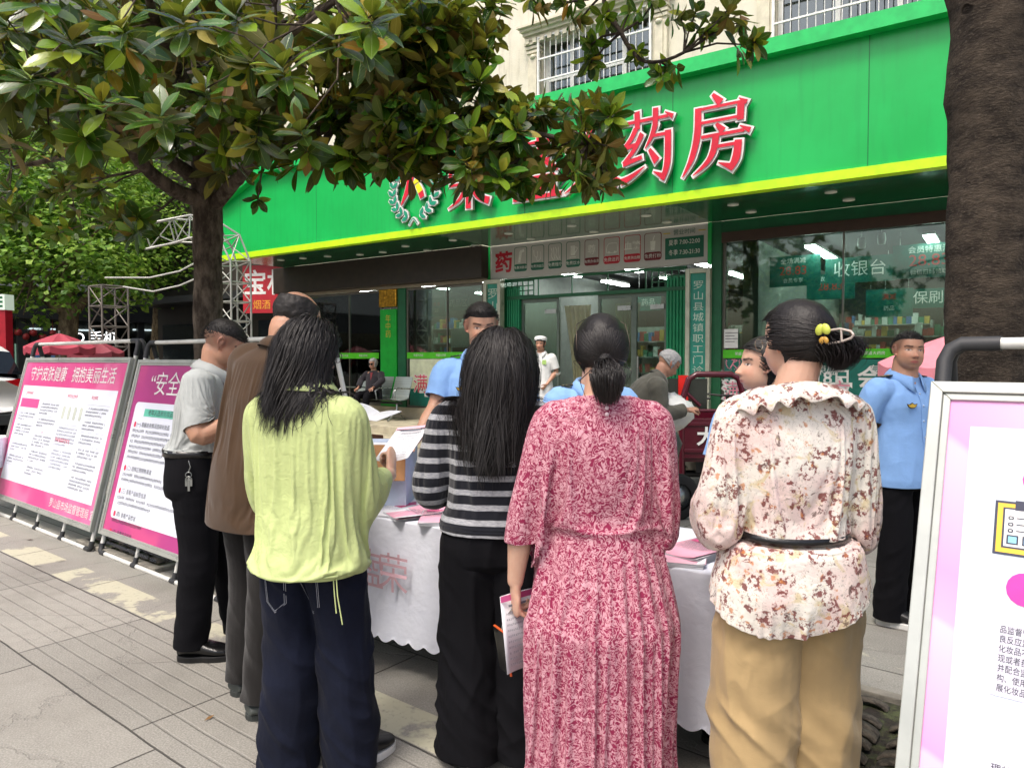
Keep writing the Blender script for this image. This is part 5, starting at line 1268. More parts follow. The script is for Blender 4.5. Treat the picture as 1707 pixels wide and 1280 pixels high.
b = MB(); b.tube([(-bw+.01, .02, .3), (-bw+.01, .02, 1.1), (-bw+.08, .02, 1.33), (-bw+.16, .02, 1.38), (.02, .02, 1.38), (.1, .02, 1.33), (.16, .02, 1.1), (.17, .02, .9)], .033, 10)
b.tube([(-bw+.03, .02, 1.0), (.16, .02, 1.0)], .018, 8); b.tube([(-bw+.04, .02, 1.2), (-.3, .02, 1.05)], .02, 8); b.tube([(.14, .02, 1.2), (0, .02, 1.05)], .02, 8); b.build('rear_hoop', MAR, tr)
b = MB(); b.box((-bw+.12, 1.42, .9), (.1, 1.46, 1.3)); b.build('cab_screen', plain('cab_dark', '#2a2f2a', .15), tr); b = MB(); b.box((-.26, 1.39, .86), (-.14, 1.415, 1.34)); b.build('red_strip', plain('red_strip', '#c41a10', .35), tr)
for x, y in ((-.46, .45), (.46, .45), (-.05, 2.35)):
    b = MB(); M = Matrix.Translation((x, y, .27))@Matrix.Rotation(R(90), 4, 'Y'); b.lathe([(.17, -.05), (.25, -.055), (.275, -.02), (.275, .02), (.25, .055), (.17, .05)], 24, M=M); w_o = b.build('wheel', plain('tyre', '#151515', .8), tr); b = MB(); b.lathe([(0, -.05), (.17, -.03), (.17, .03), (0, .05)], 20, M=M); b.build('rim', STEEL, w_o)
b = MB(); b.box((-.3, 1.55, .62), (.3, 1.95, .72)); b.build('seat', BLK, tr, bevel=.03); b = MB(); b.smooth = True; b.tube([(-.4, 2.1, 1.02), (-.05, 2.25, .98), (.3, 2.1, 1.02)], .016, 8); b.tube([(-.05, 2.25, .98), (-.05, 2.35, .27)], .04, 8); b.build('handlebar', BLK, tr)
b = MB(); b.tube([(-.46, .45, .27), (.46, .45, .27)], .04, 8); b.box((-.3, .2, .32), (.3, 1.6, .44)); b.bar((-.05, 1.4, .4), (-.05, 2.3, .5), .12); b.tube([(-.2, .1, .38), (.1, .05, .33)], .04, 8); b.build('chassis', BLK, tr)
b = MB(); b.add([(-.02, -.02, .93), (.34, -.04, .88), (.2, -.03, .75), (.0, -.01, .92)], [(0,1,2,3)]); b.build('cargo_bag', plain('bag_lilac', '#b9a8c0', .5, var=.25), tr)
# ---- electric scooters
def scooter(loc, rz, color, label):
    r_ = empty('electric_scooter', loc, rz, label, 'scooter', 'electric scooters parked before the pharmacy'); pm_ = plain('scooter_'+color, color, .3)
    for y in (-.6, .62):
        b = MB(); M = Matrix.Translation((0, y, .22))@Matrix.Rotation(R(90), 4, 'Y'); b.lathe([(.13, -.045), (.2, -.05), (.225, -.02), (.225, .02), (.2, .05), (.13, .045)], 22, M=M); w_ = b.build('wheel', plain('tyre', '#151515', .8), r_); b = MB(); b.lathe([(0, -.04), (.13, -.025), (.13, .025), (0, .04)], 18, M=M); b.build('rim', STEEL, w_)
    b = MB(); b.smooth = True; prof = [(-.85, .52, .05, .05), (-.7, .52, .15, .12), (-.4, .48, .18, .17), (-.1, .36, .17, .14), (.1, .26, .15, .06), (.3, .27, .15, .06), (.45, .45, .15, .1), (.52, .75, .15, .13), (.5, .92, .1, .06)]
    vs = []; n = 16
    for i, (y, z, w_, h) in enumerate(prof):
        dv = Vector((0, prof[min(i+1, 8)][0]-prof[max(i-1, 0)][0], prof[min(i+1, 8)][1]-prof[max(i-1, 0)][1])).normalized(); up = Vector((0, -dv.z, dv.y))
        for k in range(n): a = 2*math.pi*k/n; vs.append(Vector((math.cos(a)*w_, y, z))+up*math.sin(a)*h)
    b.add(vs, [(i*n+k, i*n+(k+1) % n, (i+1)*n+(k+1) % n, (i+1)*n+k) for i in range(8) for k in range(n)]+[tuple(range(n))[::-1], tuple(range(8*n, 9*n))]); b.build('body', pm_, r_)
    b = MB(); b.smooth = True; b.tube([(0, -.75, .68), (0, -.45, .67), (0, -.12, .62)], [.1, .13, .1], 12); b.build('seat', BLK, r_)
    b = MB(); b.tube([(-.33, .38, 1.02), (-.12, .44, 1.0), (.12, .44, 1.0), (.33, .38, 1.02)], .016, 8); b.tube([(0, .44, 1.0), (0, .5, .8), (0, .62, .22)], .03, 8); b.build('handlebar', BLK, r_)
    for x in (-.3, .3): b = MB(); b.tube([(x, .4, 1.02), (x*1.15, .38, 1.16)], .006, 6); b.lathe([(0, -.05), (.05, -.04), (.055, 0), (.05, .03), (0, .04)], 12, (x*1.15, .38, 1.2)); b.build('mirror', STEEL, r_)
    return r_
scooter(flat(at(1192, 600, Y=10.4)), R(-40), '#26302f', 'dark scooter with round mirrors behind the maroon tricycle')
scooter(flat(at(1030, 600, Y=6.7)), R(-75), '#3a4440', 'dark green scooter with white bag in front of the bent old man')
b = MB(); rb_ = random.Random(3); b.smooth = True; vs = []
for j in range(13):
    t = j/12*math.pi
    for k in range(24):
        a = 2*math.pi*k/24; r_ = 1+.18*mnoise.noise(Vector((math.cos(a)*2, math.sin(a)*2, t*2)))+.1*mnoise.noise(Vector((math.cos(a)*5, math.sin(a)*5, t*5)))
        vs.append((math.cos(a)*math.sin(t)*.24*r_, math.sin(a)*math.sin(t)*.16*r_, .17*math.cos(t)*r_))
b.add(vs, [(j*24+k, (j+1)*24+k, (j+1)*24+(k+1) % 24, j*24+(k+1) % 24) for j in range(12) for k in range(24)])
o = b.build('plastic_bag', plain('bag_white', '#cfd0cc', .35, var=.1), label='crumpled white bag hanging on the scooter by the old man', cat='bag'); o.location = at(1112, 688, Y=6.4)
# ================================================================ people: builders
from mathutils.bvhtree import BVHTree
BLK = plain('black_plastic', '#141516', .45); WHT = plain('white_paint', '#dcdcd8', .45); STEEL = plain('steel', '#9c9f9c', .28, metal=.85)
def V3(*a): return Vector(a)
def catmull(P, t):
    """P list of Vectors, t in 0..len-1"""
    i = min(int(t), len(P)-2); u = t-i; p0, p1, p2, p3 = P[max(i-1, 0)], P[i], P[i+1], P[min(i+2, len(P)-1)]
    return .5*((2*p1)+(p2-p0)*u+(2*p0-5*p1+4*p2-p3)*u*u+(3*p1-p0-3*p2+p3)*u**3)
def loft(mb, C, S, F_, HW, HD, n=28, e=2.0, cap=True):
    """closed loft: centres C, side vectors S, front vectors F_, half widths and depths"""
    vs = []
    for c, s, f, a, b in zip(C, S, F_, HW, HD):
        for k in range(n):
            t = 2*math.pi*k/n; ct, st = math.cos(t), math.sin(t)
            x = a*math.copysign(abs(ct)**(2/e), ct); y = b*math.copysign(abs(st)**(2/e), st)
            vs.append(c+s*x+f*y)
    m = len(C); fs_ = [(i*n+k, i*n+(k+1) % n, (i+1)*n+(k+1) % n, (i+1)*n+k) for i in range(m-1) for k in range(n)]
    fs_ += [tuple(range(n))[::-1], tuple(range((m-1)*n, m*n))]; mb.add(vs, fs_)
def limb(mb, P, RR, n=16, flat_=None, side=None, sub=4):
    """tapered closed tube through joints, ends rounded; flat_ = depth/width ratio per point"""
    P = [Vector(p) for p in P]; flat_ = flat_ or [1]*len(P); C = []; A_ = []; B_ = []
    for i in range(len(P)-1):
        for k in range(sub):
            t = k/sub; C.append(catmull(P, i+t)); u = t*t*(3-2*t); r = RR[i]*(1-u)+RR[i+1]*u; q = flat_[i]*(1-u)+flat_[i+1]*u; A_.append(r); B_.append(r*q)
    C.append(P[-1]); A_.append(RR[-1]); B_.append(RR[-1]*flat_[-1])
    d0 = (C[0]-C[1]).normalized(); d1 = (C[-1]-C[-2]).normalized()
    pre = [(C[0]+d0*A_[0]*math.sin(a), math.cos(a)) for a in (R(80), R(55), R(28))]; post = [(C[-1]+d1*A_[-1]*math.sin(a), math.cos(a)) for a in (R(28), R(55), R(80))]
    A0, B0, A1, B1 = A_[0], B_[0], A_[-1], B_[-1]
    C = [p for p, _ in pre]+C+[p for p, _ in post]; A_ = [A0*c for _, c in pre]+A_+[A1*c for _, c in post]; B_ = [B0*c for _, c in pre]+B_+[B1*c for _, c in post]
    x = side or V3(1, .13, .21); S = []; F_ = []
    for i in range(len(C)):
        d = (C[min(i+1, len(C)-1)]-C[max(i-1, 0)])
        d = d.normalized() if d.length > 1e-6 else V3(0, 0, 1)
        xx = x-d*x.dot(d)
        if xx.length < .05: xx = d.orthogonal()
        x = xx.normalized(); S.append(x.copy()); F_.append(d.cross(x))
    loft(mb, C, S, F_, A_, B_, n)
def ell(mb, c, r, M=None, n=16, m=10):
    vs = []
    for j in range(m+1):
        t = math.pi*j/m
        for k in range(n):
            a = 2*math.pi*k/n; v = V3(r[0]*math.sin(t)*math.cos(a), r[1]*math.sin(t)*math.sin(a), r[2]*math.cos(t)); v = (M@v if M else v)+Vector(c); vs.append(v)
    mb.add(vs, [(j*n+k, (j+1)*n+k, (j+1)*n+(k+1) % n, j*n+(k+1) % n) for j in range(m) for k in range(n)])
def fuse(mb, vox, smooth=3):
    me = bpy.data.meshes.new('t'); me.from_pydata(mb.v, [], mb.f); o = bpy.data.objects.new('t', me); col.objects.link(o)
    r = o.modifiers.new('r', 'REMESH'); r.mode = 'VOXEL'; r.voxel_size = vox; r.adaptivity = 0
    if smooth: s = o.modifiers.new('s', 'SMOOTH'); s.factor = .5; s.iterations = smooth
    dg = bpy.context.evaluated_depsgraph_get(); m2 = bpy.data.meshes.new_from_object(o.evaluated_get(dg))
    bpy.data.objects.remove(o); bpy.data.meshes.remove(me); return m2
def verts(me):
    a = np.empty(len(me.vertices)*3); me.vertices.foreach_get('co', a); return a.reshape(-1, 3)
def norms(me):
    a = np.empty(len(me.vertices)*3); me.vertices.foreach_get('normal', a); return a.reshape(-1, 3)
def setv(me, a): me.vertices.foreach_set('co', np.ascontiguousarray(a).ravel()); me.update()
def smooth_on(me): me.polygons.foreach_set('use_smooth', [True]*len(me.polygons)); me.update()
# numpy value noise (smooth, 3-D)
_rng = np.random.RandomState(3); _G = _rng.rand(64, 64, 64)
def vnoise(p):
    p = np.asarray(p); i = np.floor(p).astype(int); f = p-i; f = f*f*(3-2*f); i &= 63; j = (i+1) & 63
    def g(a, b, c): return _G[a, b, c]
    x0, y0, z0 = i.T; x1, y1, z1 = j.T; fx, fy, fz_ = f.T
    a = g(x0, y0, z0)*(1-fx)+g(x1, y0, z0)*fx; b = g(x0, y1, z0)*(1-fx)+g(x1, y1, z0)*fx; c = g(x0, y0, z1)*(1-fx)+g(x1, y0, z1)*fx; d = g(x0, y1, z1)*(1-fx)+g(x1, y1, z1)*fx
    return ((a*(1-fy)+b*fy)*(1-fz_)+(c*(1-fy)+d*fy)*fz_)*2-1
def ridge(n): return 1-np.abs(n)*2
def cut(me, c, d, rad=None):
    """remove what lies beyond a plane (within rad of c) leaving a clean hem"""
    c = Vector(c); d = Vector(d).normalized(); bm = bmesh.new(); bm.from_mesh(me)
    if rad: vs_ = {v for v in bm.verts if (v.co-c).length < rad}; gv = [v for v in vs_]; ge = [e for e in bm.edges if e.verts[0] in vs_ and e.verts[1] in vs_]; gf = [f for f in bm.faces if all(v in vs_ for v in f.verts)]; geom = gv+ge+gf
    else: geom = bm.verts[:]+bm.edges[:]+bm.faces[:]
    bmesh.ops.bisect_plane(bm, geom=geom, dist=1e-5, plane_co=c, plane_no=d, clear_outer=False)
    if rad: dead = [v for v in bm.verts if (v.co-c).length < rad and (v.co-c).dot(d) > 1e-5]
    else: dead = [v for v in bm.verts if (v.co-c).dot(d) > 1e-5]
    bmesh.ops.delete(bm, geom=dead, context='VERTS'); bm.to_mesh(me); bm.free(); me.update()
def keep_largest(me):
    n = len(me.vertices); ed = np.empty(len(me.edges)*2, dtype=np.int64); me.edges.foreach_get('vertices', ed); ed = ed.reshape(-1, 2); lab = np.arange(n)
    while True:
        m_ = np.minimum(lab[ed[:, 0]], lab[ed[:, 1]]); l2 = lab.copy(); np.minimum.at(l2, ed[:, 0], m_); np.minimum.at(l2, ed[:, 1], m_); l2 = l2[l2]
        if (l2 == lab).all(): break
        lab = l2
    u, c = np.unique(lab, return_counts=True)
    if len(u) < 2: return
    k = u[c.argmax()]; bm = bmesh.new(); bm.from_mesh(me); bm.verts.ensure_lookup_table(); bmesh.ops.delete(bm, geom=[bm.verts[i] for i in np.nonzero(lab != k)[0]], context='VERTS'); bm.to_mesh(me); bm.free(); me.update()
def solid(o, t=.002):
    m = o.modifiers.new('s', 'SOLIDIFY'); m.thickness = t; m.offset = -1
# ---------------------------------------------------------------- materials for people
def skin_mat():
    m = Mat('skin'); a = m.new('Attribute'); a.attribute_name = 'Col'; k = m.coord(); n = m.noise(k, 30, 4, .6)
    c = m.mix(n.step(.3, .7)*.12, E(m, a.outputs[0]), srgb('#a8654a')); m.bump(m.noise(k, 260, 3)+m.noise(k, 60, 2)*.5, .0006)
    return m.fin(c, rough=.48, spec=.45, Subsurface_Weight=.12, Subsurface_Radius=(1, .3, .15), Subsurface_Scale=.01)
SK = skin_mat()
def hair_mat(name, c, c2, rough=.5):
    m = Mat(name); g_ = m.new('NewGeometry'); r_ = E(m, g_.outputs['Random Per Island']); k = m.coord(); n = m.noise(m.comb(*[q*s for q, s in zip(m.xyz(k), (220, 220, 14))]), 1, 3)
    m.bump(n, .0012); return m.fin(m.mix(r_*.6+n*.4, c, c2), rough=rough, spec=.32)
HB_ = hair_mat('black_hair', (.005, .004, .004), (.014, .011, .010)); HG = hair_mat('grey_hair', (.16, .16, .16), (.5, .5, .49), .6); HD = hair_mat('short_black_hair', (.006, .005, .005), (.02, .017, .015), .6)
def fabric(name, color, rough=.8, fold=.0, weave=700, var=.08, sheen=.15, fscale=6, extra=None):
    m = Mat(name); k = m.coord(); color = srgb(color) if isinstance(color, str) else color
    n = m.noise(k, 5, 4, .6); c = m.mix(n.step(.3, .7), [x*(1-var) for x in color], [min(1, x*(1+var)) for x in color])
    if extra: c = extra(m, k, c)
    h = m.noise(k, weave, 2)*.03
    if fold: h = h+m.noise(k, fscale, 5, .62, dist=1.2)*fold
    m.bump(h, .02, .8); return m.fin(c, rough=rough, spec=.15, Sheen_Weight=sheen, Sheen_Roughness=.5)
def lerp(a, b, t): return a+(b-a)*t
# ---------------------------------------------------------------- head
def head_surface(n=110, m=90, chub=1.0):
    """head as rays from between the eyes' depth, returns grid of points (m+1, n, 3)"""
    th = np.linspace(0, math.pi, m+1)[:, None]; ph = np.linspace(0, 2*math.pi, n, endpoint=False)[None, :]
    d = np.stack([np.sin(th)*np.cos(ph), np.sin(th)*np.sin(ph), np.cos(th)*np.ones_like(ph)], -1)
    def hit(c, r):
        c = np.array(c); r = np.array(r); a = ((d/r)**2).sum(-1); b = -2*((d*c/r**2)).sum(-1); cc = ((c/r)**2).sum()-1; return (-b+np.sqrt(np.maximum(b*b-4*a*cc, 0)))/(2*a)
    r1 = hit((0, -.018, .028), (.077, .100, .086)); r2 = hit((0, .012, -.04), (.062*chub, .073, .076)); k = 130
    r = np.log(np.exp(k*r1)+np.exp(k*r2))/k-np.log(2)/k*.3
    P = d*r[..., None]; x, y, z = P[..., 0], P[..., 1], P[..., 2]; w_ = np.clip((y-.03)/.03, 0, 1); ax = np.abs(x)
    G = lambda u, s: np.exp(-(u/s)**2)
    prof = np.where(z > -.038, np.clip((.008-z)/.046, 0, 1)**1.15, np.clip((z+.05)/.012, 0, 1)); nw = .0085+.006*np.clip((.0-z)/.04, 0, 1)
    dy = .0245*G(x, nw)*prof+.006*G(ax-.013, .006)*G(z+.04, .008)
    dy += .004*G(z-.02, .008)*G(ax-.028, .02)-.010*G(ax-.031, .016)*G(z-.001, .011)+.0055*G(ax-.031, .011)*G(z+.002, .0062)
    dy += .004*G(ax-.040, .018)*G(z+.032, .018)+.006*G(x, .021)*G(z+.062, .006)+.0065*G(x, .018)*G(z+.073, .0055)-.0035*G(x, .022)*G(z+.0675, .0018)-.003*G(x, .02)*G(z+.083, .005)+.006*G(x, .018)*G(z+.099, .012)
    P = P.copy(); P[..., 1] += dy*w_
    # flatten temples
    P[..., 0] *= 1-.05*G(z-.02, .03)*np.clip(y/.05, 0, 1)
    return P
HEADP = {}
def add_head(mb, M, chub=1.0):
    P = head_surface(chub=chub); m, n = P.shape[0]-1, P.shape[1]; vs = [M@Vector(p) for p in P.reshape(-1, 3)]
    mb.add(vs, [(j*n+k, (j+1)*n+k, (j+1)*n+(k+1) % n, j*n+(k+1) % n) for j in range(m) for k in range(n)])
    for s in (-1, 1):   # ears
        path = [(.068, .004, -.028), (.077, -.004, -.024), (.082, -.018, -.008), (.084, -.022, .012), (.082, -.014, .026), (.077, -.002, .024), (.072, .004, .010)]
        limb(mb, [M@V3(s*a, b, c) for a, b, c in path], [.0055, .0058, .005, .005, .005, .005, .004], n=8)
        ell(mb, M@V3(s*.075, -.006, .0), (.007, .013, .024), M.to_3x3()@Matrix.Rotation(s*R(-14), 3, 'Z'))
def head_color(me, Minv, sc_, skin, brow=(.03, .02, .015), lip=(.42, .13, .11), stub=None, hairline=None, brows=1.0, eyes=True):
    v = verts(me); Mi = np.array(Minv); h = v@Mi[:3, :3].T+Mi[:3, 3]; x, y, z = h.T; ax = np.abs(x)
    N = len(v); c = np.tile(np.array(skin), (N, 1)); near = (np.abs(x) < .12)&(np.abs(z) < .14)&(np.abs(y) < .14)
    def blend(mask, colr): 
        m_ = np.clip(mask, 0, 1)[:, None]; c[:] = c*(1-m_)+np.array(colr)*m_
    G = lambda u, s: np.exp(-(u/s)**2); fr = near&(y > .045)
    red = np.array([min(1, skin[0]*1.05), skin[1]*.68, skin[2]*.62])
    blend(fr*(.55*G(x, .016)*G(z+.038, .014)+.35*G(ax-.042, .02)*G(z+.03, .02)), red); blend(near*(ax > .066)*(y < .02)*.5*(np.abs(z) < .04), red)
    blend(fr*np.clip(1.6-((x/.024)**2+((z+.068)/.0085)**2)*1.3, 0, 1), lip); blend(fr*np.clip(1.2-((x/.022)**2+((z+.0672)/.0014)**2), 0, 1)*.8, [.12, .03, .025])
    blend(fr*G(ax-.009, .0042)*G(z+.047, .003)*.8, [.1, .04, .03])
    if brows: 
        bz = .0175+.004*np.clip((ax-.02)/.02, 0, 1)-.006*np.clip((ax-.042)/.012, 0, 1); blend(fr*np.clip(1.5-((ax-.032)/.019)**6, 0, 1)*np.clip(1.4-((z-bz)/.0042)**2, 0, 1)*brows, brow)
    if eyes:
        blend(fr*np.clip(1.5-(((ax-.031)/.0165)**2+((z+.0005)/.0058)**2), 0, 1)*.75, [.05, .03, .025])   # lash line
        blend(fr*np.clip(2.2-2*(((ax-.031)/.0135)**2+((z+.0015)/.0036)**2), 0, 1), [.55, .50, .47]); blend(fr*np.clip(3-2.4*(((ax-.031)/.0052)**2+((z+.0012)/.0042)**2), 0, 1), [.012, .008, .007])
    if stub is not None:    # clipped hair on the skin: sides and back
        m_ = near*np.clip((z-(.0-.0*y)+.03+np.where(y < 0, .03, -.5*(y)))/.03, 0, 1)*np.clip((.045-y+z*.25)/.02, 0, 1); blend(m_*stub, (.035, .028, .025))
    a = me.attributes.new('Col', 'FLOAT_COLOR', 'POINT'); a.data.foreach_set('color', np.hstack([c, np.ones((N, 1))]).ravel().astype(np.float32))
def hair_cap(M, mask, thick, name, mat, parent, noise_=.002, n=150, m=120, freq=60, soft=4):
    P = head_surface(n, m); r = np.linalg.norm(P, axis=-1, keepdims=True); d = P/r; x, y, z = P[..., 0], P[..., 1], P[..., 2]
    mk = mask(x, y, z); t = thick(x, y, z); q = P.reshape(-1, 3)*freq; nz = vnoise(q).reshape(x.shape)+.6*vnoise(q*2.3+7).reshape(x.shape)
    P2 = P+d*((np.clip(mk*soft, 0, 1)*t+noise_*nz*np.clip(mk*soft, 0, 1)-.001)[..., None])
    keep = mk > 0; vid = -np.ones(keep.shape, int); fs_ = []; mm, nn = P.shape[0]-1, P.shape[1]
    idx = np.arange(keep.size).reshape(keep.shape)
    for j in range(mm):
        for k in range(nn):
            k2 = (k+1) % nn
            if keep[j, k] or keep[j+1, k] or keep[j, k2] or keep[j+1, k2]: fs_.append((idx[j, k], idx[j+1, k], idx[j+1, k2], idx[j, k2]))
    used = sorted({i for f in fs_ for i in f}); mp = {u: i for i, u in enumerate(used)}; flatP = P2.reshape(-1, 3)
    me = bpy.data.meshes.new(name); me.from_pydata([M@Vector(flatP[u]) for u in used], [], [tuple(mp[i] for i in f) for f in fs_]); smooth_on(me); return link(name, me, parent, mat)
# ---------------------------------------------------------------- hands
def hand(mb, wrist, d, palm, thumb_side, curls=(.5, .55, .6, .7), spread=.12, thumb=(.5, .3), s=1.0):
    """d: wrist to knuckles, palm: out of the palm, thumb_side: +1 when the thumb lies on +cross(d, palm)"""
    d = Vector(d).normalized(); pn = Vector(palm); pn = (pn-d*pn.dot(d)).normalized(); sd = d.cross(pn)*thumb_side
    w_ = Vector(wrist); L_ = .085*s
    limb(mb, [w_-d*.02*s, w_+d*.02*s, w_+d*.055*s, w_+d*L_], [.023*s, .028*s, .038*s, .036*s], n=14, flat_=[.75, .62, .38, .34], side=sd, sub=3)
    ell(mb, w_+d*.03*s+sd*.02*s+pn*.008*s, (.014*s, .014*s, .026*s), Matrix((sd, pn, d)).transposed())
    for i, (off, ln, r) in enumerate(((.028, .070, .0088), (.0095, .078, .009), (-.0095, .072, .0086), (-.027, .058, .0076))):
        a = curls[i]; p = w_+d*(L_-.012-.004*abs(i-1.2))*s+sd*off*s; f = (d+sd*(1.4-i)*spread).normalized(); pts = [p]; rr = [r*1.05*s]
        for seg, (fr, ca) in enumerate(((.46, .7), (.31, 1.05), (.23, .8))):
            ang = a*ca; ax_ = f.cross(pn).normalized(); Rm = Matrix.Rotation(ang*1.2, 3, ax_); f = (Rm@f).normalized(); pn2 = (Rm@pn); p = p+f*ln*fr*s; pts.append(p.copy()); rr.append(r*s*(1-.1*(seg+1))); pn_l = pn2
            pn_save = pn; pn = pn2
        pn = Vector(palm); pn = (pn-d*pn.dot(d)).normalized()
        limb(mb, pts, rr, n=10, sub=3)
    p = w_+d*.022*s+sd*.026*s; f = (d*.72+sd*(.75-thumb[1]*.5)+pn*thumb[0]).normalized(); q = p+f*.036*s; f2 = (f+d*.35+pn*thumb[0]*.7-sd*thumb[1]).normalized(); q2 = q+f2*.03*s; f3 = (f2+d*.2+pn*.2-sd*thumb[1]*.6).normalized(); q3 = q2+f3*.022*s
    limb(mb, [p, q, q2, q3], [.0125*s, .0105*s, .0098*s, .0078*s], n=10, sub=3)
# ---------------------------------------------------------------- figure
class Fig:
    def __init__(s, pos, yaw, H, label, **k):
        s.H = H; s.k = k; s.root = None; s.pos = Vector((pos[0], pos[1], k.get('z', 0))); s.yaw = yaw; s.label = label
        g = k.get; X = V3(1, 0, 0); Y = V3(0, 1, 0)
        lean = g('lean', V3(0, 0, 0)); py = R(g('pyaw', 0)); cy = R(g('cyaw', 0))      # pelvis and chest yaw, to the right
        s.pel = g('pel', V3(0, 0, .53*H)); base = s.pel
        s.spn = [base-V3(0, 0, .06*H), base, base+V3(0, -.005*H, .09*H)+lean*.12, base+V3(0, -.012*H, .19*H)+lean*.5, base+V3(0, -.015*H, .255*H)+lean*.82, base+V3(0, -.008*H, .305*H)+lean]
        if 'spine' in k: s.spn = k['spine']
        s.szf = [.47, .53, .62, .72, .785, .835]
        s.ps = V3(math.cos(py), -math.sin(py), 0); s.cs = V3(math.cos(cy), -math.sin(cy), 0)
        nk = s.spn[-1]; s.neck = nk
        hd = g('head', V3(0, .015, 0)); s.hc = nk+V3(0, .012*H, .091*H)+hd
        hy, hp, hr = g('hyaw', 0), g('hpitch', 0), g('hroll', 0); s.hs = H*.132/.222*g('hscale', 1)
        s.HM = Matrix.Translation(s.hc)@Matrix.Rotation(R(-hy), 4, 'Z')@Matrix.Rotation(R(hp), 4, 'X')@Matrix.Rotation(R(hr), 4, 'Y')@Matrix.Scale(s.hs, 4)
        sw = g('sw', .108)*H; c, S_, Fv, U = s.frame(.784); s.sh = {q: c+S_*q*sw+U*.003*H+V3(0, 0, g('shz', 0)) for q in (-1, 1)}
        s.el = {}; s.wr = {}
        for q, nm in ((-1, 'L'), (1, 'R')):
            s.el[q] = g('el'+nm) or s.sh[q]+V3(q*.03, -.02, -.172*H); s.wr[q] = g('wr'+nm) or s.el[q]+V3(-q*.01, .06, -.145*H)
        s.hip = {q: s.spn[1]+s.ps*q*.05*H-V3(0, 0, .02*H) for q in (-1, 1)}; s.kn = {}; s.an = {}; s.toe = {}
        for q, nm in ((-1, 'L'), (1, 'R')):
            s.an[q] = g('an'+nm) or V3(q*.06*H, -.02, .05*H); s.kn[q] = g('kn'+nm) or (s.hip[q]+s.an[q])*.5+V3(0, .015*H, .015*H); s.toe[q] = g('toe'+nm) or V3(q*.25, 1, 0)
    def frame(s, zf):
        z = s.szf; i = max(0, min(len(z)-2, sum(1 for q in z if q <= zf)-1)); t = i+(zf-z[i])/(z[i+1]-z[i]); tt = max(0, min(len(z)-1.001, t)); c = catmull(s.spn, tt)
        if t > tt: c = c+(s.spn[-1]-s.spn[-2]).normalized()*(zf-z[-1])*s.H
        if t < 0: c = c+(s.spn[0]-s.spn[1])*(-t)
        U = (catmull(s.spn, min(tt+.15, len(z)-1.001))-catmull(s.spn, max(0, tt-.15))).normalized(); w_ = max(0, min(1, (zf-.53)/.25)); S_ = s.ps.lerp(s.cs, w_); S_ = (S_-U*S_.dot(U)).normalized(); return c, S_, U.cross(S_), U
    def torso(s, mb, rows, n=40, e=2.3, dz=None):
        """rows: zf, half width, half depth (in H), optional forward shift"""
        C, S_, F_, A_, B_ = [], [], [], [], []
        for r in rows:
            c, a, f, u = s.frame(r[0]); sh = r[3] if len(r) > 3 else 0; C.append(c+f*sh*s.H); S_.append(a); F_.append(f); A_.append(r[1]*s.H); B_.append(r[2]*s.H)
        loft(mb, C, S_, F_, A_, B_, n, e)
    def body(s, vox=.005, fingers=None, skin=(.52, .30, .20), **hk):
        H = s.H; mb = MB(); k = s.k; fat = k.get('fat', 1.0)
        s.torso(mb, [(.47, .075, .055), (.50, .098*fat, .068*fat), (.54, .098*fat, .066*fat), (.61, .083*fat, .056*fat, .004), (.67, .088, .060), (.72, .098, .066), (.77, .104, .060), (.80, .100, .050), (.82, .075, .044), (.835, .042, .038)])
        nt_ = s.spn[-1]; hb = s.HM@V3(0, -.03, -.055); limb(mb, [nt_-V3(0, 0, .02*H), nt_.lerp(hb, .5)+V3(0, 0, 0), hb], [.040*H*k.get('nk', 1), .034*H*k.get('nk', 1), .034*H*k.get('nk', 1)], n=18)
        add_head(mb, s.HM, k.get('chub', 1.0))
        for q in (-1, 1):
            w_ = s.wr[q]; e = s.el[q]; sh = s.sh[q]; af = k.get('arm', 1.0)
            limb(mb, [sh.lerp(s.frame(.79)[0], .35), sh, sh.lerp(e, .5), e, e.lerp(w_, .35), w_], [.034*H, .033*H*af, .029*H*af, .0235*H*af, .0245*H*af, .0165*H*af], n=16, flat_=[1, 1, 1, 1, .95, .8])
            nm = 'R' if q > 0 else 'L'; hd = k.get('hd'+nm) or (w_-e).normalized(); pl = k.get('pl'+nm) or V3(-q, 0, 0)
            hand(mb, w_+hd*.01, hd, pl, k.get('ts'+nm, None) or (1 if (hd.cross(pl)).dot(V3(0, 1, 0)) >= 0 else -1), k.get('cu'+nm, (.35, .42, .5, .58)), k.get('sp'+nm, .06), k.get('th'+nm, (.35, .35)), s=H/1.72)
            limb(mb, [s.hip[q], s.hip[q].lerp(s.kn[q], .5), s.kn[q], s.kn[q].lerp(s.an[q], .35), s.an[q]], [.056*H*fat, .048*H, .034*H, .033*H, .022*H], n=16)
            limb(mb, [s.an[q], s.an[q]+V3(0, 0, -.018*H)+s.toe[q].normalized()*.05*H, s.an[q]+V3(0, 0, -.028*H)+s.toe[q].normalized()*.10*H], [.022*H, .024*H, .016*H], n=12, flat_=[1, .8, .6])
        me = fuse(mb, vox, 2); head_color(me, s.HM.inverted(), s.hs, skin, **hk); smooth_on(me)
        s.root = link('person', me, None, SK); s.root.location = s.pos; s.root.rotation_euler = (0, 0, -R(s.yaw)); tag(s.root, s.label, 'person')
        if k.get('group'): s.root['group'] = k['group']
        return s.root
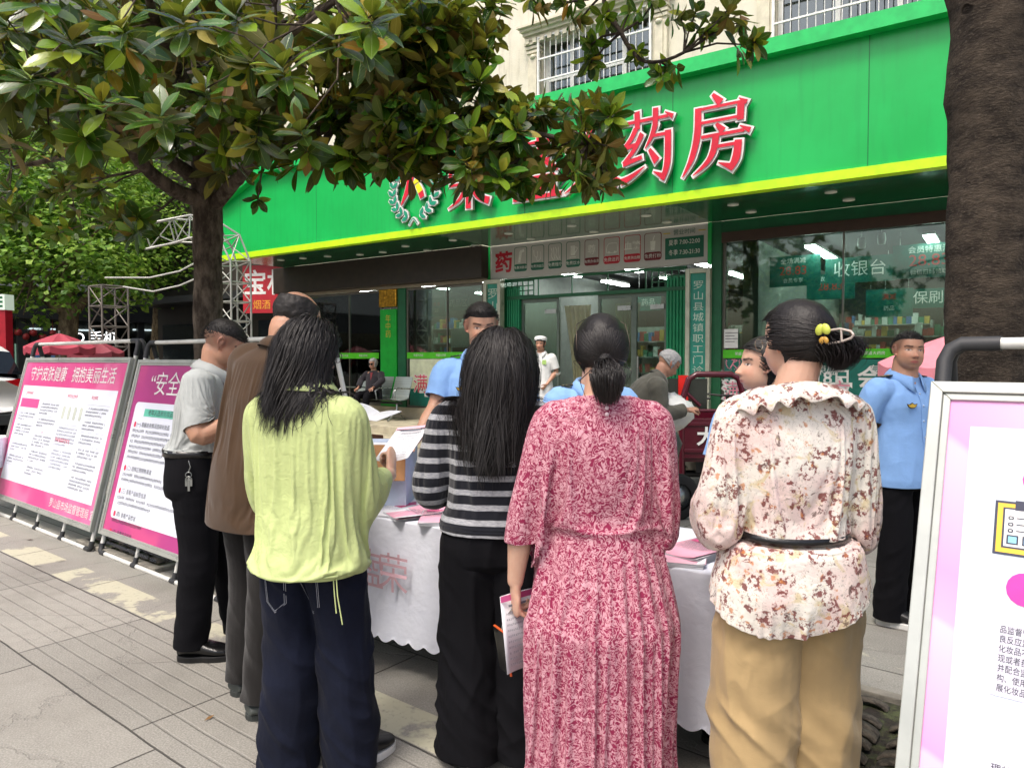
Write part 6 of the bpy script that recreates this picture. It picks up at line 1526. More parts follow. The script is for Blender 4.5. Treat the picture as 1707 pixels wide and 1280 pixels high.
    def shoes(s, upper, sole, style='shoe', soleh=.022, names='shoe'):
        H = s.H; L_ = .150*H
        for q in (-1, 1):
            t = s.toe[q]; t = V3(t.x, t.y, 0).normalized(); sd = V3(t.y, -t.x, 0); a = V3(s.an[q].x, s.an[q].y, s.an[q].z-.05*H); A_ = a-t*.034*H
            prof = [(0, .019, .045), (.08, .026, .050), (.25, .029, .052), (.42, .028, .046), (.6, .032, .035), (.78, .033, .027), (.92, .027, .022), (1.0, .014, .016)]
            if style == 'clog': prof = [(0, .024, .022), (.12, .032, .026), (.3, .034, .024), (.45, .034, .040), (.6, .037, .040), (.8, .037, .032), (.94, .029, .025), (1.0, .016, .018)]
            mb = MB(); mb.smooth = True; n = 18
            C = [A_+t*L_*u+V3(0, 0, soleh+h*H*.5) for u, w_, h in prof]; loft(mb, C, [sd]*8, [V3(0, 0, 1)]*8, [w_*H for _, w_, h in prof], [h*H*.5 for _, w_, h in prof], n, 2.4)
            if style != 'clog': limb(mb, [A_+t*L_*.18+V3(0, 0, soleh+.03*H), A_+t*L_*.16+V3(0, 0, soleh+.055*H)], [.027*H, .024*H], n=14)
            me = fuse(mb, .004, 2); v = verts(me); v[:, 2] = np.maximum(v[:, 2], a.z+.004); setv(me, v); smooth_on(me); o = link(names, me, s.root, upper)
            b = MB(); b.smooth = False; n = 28; pts = []
            for i in range(n):
                an_ = 2*math.pi*i/n; u = .5-.5*math.cos(an_)*1.0; w_ = (.034-.006*math.sin(u*3.1)**2*(1 if .3 < u < .6 else .4))*H; pts.append((u, math.copysign(abs(math.sin(an_))**.7, math.sin(an_))*w_))
            vs = [A_+t*(L_*1.06*u-.006)+sd*w_+V3(0, 0, z) for z in (.0, soleh+.004) for u, w_ in pts]; b.add(vs, [tuple(range(n)), tuple(range(n, 2*n))[::-1]]+[((i+1) % n, i, n+i, n+(i+1) % n) for i in range(n)]); b.build('sole', sole, o, bevel=.004)
            if style == 'lace':
                b = MB()
                for i in range(4): c = A_+t*L_*(.42+.075*i)+V3(0, 0, soleh+(.05-.007*i)*H); b.tube([c-sd*.017, c+V3(0, 0, .003), c+sd*.017], .0018, 5)
                b.build('laces', upper, o)
    def garment(s, name, mb, vox, mat, cuts=(), wr=None, thick=.002, smooth=4, post=None):
        me = fuse(mb, vox, smooth)
        for c in cuts: cut(me, *c)
        keep_largest(me)
        if wr: setv(me, verts(me)+norms(me)*wr(verts(me), norms(me))[:, None])
        if post: post(me)
        smooth_on(me); o = link(name, me, s.root, mat)
        if thick: solid(o, thick)
        return o
    def trousers(s, mat, w_thigh=.066, w_knee=.056, w_hem=.055, top=.60, drop=0.0, fold=1.0, name='trousers', vox=.006, hipw=.108, hipd=.078, low=None, seat=0, waistw=.092, waistd=.066):
        H = s.H; mb = MB()
        s.torso(mb, [(.455, hipw*.7, hipd*.6), (.475, hipw*.95, hipd*.95, -seat*.3), (.50, hipw, hipd, -seat), (.53, hipw, hipd*.98, -seat), (.57, hipw*.95, hipd*.93, -seat*.5), (top, waistw, waistd), (top+.01, waistw, waistd)], e=2.3)
        cuts = [((0, 0, s.frame(top)[0].z), s.frame(top)[3])]
        for q in (-1, 1):
            hp, kn, an = s.hip[q], s.kn[q], s.an[q]; hem = (low[q] if low else an+V3(0, 0, -.028*H-drop)); ex = (hem-kn).normalized()
            limb(mb, [hp+V3(0, 0, .0), hp.lerp(kn, .5), kn, kn.lerp(hem, .5), hem+ex*.02], [w_thigh*H, (w_thigh+w_knee)*.5*H, w_knee*H, (w_knee+w_hem)*.5*H, w_hem*H], n=24, sub=6); cuts.append((hem, ex, w_hem*H*2.2))
        def wr(v, n):
            z = v[:, 2]; a = np.zeros(len(v)); base_ = v+np.array([s.pos.x*3, s.pos.y*2, 0])
            f1 = ridge(vnoise(base_*[9, 9, 3.0]+5)); f2 = ridge(vnoise(base_*[14, 14, 7]+vnoise(base_*5)[:, None]*1.4)); low_ = np.clip((.30*H-z)/(.2*H), 0, 1); hipz = np.exp(-((z-.44*H)/(.06*H))**2)
            hz = ridge(vnoise(np.stack([base_[:, 0]*8+base_[:, 2]*5, base_[:, 1]*8, base_[:, 2]*13+base_[:, 0]*13], 1)))
            a += .004*f1+.0025*f2+low_*.005*hz+hipz*.004*hz; kz = np.exp(-((z-.27*H)/(.05*H))**2); a += kz*.004*hz; return a*fold
        return s.garment(name, mb, vox, mat, cuts, wr)
    def place_child(s, o): o.parent = s.root; return o
# ---------------------------------------------------------------- cloth draping and strands of hair
SIM = []; COLL = {}
def drape(o, body, pin=None, mass=.25, tension=12, bend=.4, shrink=0.0, frames=26, damping=6, selfc=False, dist=.004):
    for m in list(o.modifiers): o.modifiers.remove(m)
    vg = o.vertex_groups.new(name='pin')
    if pin is not None:
        wts = pin(verts(o.data))
        for i, w_ in enumerate(wts):
            if w_ > .01: vg.add([i], float(w_), 'REPLACE')
    c = o.modifiers.new('cloth', 'CLOTH'); st = c.settings; st.quality = 6; st.mass = mass; st.tension_stiffness = tension; st.compression_stiffness = tension; st.shear_stiffness = tension*.4; st.bending_stiffness = bend
    st.tension_damping = damping; st.compression_damping = damping; st.shear_damping = damping; st.bending_damping = .5; st.air_damping = 2.0
    if pin is not None: st.vertex_group_mass = 'pin'; st.pin_stiffness = 1
    st.shrink_min = shrink; c.collision_settings.distance_min = dist; c.collision_settings.use_self_collision = selfc; c.collision_settings.collision_quality = 2; c.collision_settings.use_collision = True
    c.point_cache.frame_start = 1; c.point_cache.frame_end = frames
    if body.name not in COLL:
        d = bpy.data.objects.new('collider', body.data); col.objects.link(d); d.location = body.location; d.rotation_euler = body.rotation_euler
        bmj = bmesh.new(); bmj.from_mesh(body.data)
        for ch in body.children:
            if ch.name.startswith('trousers') and ch.type == 'MESH':
                m_ = ch.data.copy(); b0 = bmesh.new(); b0.from_mesh(m_); be = [e for e in b0.edges if e.is_boundary]; bmesh.ops.holes_fill(b0, edges=be, sides=0); b0.to_mesh(m_); b0.free(); bmj.from_mesh(m_); bpy.data.meshes.remove(m_)
        mj = bpy.data.meshes.new('cj'); bmj.to_mesh(mj); bmj.free(); d.data = mj
        r = d.modifiers.new('r', 'REMESH'); r.mode = 'VOXEL'; r.voxel_size = .014
        dg = bpy.context.evaluated_depsgraph_get(); me = bpy.data.meshes.new_from_object(d.evaluated_get(dg)); d.modifiers.clear(); d.data = me
        d.modifiers.new('col', 'COLLISION'); d.collision.thickness_outer = .008; d.collision.thickness_inner = .1; d.collision.cloth_friction = 8; COLL[body.name] = d
    SIM.append((o, frames))
def run_sim():
    if not SIM: return
    import time; t0 = time.time(); hid = []
    fm = max(f for _, f in SIM)
    for f in range(1, fm+1): sc.frame_set(f)
    dg = bpy.context.evaluated_depsgraph_get()
    for o, f in SIM:
        me = bpy.data.meshes.new_from_object(o.evaluated_get(dg)); old = o.data; mats = list(old.materials); o.modifiers.clear(); o.data = me; smooth_on(me)
    for d in COLL.values(): bpy.data.objects.remove(d)
    COLL.clear()
    sc.frame_set(1); print('cloth', round(time.time()-t0, 1)); SIM.clear()
def finish(o, sm=2, thick=.003, wr=None, disp=1.0):
    me = o.data
    if wr: setv(me, verts(me)+norms(me)*wr(verts(me))[:, None])
    if sm: s = o.modifiers.new('sm', 'SMOOTH'); s.iterations = sm
    if thick: solid(o, thick)
def bvh_of(objs, root):
    out = []
    for o in objs:
        me = o.data; out.append(BVHTree.FromPolygons([v.co[:] for v in me.vertices], [p.vertices[:] for p in me.polygons]))
    return out
def strands(name, M, roots, dirs, nseg, lens, root_obj, mat, guide=None, bvhs=(), width=.0028, grav=.35, off=.006, seed=0, curl=.0, stiff=1.0, headr=(.079, .103, .09), cyl=None, taper=.6):
    """roots, dirs: head-frame arrays; every strand marches under gravity, kept outside the head and clothes"""
    rs = np.random.RandomState(seed); N = len(roots); P = np.array(roots, float); D = np.array(dirs, float); path = [P.copy()]; lay = rs.uniform(.003, .016, N)
    Mh = np.array(M); sc_ = np.linalg.norm(Mh[:3, 0]); ds = lens/nseg; R3 = Mh[:3, :3]/sc_
    Pw = P@Mh[:3, :3].T+Mh[:3, 3]; Dw = D@R3.T; path = [Pw.copy()]; Mi = np.linalg.inv(Mh); nrm = None; norms_ = []
    hr = np.array(headr); cen = np.array([0, -.012, .012])
    for k in range(nseg):
        t = (k+1)/nseg; g_ = np.array([0, 0, -1.0]); Dw = Dw*stiff+g_*grav
        if guide is not None: Dw = Dw+guide(Pw, k, t)
        Dw = Dw+rs.normal(0, .04+curl, Dw.shape); Dw /= np.linalg.norm(Dw, axis=1, keepdims=True)
        Pw = Pw+Dw*ds[:, None]
        h = (Pw@Mi[:3, :3].T+Mi[:3, 3])-cen; rr = hr+lay[:, None]/sc_; q = np.linalg.norm(h/rr, axis=1); ins = q < 1
        h2 = np.where(ins[:, None], h/np.maximum(q, 1e-6)[:, None], h)+cen; Pn = h2@Mh[:3, :3].T+Mh[:3, 3]
        Dw = np.where(ins[:, None], (Pn-path[-1]), Dw); Dw /= np.maximum(np.linalg.norm(Dw, axis=1, keepdims=True), 1e-6); Pw = Pn
        if cyl:
            cx, cy, z0, z1, Rc = cyl; dx = Pw[:, :2]-np.array([cx, cy]); q2 = np.linalg.norm(dx, axis=1); hit_ = (q2 < Rc+lay*.8)&(Pw[:, 2] > z0)&(Pw[:, 2] < z1); Pw[:, :2] = np.where(hit_[:, None], np.array([cx, cy])+dx/np.maximum(q2, 1e-5)[:, None]*(Rc+lay*.8)[:, None], Pw[:, :2])
        for bv in bvhs:
            for i in range(N):
                if ins[i]: continue
                co, no, _, di = bv.find_nearest(Pw[i], .06)
                if co is not None:
                    s_ = (Vector(Pw[i])-co).dot(no); o_ = off+lay[i]*.6
                    if s_ < o_ and (s_ > -.05): Pw[i] = co+no*o_; dv = Vector(Pw[i])-Vector(path[-1][i]); Dw[i] = dv.normalized() if dv.length > 1e-5 else Dw[i]
        path.append(Pw.copy())
    A_ = np.stack(path, 1)      # N, nseg+1, 3
    ctr = np.array(M.translation); out = A_-ctr; out[..., 2] *= .15; T_ = np.gradient(A_, axis=1); T_ /= np.maximum(np.linalg.norm(T_, axis=-1, keepdims=True), 1e-6)
    W_ = np.cross(T_, out+rs.normal(0, .02, (N, 1, 3))); W_ /= np.maximum(np.linalg.norm(W_, axis=-1, keepdims=True), 1e-6)
    tt = np.linspace(0, 1, nseg+1)[None, :, None]; ww = width*rs.uniform(.6, 1.3, (N, 1, 1))*(1-taper*tt**2.5)*.5; ww[:, -1] *= .15
    o1 = out/np.maximum(np.linalg.norm(out, axis=-1, keepdims=True), 1e-6)
    V = np.stack([A_-W_*ww, A_+o1*ww*.5, A_+W_*ww], 2).reshape(-1, 3); n3 = (nseg+1)*3
    f = [];
    base = np.arange(N)[:, None]*n3+np.arange(nseg)[None, :]*3; base = base.reshape(-1)
    F1 = np.stack([base, base+1, base+4, base+3], 1); F2 = np.stack([base+1, base+2, base+5, base+4], 1); Fq = np.vstack([F1, F2])
    me = bpy.data.meshes.new(name); me.from_pydata(V.tolist(), [], Fq.tolist()); smooth_on(me); return link(name, me, root_obj, mat)
def scalp(n, seed, cond, top=.0):
    rs = np.random.RandomState(seed); out = []
    while len(out) < n:
        d = rs.normal(0, 1, 3)
        if rs.rand() < top: d = np.array([d[0]*.35, d[1]*.6-.1, abs(d[2])+1.2])
        d = d; d /= np.linalg.norm(d); p = np.array([0, -.012, .012])+d*np.array([.0775, .1, .088])
        if cond(*p): out.append(p)
    return np.array(out)
# ================================================================ the people
SKA = (.47, .27, .18); SKB = (.44, .24, .155); SKC = (.55, .34, .245); SKO = (.36, .195, .13)
def gpos(px, Y): p = at(px, 600, Y=Y); return (p.x, p.y)
BLKF = fabric('black_cloth', (.0035, .0035, .005), .9, sheen=0); NAVY = fabric('navy_denim', (.006, .008, .018), .9, fold=.12, fscale=30, var=.25, sheen=.02); CHAR = fabric('charcoal_cloth', (.013, .012, .0115), .9, fold=.1, fscale=22)
LEATH = plain('black_leather', '#101011', .22, bump=.001, bscale=200); LSOLE = plain('black_sole', '#0c0c0c', .5); CLOG = plain('grey_clog', '#3f4441', .6); CLOGS = plain('clog_sole', '#2c302e', .7)
def wr_gen(f, amp=1.0, z0=0, z1=9):
    def wr(v, n=None):
        b = v+np.array([f.pos.x*5, f.pos.y*3, 0]); a = ridge(vnoise(b*[11, 11, 5]+vnoise(b*4)[:, None]*1.5))*.003+ridge(vnoise(b*[20, 20, 13]+3))*.0018+vnoise(b*[5, 5, 8])*.004; return a*amp
    return wr
def cuffcuts(f, fr, mult=1.0, sides=(-1, 1), rad=.10):
    return [(f.el[q].lerp(f.wr[q], fr), f.wr[q]-f.el[q], rad) for q in sides]
def strips(f, M, items, parent, name, mat, th=.004):
    b = MB()
    for pts, w_ in items: b.tube([M@V3(*p) for p in pts], w_, 8)
    return b.build(name, mat, parent)
def glasses(f, parent, mat, dark=None, up=0.0, tilt=0, lensr=.021, back=0):
    b = MB(); M = f.HM@Matrix.Translation((0, back, up))@Matrix.Rotation(R(tilt), 4, 'X')
    for s in (-1, 1):
        b.tube([M@V3(s*.032+lensr*math.cos(a)*1.1, .102-abs(s*.032+lensr*math.cos(a))*.18, -.004+lensr*.85*math.sin(a)) for a in np.linspace(0, 2*math.pi, 17)], .0014, 6)
        b.tube([M@V3(s*.055, .093, .004), M@V3(s*.080, .07, .006), M@V3(s*.086, -.01, .004), M@V3(s*.084, -.03, -.012)], .0014, 6)
    b.tube([M@V3(-.010, .105, .0), M@V3(0, .108, .003), M@V3(.010, .105, .0)], .0014, 6); o = b.build('glasses', mat, parent)
    if dark:
        b = MB()
        for s in (-1, 1): b.add([M@V3(s*.032+lensr*math.cos(a)*1.1, .1025-abs(s*.032+lensr*math.cos(a))*.18, -.004+lensr*.85*math.sin(a)) for a in np.linspace(0, 2*math.pi, 16, endpoint=False)], [tuple(range(16))])
        b.build('lens', dark, o)
    return o
def collar(f, mat, parent, zf=.835, r=.047, h=.036, spread=.012, open_=.35, name='collar'):
    """folded shirt collar: stand plus turned-down leaf with pointed front"""
    c, S_, F_, U = f.frame(zf); H = f.H; b = MB(); b.smooth = True; N = 40; vs = []; rows = 5
    for i in range(N+1):
        a = open_+(2*math.pi-2*open_)*i/N; fr = math.cos(a); sd = math.sin(a); pt = max(0, 1-abs(i-0)/5)+max(0, 1-abs(i-N)/5)
        d = S_*sd+F_*fr; base = c+F_*.004*H+U*(-.012*max(0, fr))*H
        vs += [base+d*r*H*1.0-U*.004*H, base+d*(r-.004)*H+U*h*.55*H, base+d*(r+.002)*H+U*h*.62*H, base+d*(r+spread)*H+U*(h*.25-.010*pt)*H, base+d*(r+spread*1.5)*H-U*(.006+.022*pt)*H+F_*.010*pt*H]
    b.add(vs, [(i*rows+j, (i+1)*rows+j, (i+1)*rows+j+1, i*rows+j+1) for i in range(N) for j in range(rows-1)]); o = b.build(name, mat, parent); s = o.modifiers.new('s', 'SOLIDIFY'); s.thickness = .003; s.offset = 0; return o
def belt(f, zf, hw, hd, mat, parent, h=.018, name='belt', buckle=True, sh=0):
    c, S_, F_, U = f.frame(zf); H = f.H; b = MB(); b.smooth = True; N = 56; vs = []
    for i in range(N):
        a = 2*math.pi*i/N; x = math.copysign(abs(math.cos(a))**(2/2.3), math.cos(a))*hw*H; y = math.copysign(abs(math.sin(a))**(2/2.3), math.sin(a))*hd*H
        for z in (-h, h): vs.append(c+S_*x+F_*(y+sh*H)+U*z)
    b.add(vs, [(2*i, 2*((i+1) % N), 2*((i+1) % N)+1, 2*i+1) for i in range(N)]); o = b.build(name, mat, parent); s = o.modifiers.new('s', 'SOLIDIFY'); s.thickness = .004; s.offset = 1
    if buckle: q = MB(); q.cbox((0, 0, 0), (.04, .006, .034)); M = Matrix.Translation(c+F_*(hd*H+.006+sh*H)); q.v = [tuple(M@Vector(v)) for v in q.v]; q.build('buckle', STEEL, o, bevel=.002)
    return o
def short_hair(f, mat, hl=.042, side=-.02, back=-.075, th=.016, name='hair', sidey=.02, grey=False):
    def mask(x, y, z):
        zb = np.where(y > .03, hl+.0*x, np.where(y > -.02, side+(y-(-.02))/.05*(hl-side), side+(back-side)*np.clip((-.02-y)/.06, 0, 1)))
        return np.clip((z-zb)/.03, -1, 1)
    def thick(x, y, z): return th*np.clip((z-side)/.06, .15, 1)
    hair_cap(f.HM, mask, thick, name, mat, f.root, .0008, freq=160, soft=1.2)
def short_strands(f, mat, n=2600, hl=.040, side=-.01, L_=.022, seed=0):
    P = scalp(n, seed, lambda x, y, z: z > (hl if y > .03 else (side+(y+.02)/.05*(hl-side) if y > -.02 else side-.05*min(1, (-.02-y)/.06))))
    d = P/np.linalg.norm(P, axis=1, keepdims=True); D = d*.6+np.array([0, .7, .1]); D /= np.linalg.norm(D, axis=1, keepdims=True)
    rs = np.random.RandomState(seed); ln = L_*(.4+.6*np.clip((P[:, 2]-side)/.07, 0, 1))*rs.uniform(.7, 1.2, n); return strands('hair_strands', f.HM, P+d*.006, D, 4, ln, f.root, mat, width=.0016, grav=.02, seed=seed)
# ---------------- uniform shirt
def uni_x(m, k, c): return c
BLUE = fabric('uniform_blue', '#7fa6d8', .7, fold=.16, fscale=13, sheen=.1)
EPM = plain('epaulette_black', '#121214', .6); EPG = plain('epaulette_gold', '#c7a437', .35)
def uniform(f, sleeve=.9, hemz=.47, tuck=False):
    H = f.H; mb = MB(); hw = f.k.get('fat', 1)
    f.torso(mb, [(hemz-.02, .112*hw, .084*hw), (.50, .114*hw, .086*hw), (.56, .108*hw, .080*hw), (.62, .102*hw, .076*hw), (.68, .106, .078), (.73, .112, .080), (.775, .112, .070), (.80, .104, .058), (.82, .080, .048), (.84, .048, .046), (.855, .044, .044)], e=2.3)
    cuts = [(f.frame(hemz)[0], V3(0, 0, -1), .3), (f.frame(.842)[0], f.frame(.842)[3], .09)]
    for q in (-1, 1):
        sh, e = f.sh[q], f.el[q]; d = (e-sh).normalized(); limb(mb, [sh.lerp(f.frame(.78)[0], .4), sh, sh.lerp(e, .5), sh.lerp(e, sleeve+.02)], [.044*H, .045*H, .042*H, .041*H], n=20, sub=6); cuts.append((sh.lerp(e, sleeve), d, .09))
    o = f.garment('shirt', mb, .007, BLUE, cuts, lambda v, n: wr_gen(f, .95)(v))
    collar(f, BLUE, f.root)
    pl = MB(); F_ = f.frame(.7)
    pts = []
    for z in np.linspace(.81, hemz+.01, 14): c, S_, Fv, U = f.frame(z); dd = np.interp(z, [.47, .56, .62, .68, .73, .775, .81], [.086*hw, .082*hw, .078*hw, .080, .082, .073, .056]); pts.append(c+Fv*(dd*H+.003))
    Sx = F_[1]; pl.add([p+Sx*x for p in pts for x in (-.014, .014)], [(2*i, 2*i+1, 2*i+3, 2*i+2) for i in range(len(pts)-1)]); po_ = pl.build('placket', BLUE, f.root); s = po_.modifiers.new('s', 'SOLIDIFY'); s.thickness = .003
    for i in range(1, 13, 2): b = MB(); b.lathe([(0, .004), (.0055, .003), (.006, 0)], 10, M=Matrix.Translation(pts[i])@F_[2].to_track_quat('Z', 'Y').to_matrix().to_4x4()); b.build('button', plain('button_pale', '#a9bcd6', .3), po_)
    for q in (-1, 1):
        sh = f.sh[q]; c = f.frame(.835)[0]; a = sh+V3(0, 0, .046*H); p0 = a.lerp(c+V3(0, 0, .008*H), .10); p1 = a.lerp(c+V3(0, 0, .012*H), .66); d = (p1-p0).normalized(); y = f.cs.cross(V3(0, 0, 1)); y = V3(-d.y, d.x, 0).normalized(); n_ = d.cross(y); n_ = n_ if n_.z > 0 else -n_
        b = MB(); vs = [p0-y*.024+n_*.002, p0+y*.024+n_*.002, p1+y*.019+n_*.002, p1-y*.019+n_*.002]; vs += [v+n_*.006 for v in vs]; b.add(vs, [(0,1,2,3),(7,6,5,4),(0,4,5,1),(1,5,6,2),(2,6,7,3),(3,7,4,0)]); o2 = b.build('epaulette', EPM, f.root, bevel=.002)
        b = MB()
        for t in (.12, .3): m_ = p0.lerp(p1, t)+n_*.0088; b.add([m_-y*.017-d*.003, m_+y*.017-d*.003, m_+y*.017+d*.003, m_-y*.017+d*.003], [(0,1,2,3)])
        m_ = p0.lerp(p1, .6)+n_*.0088; b.add([m_+y*.009*math.cos(a_)+d*.009*math.sin(a_) for a_ in np.linspace(0, 6.283, 10, endpoint=False)], [tuple(range(10))]); b.build('rank_mark', EPG, o2)
    c, S_, Fv, U = f.frame(.735); ce = c+S_*.052*H+Fv*.081*H
    b = MB(); M = face_matrix(ce, -S_, (Fv+S_*.35).normalized(), U); M = M@Matrix.Translation((0, 0, .006))
    b.m = 0; b.prism([(-.040,.012),(-.02,.008),(-.008,.014),(0,.018),(.008,.014),(.02,.008),(.040,.012),(.03,-.006),(.012,-.014),(-.012,-.014),(-.03,-.006)], -.004, .002, M); b.m = 1; b.prism([(-.034,.008),(-.018,.004),(-.006,.010),(0,.013),(.006,.010),(.018,.004),(.034,.008),(.026,-.004),(.010,-.010),(-.010,-.010),(-.026,-.004)], .0025, .004, M); b.build('badge', [EPM, EPG], f.root)
    return o
def man_trousers(f, mat, **k): return f.trousers(mat, **{**dict(w_thigh=.060, w_knee=.050, w_hem=.046), **k})
# ================= 1 man in the grey shirt
GREYS = fabric('grey_polo', '#a3a7a5', .8, fold=.14, fscale=12, weave=500)
f1 = Fig(gpos(330, 3.74), 80, 1.775, 'man in grey short sleeved shirt and black trousers bending his head beside the boards', hpitch=-30, head=V3(0, .045, -.022), fat=1.12, sw=.114, nk=1.0, arm=1.18, chub=1.08,
    lean=V3(0, .085, -.01), elR=V3(.30, .07, 1.17), wrR=V3(.17, .33, 1.235), elL=V3(-.295, .04, 1.17), wrL=V3(-.06, .30, 1.25), hdR=V3(-.3, .9, .25), plR=V3(-.5, .1, .9), cuR=(.6, .7, .8, .9), anR=V3(.10, -.03, .085), anL=V3(-.10, .17, .085), toeR=V3(.12, 1, 0), toeL=V3(-.2, 1, 0))
b1_ = f1.body(.005, skin=SKB, stub=.55); SKIN1 = f1
H = f1.H; mb = MB()
f1.torso(mb, [(.565, .096, .088), (.60, .100, .092), (.63, .110, .102, .004), (.65, .110, .103, .004), (.70, .108, .098, .002), (.75, .108, .086), (.785, .106, .070), (.81, .096, .058), (.83, .064, .050), (.85, .048, .046), (.862, .044, .044)], e=2.3); cuts = [(f1.frame(.585)[0], V3(0, 0, -1), .35), (f1.frame(.848)[0], f1.frame(.848)[3], .09)]
for q in (-1, 1):
    sh, e = f1.sh[q], f1.el[q]; limb(mb, [sh.lerp(f1.frame(.78)[0], .4), sh, sh.lerp(e, .5), sh.lerp(e, .85)], [.050*H, .052*H, .046*H, .044*H], n=20, sub=6); cuts.append((sh.lerp(e, .84), e-sh, .088))
f1s = f1.garment('shirt', mb, .008, GREYS, cuts, None, thick=0)
def pin_std(f, hem=None, hemw=1.0, sl=None):
    def p(v):
        z = v[:, 2]; a = np.clip((z-.80*f.H)/(.03*f.H), 0, 1)*.95
        if hem: a = np.maximum(a, (z < hem*f.H)*hemw)
        if sl:
            for q in (-1, 1): a = np.maximum(a, (np.linalg.norm(v-np.array(f.el[q].lerp(f.wr[q], sl)), axis=1) < .06)*1.0)
        return a
    return p
collar(f1, GREYS, f1.root)
man_trousers(f1, BLKF, top=.602, waistw=.100, waistd=.090, hipw=.112, hipd=.092, w_thigh=.062, w_knee=.050, w_hem=.043, drop=-.035); belt(f1, .598, .1035, .094, LEATH, f1.root)
short_strands(f1, HD, 3500, .044, .030, .009, 4); short_hair(f1, HD, .044, .032, .0, .008); f1.shoes(LEATH, LSOLE, 'lace', .03)
b = MB(); c, S_, Fv, U = f1.frame(.585); kx = c+S_*.113*H+Fv*.0+V3(0, 0, 0); b.tube([kx+V3(.006, 0, .0), kx+V3(.012, .01, -.03), kx+V3(.01, 0, -.055)], .003, 6)
for zz, rr in ((-.07, .014), (-.085, .009)): b.tube([kx+V3(.012, rr*math.cos(a), zz+rr*math.sin(a)) for a in np.linspace(0, 6.283, 13)], .0018, 6)
for dy in (-.012, 0, .012): b.box((kx.x+.009+dy*.2, kx.y+dy-.005, kx.z-.15+abs(dy)*2), (kx.x+.012+dy*.2, kx.y+dy+.005, kx.z-.092)); b.tube([(kx.x+.01, kx.y+dy, kx.z-.10), (kx.x+.011, kx.y+dy*1.1, kx.z-.085)], .003, 6)
tag(b.build('key_bunch', STEEL, None), 'silver keys and bottle opener clipped on the belt of the grey shirt man', 'keys'); kb = bpy.data.objects['key_bunch']; kb.location = f1.pos; kb.rotation_euler.z = -R(f1.yaw)
# ================= 2 man in the brown jacket
BRNF = fabric('brown_wool', (.055, .031, .016), .9, fold=.06, weave=260, var=.12)
f2 = Fig((-1.15, 3.18), 38, 1.87, 'balding man in long brown jacket and charcoal trousers behind the lime jacket woman', hpitch=-34, head=V3(.0, .05, -.02), lean=V3(.08, .13, -.01), fat=1.05, sw=.124, nk=1.2,
    elL=V3(-.27, .10, 1.12), wrL=V3(-.12, .33, 1.20), elR=V3(.28, .10, 1.12), wrR=V3(.12, .34, 1.2), anL=V3(-.13, .03, .085), anR=V3(.13, -.05, .085), toeL=V3(-.1, 1, 0), toeR=V3(.25, 1, 0))
b2_ = f2.body(.006, skin=SKB, stub=.25)
H = f2.H; mb = MB(); f2.torso(mb, [(.43, .158, .125), (.47, .152, .120), (.53, .148, .110), (.60, .138, .102), (.68, .136, .100), (.74, .136, .094), (.78, .130, .078), (.805, .112, .064), (.825, .078, .054), (.845, .052, .050), (.865, .048, .048)], e=2.5); cuts = [(f2.frame(.445)[0], V3(0, 0, -1), .4), (f2.frame(.852)[0], f2.frame(.852)[3], .1)]
for q in (-1, 1):
    sh, e, w_ = f2.sh[q], f2.el[q], f2.wr[q]; limb(mb, [sh.lerp(f2.frame(.78)[0], .4), sh, sh.lerp(e, .5), e, e.lerp(w_, .5), w_], [.054*H, .056*H, .050*H, .046*H, .042*H, .038*H], n=20, sub=6); cuts.append((e.lerp(w_, .93), w_-e, .08))
f2j = f2.garment('jacket', mb, .0095, BRNF, cuts, None, thick=0); collar(f2, BRNF, f2.root, zf=.84, r=.052, h=.04)
man_trousers(f2, CHAR, w_thigh=.054, w_knee=.047, w_hem=.044, drop=-.035); f2.shoes(CLOG, CLOGS, 'clog', .03, 'clog')
hair_cap(f2.HM, lambda x, y, z: np.clip(np.minimum((z+.065+np.clip(y, -1, 0)*.3)/.015, np.minimum((.078+np.clip(y+.05, -1, 0)*.35-z)/.03, (.018-y)/.015)), -1, 1), lambda x, y, z: .012+0*x, 'hair', HD, f2.root, .003, freq=70)
# ================= 3 woman in the lime jacket
LIMEF = fabric('lime_nylon', (.47, .545, .235), .55, fold=.26, fscale=30, sheen=.05)
f3 = Fig(gpos(513, 2.62), 20, 1.69, 'woman in lime green jacket and navy wide trousers reading a printed sheet', hyaw=20, hpitch=-12, head=V3(0, .02, -.004),
    elR=V3(.20, .06, 1.07), wrR=V3(.185, .27, 1.08), elL=V3(-.25, .04, 1.05), wrL=V3(-.08, .25, 1.08), hdR=V3(-.25, .55, .75), plR=V3(-.95, .1, .1), cuR=(1.0, 1.05, 1.1, 1.1), thR=(.7, .6), cuL=(.8, .9, .95, 1.0), anL=V3(-.09, -.02, .085), anR=V3(.12, .08, .085), toeR=V3(.35, 1, 0))
b3 = f3.body(.0042, skin=SKC)
f3.trousers(NAVY, w_thigh=.062, w_knee=.057, w_hem=.060, drop=.02, fold=1.9)
f3.shoes(BLK, WHT, soleh=.028, names='sneaker')
H = f3.H; mb = MB()
f3.torso(mb, [(.44, .116, .094), (.475, .128, .106), (.52, .136, .114), (.60, .138, .112), (.68, .134, .104), (.74, .124, .092), (.78, .104, .076), (.805, .086, .062), (.825, .066, .054), (.845, .055, .052), (.875, .052, .052)], e=2.4)
cuts = [(f3.frame(.455)[0], V3(0, 0, -1)), (f3.frame(.852)[0], f3.frame(.852)[3], .10)]
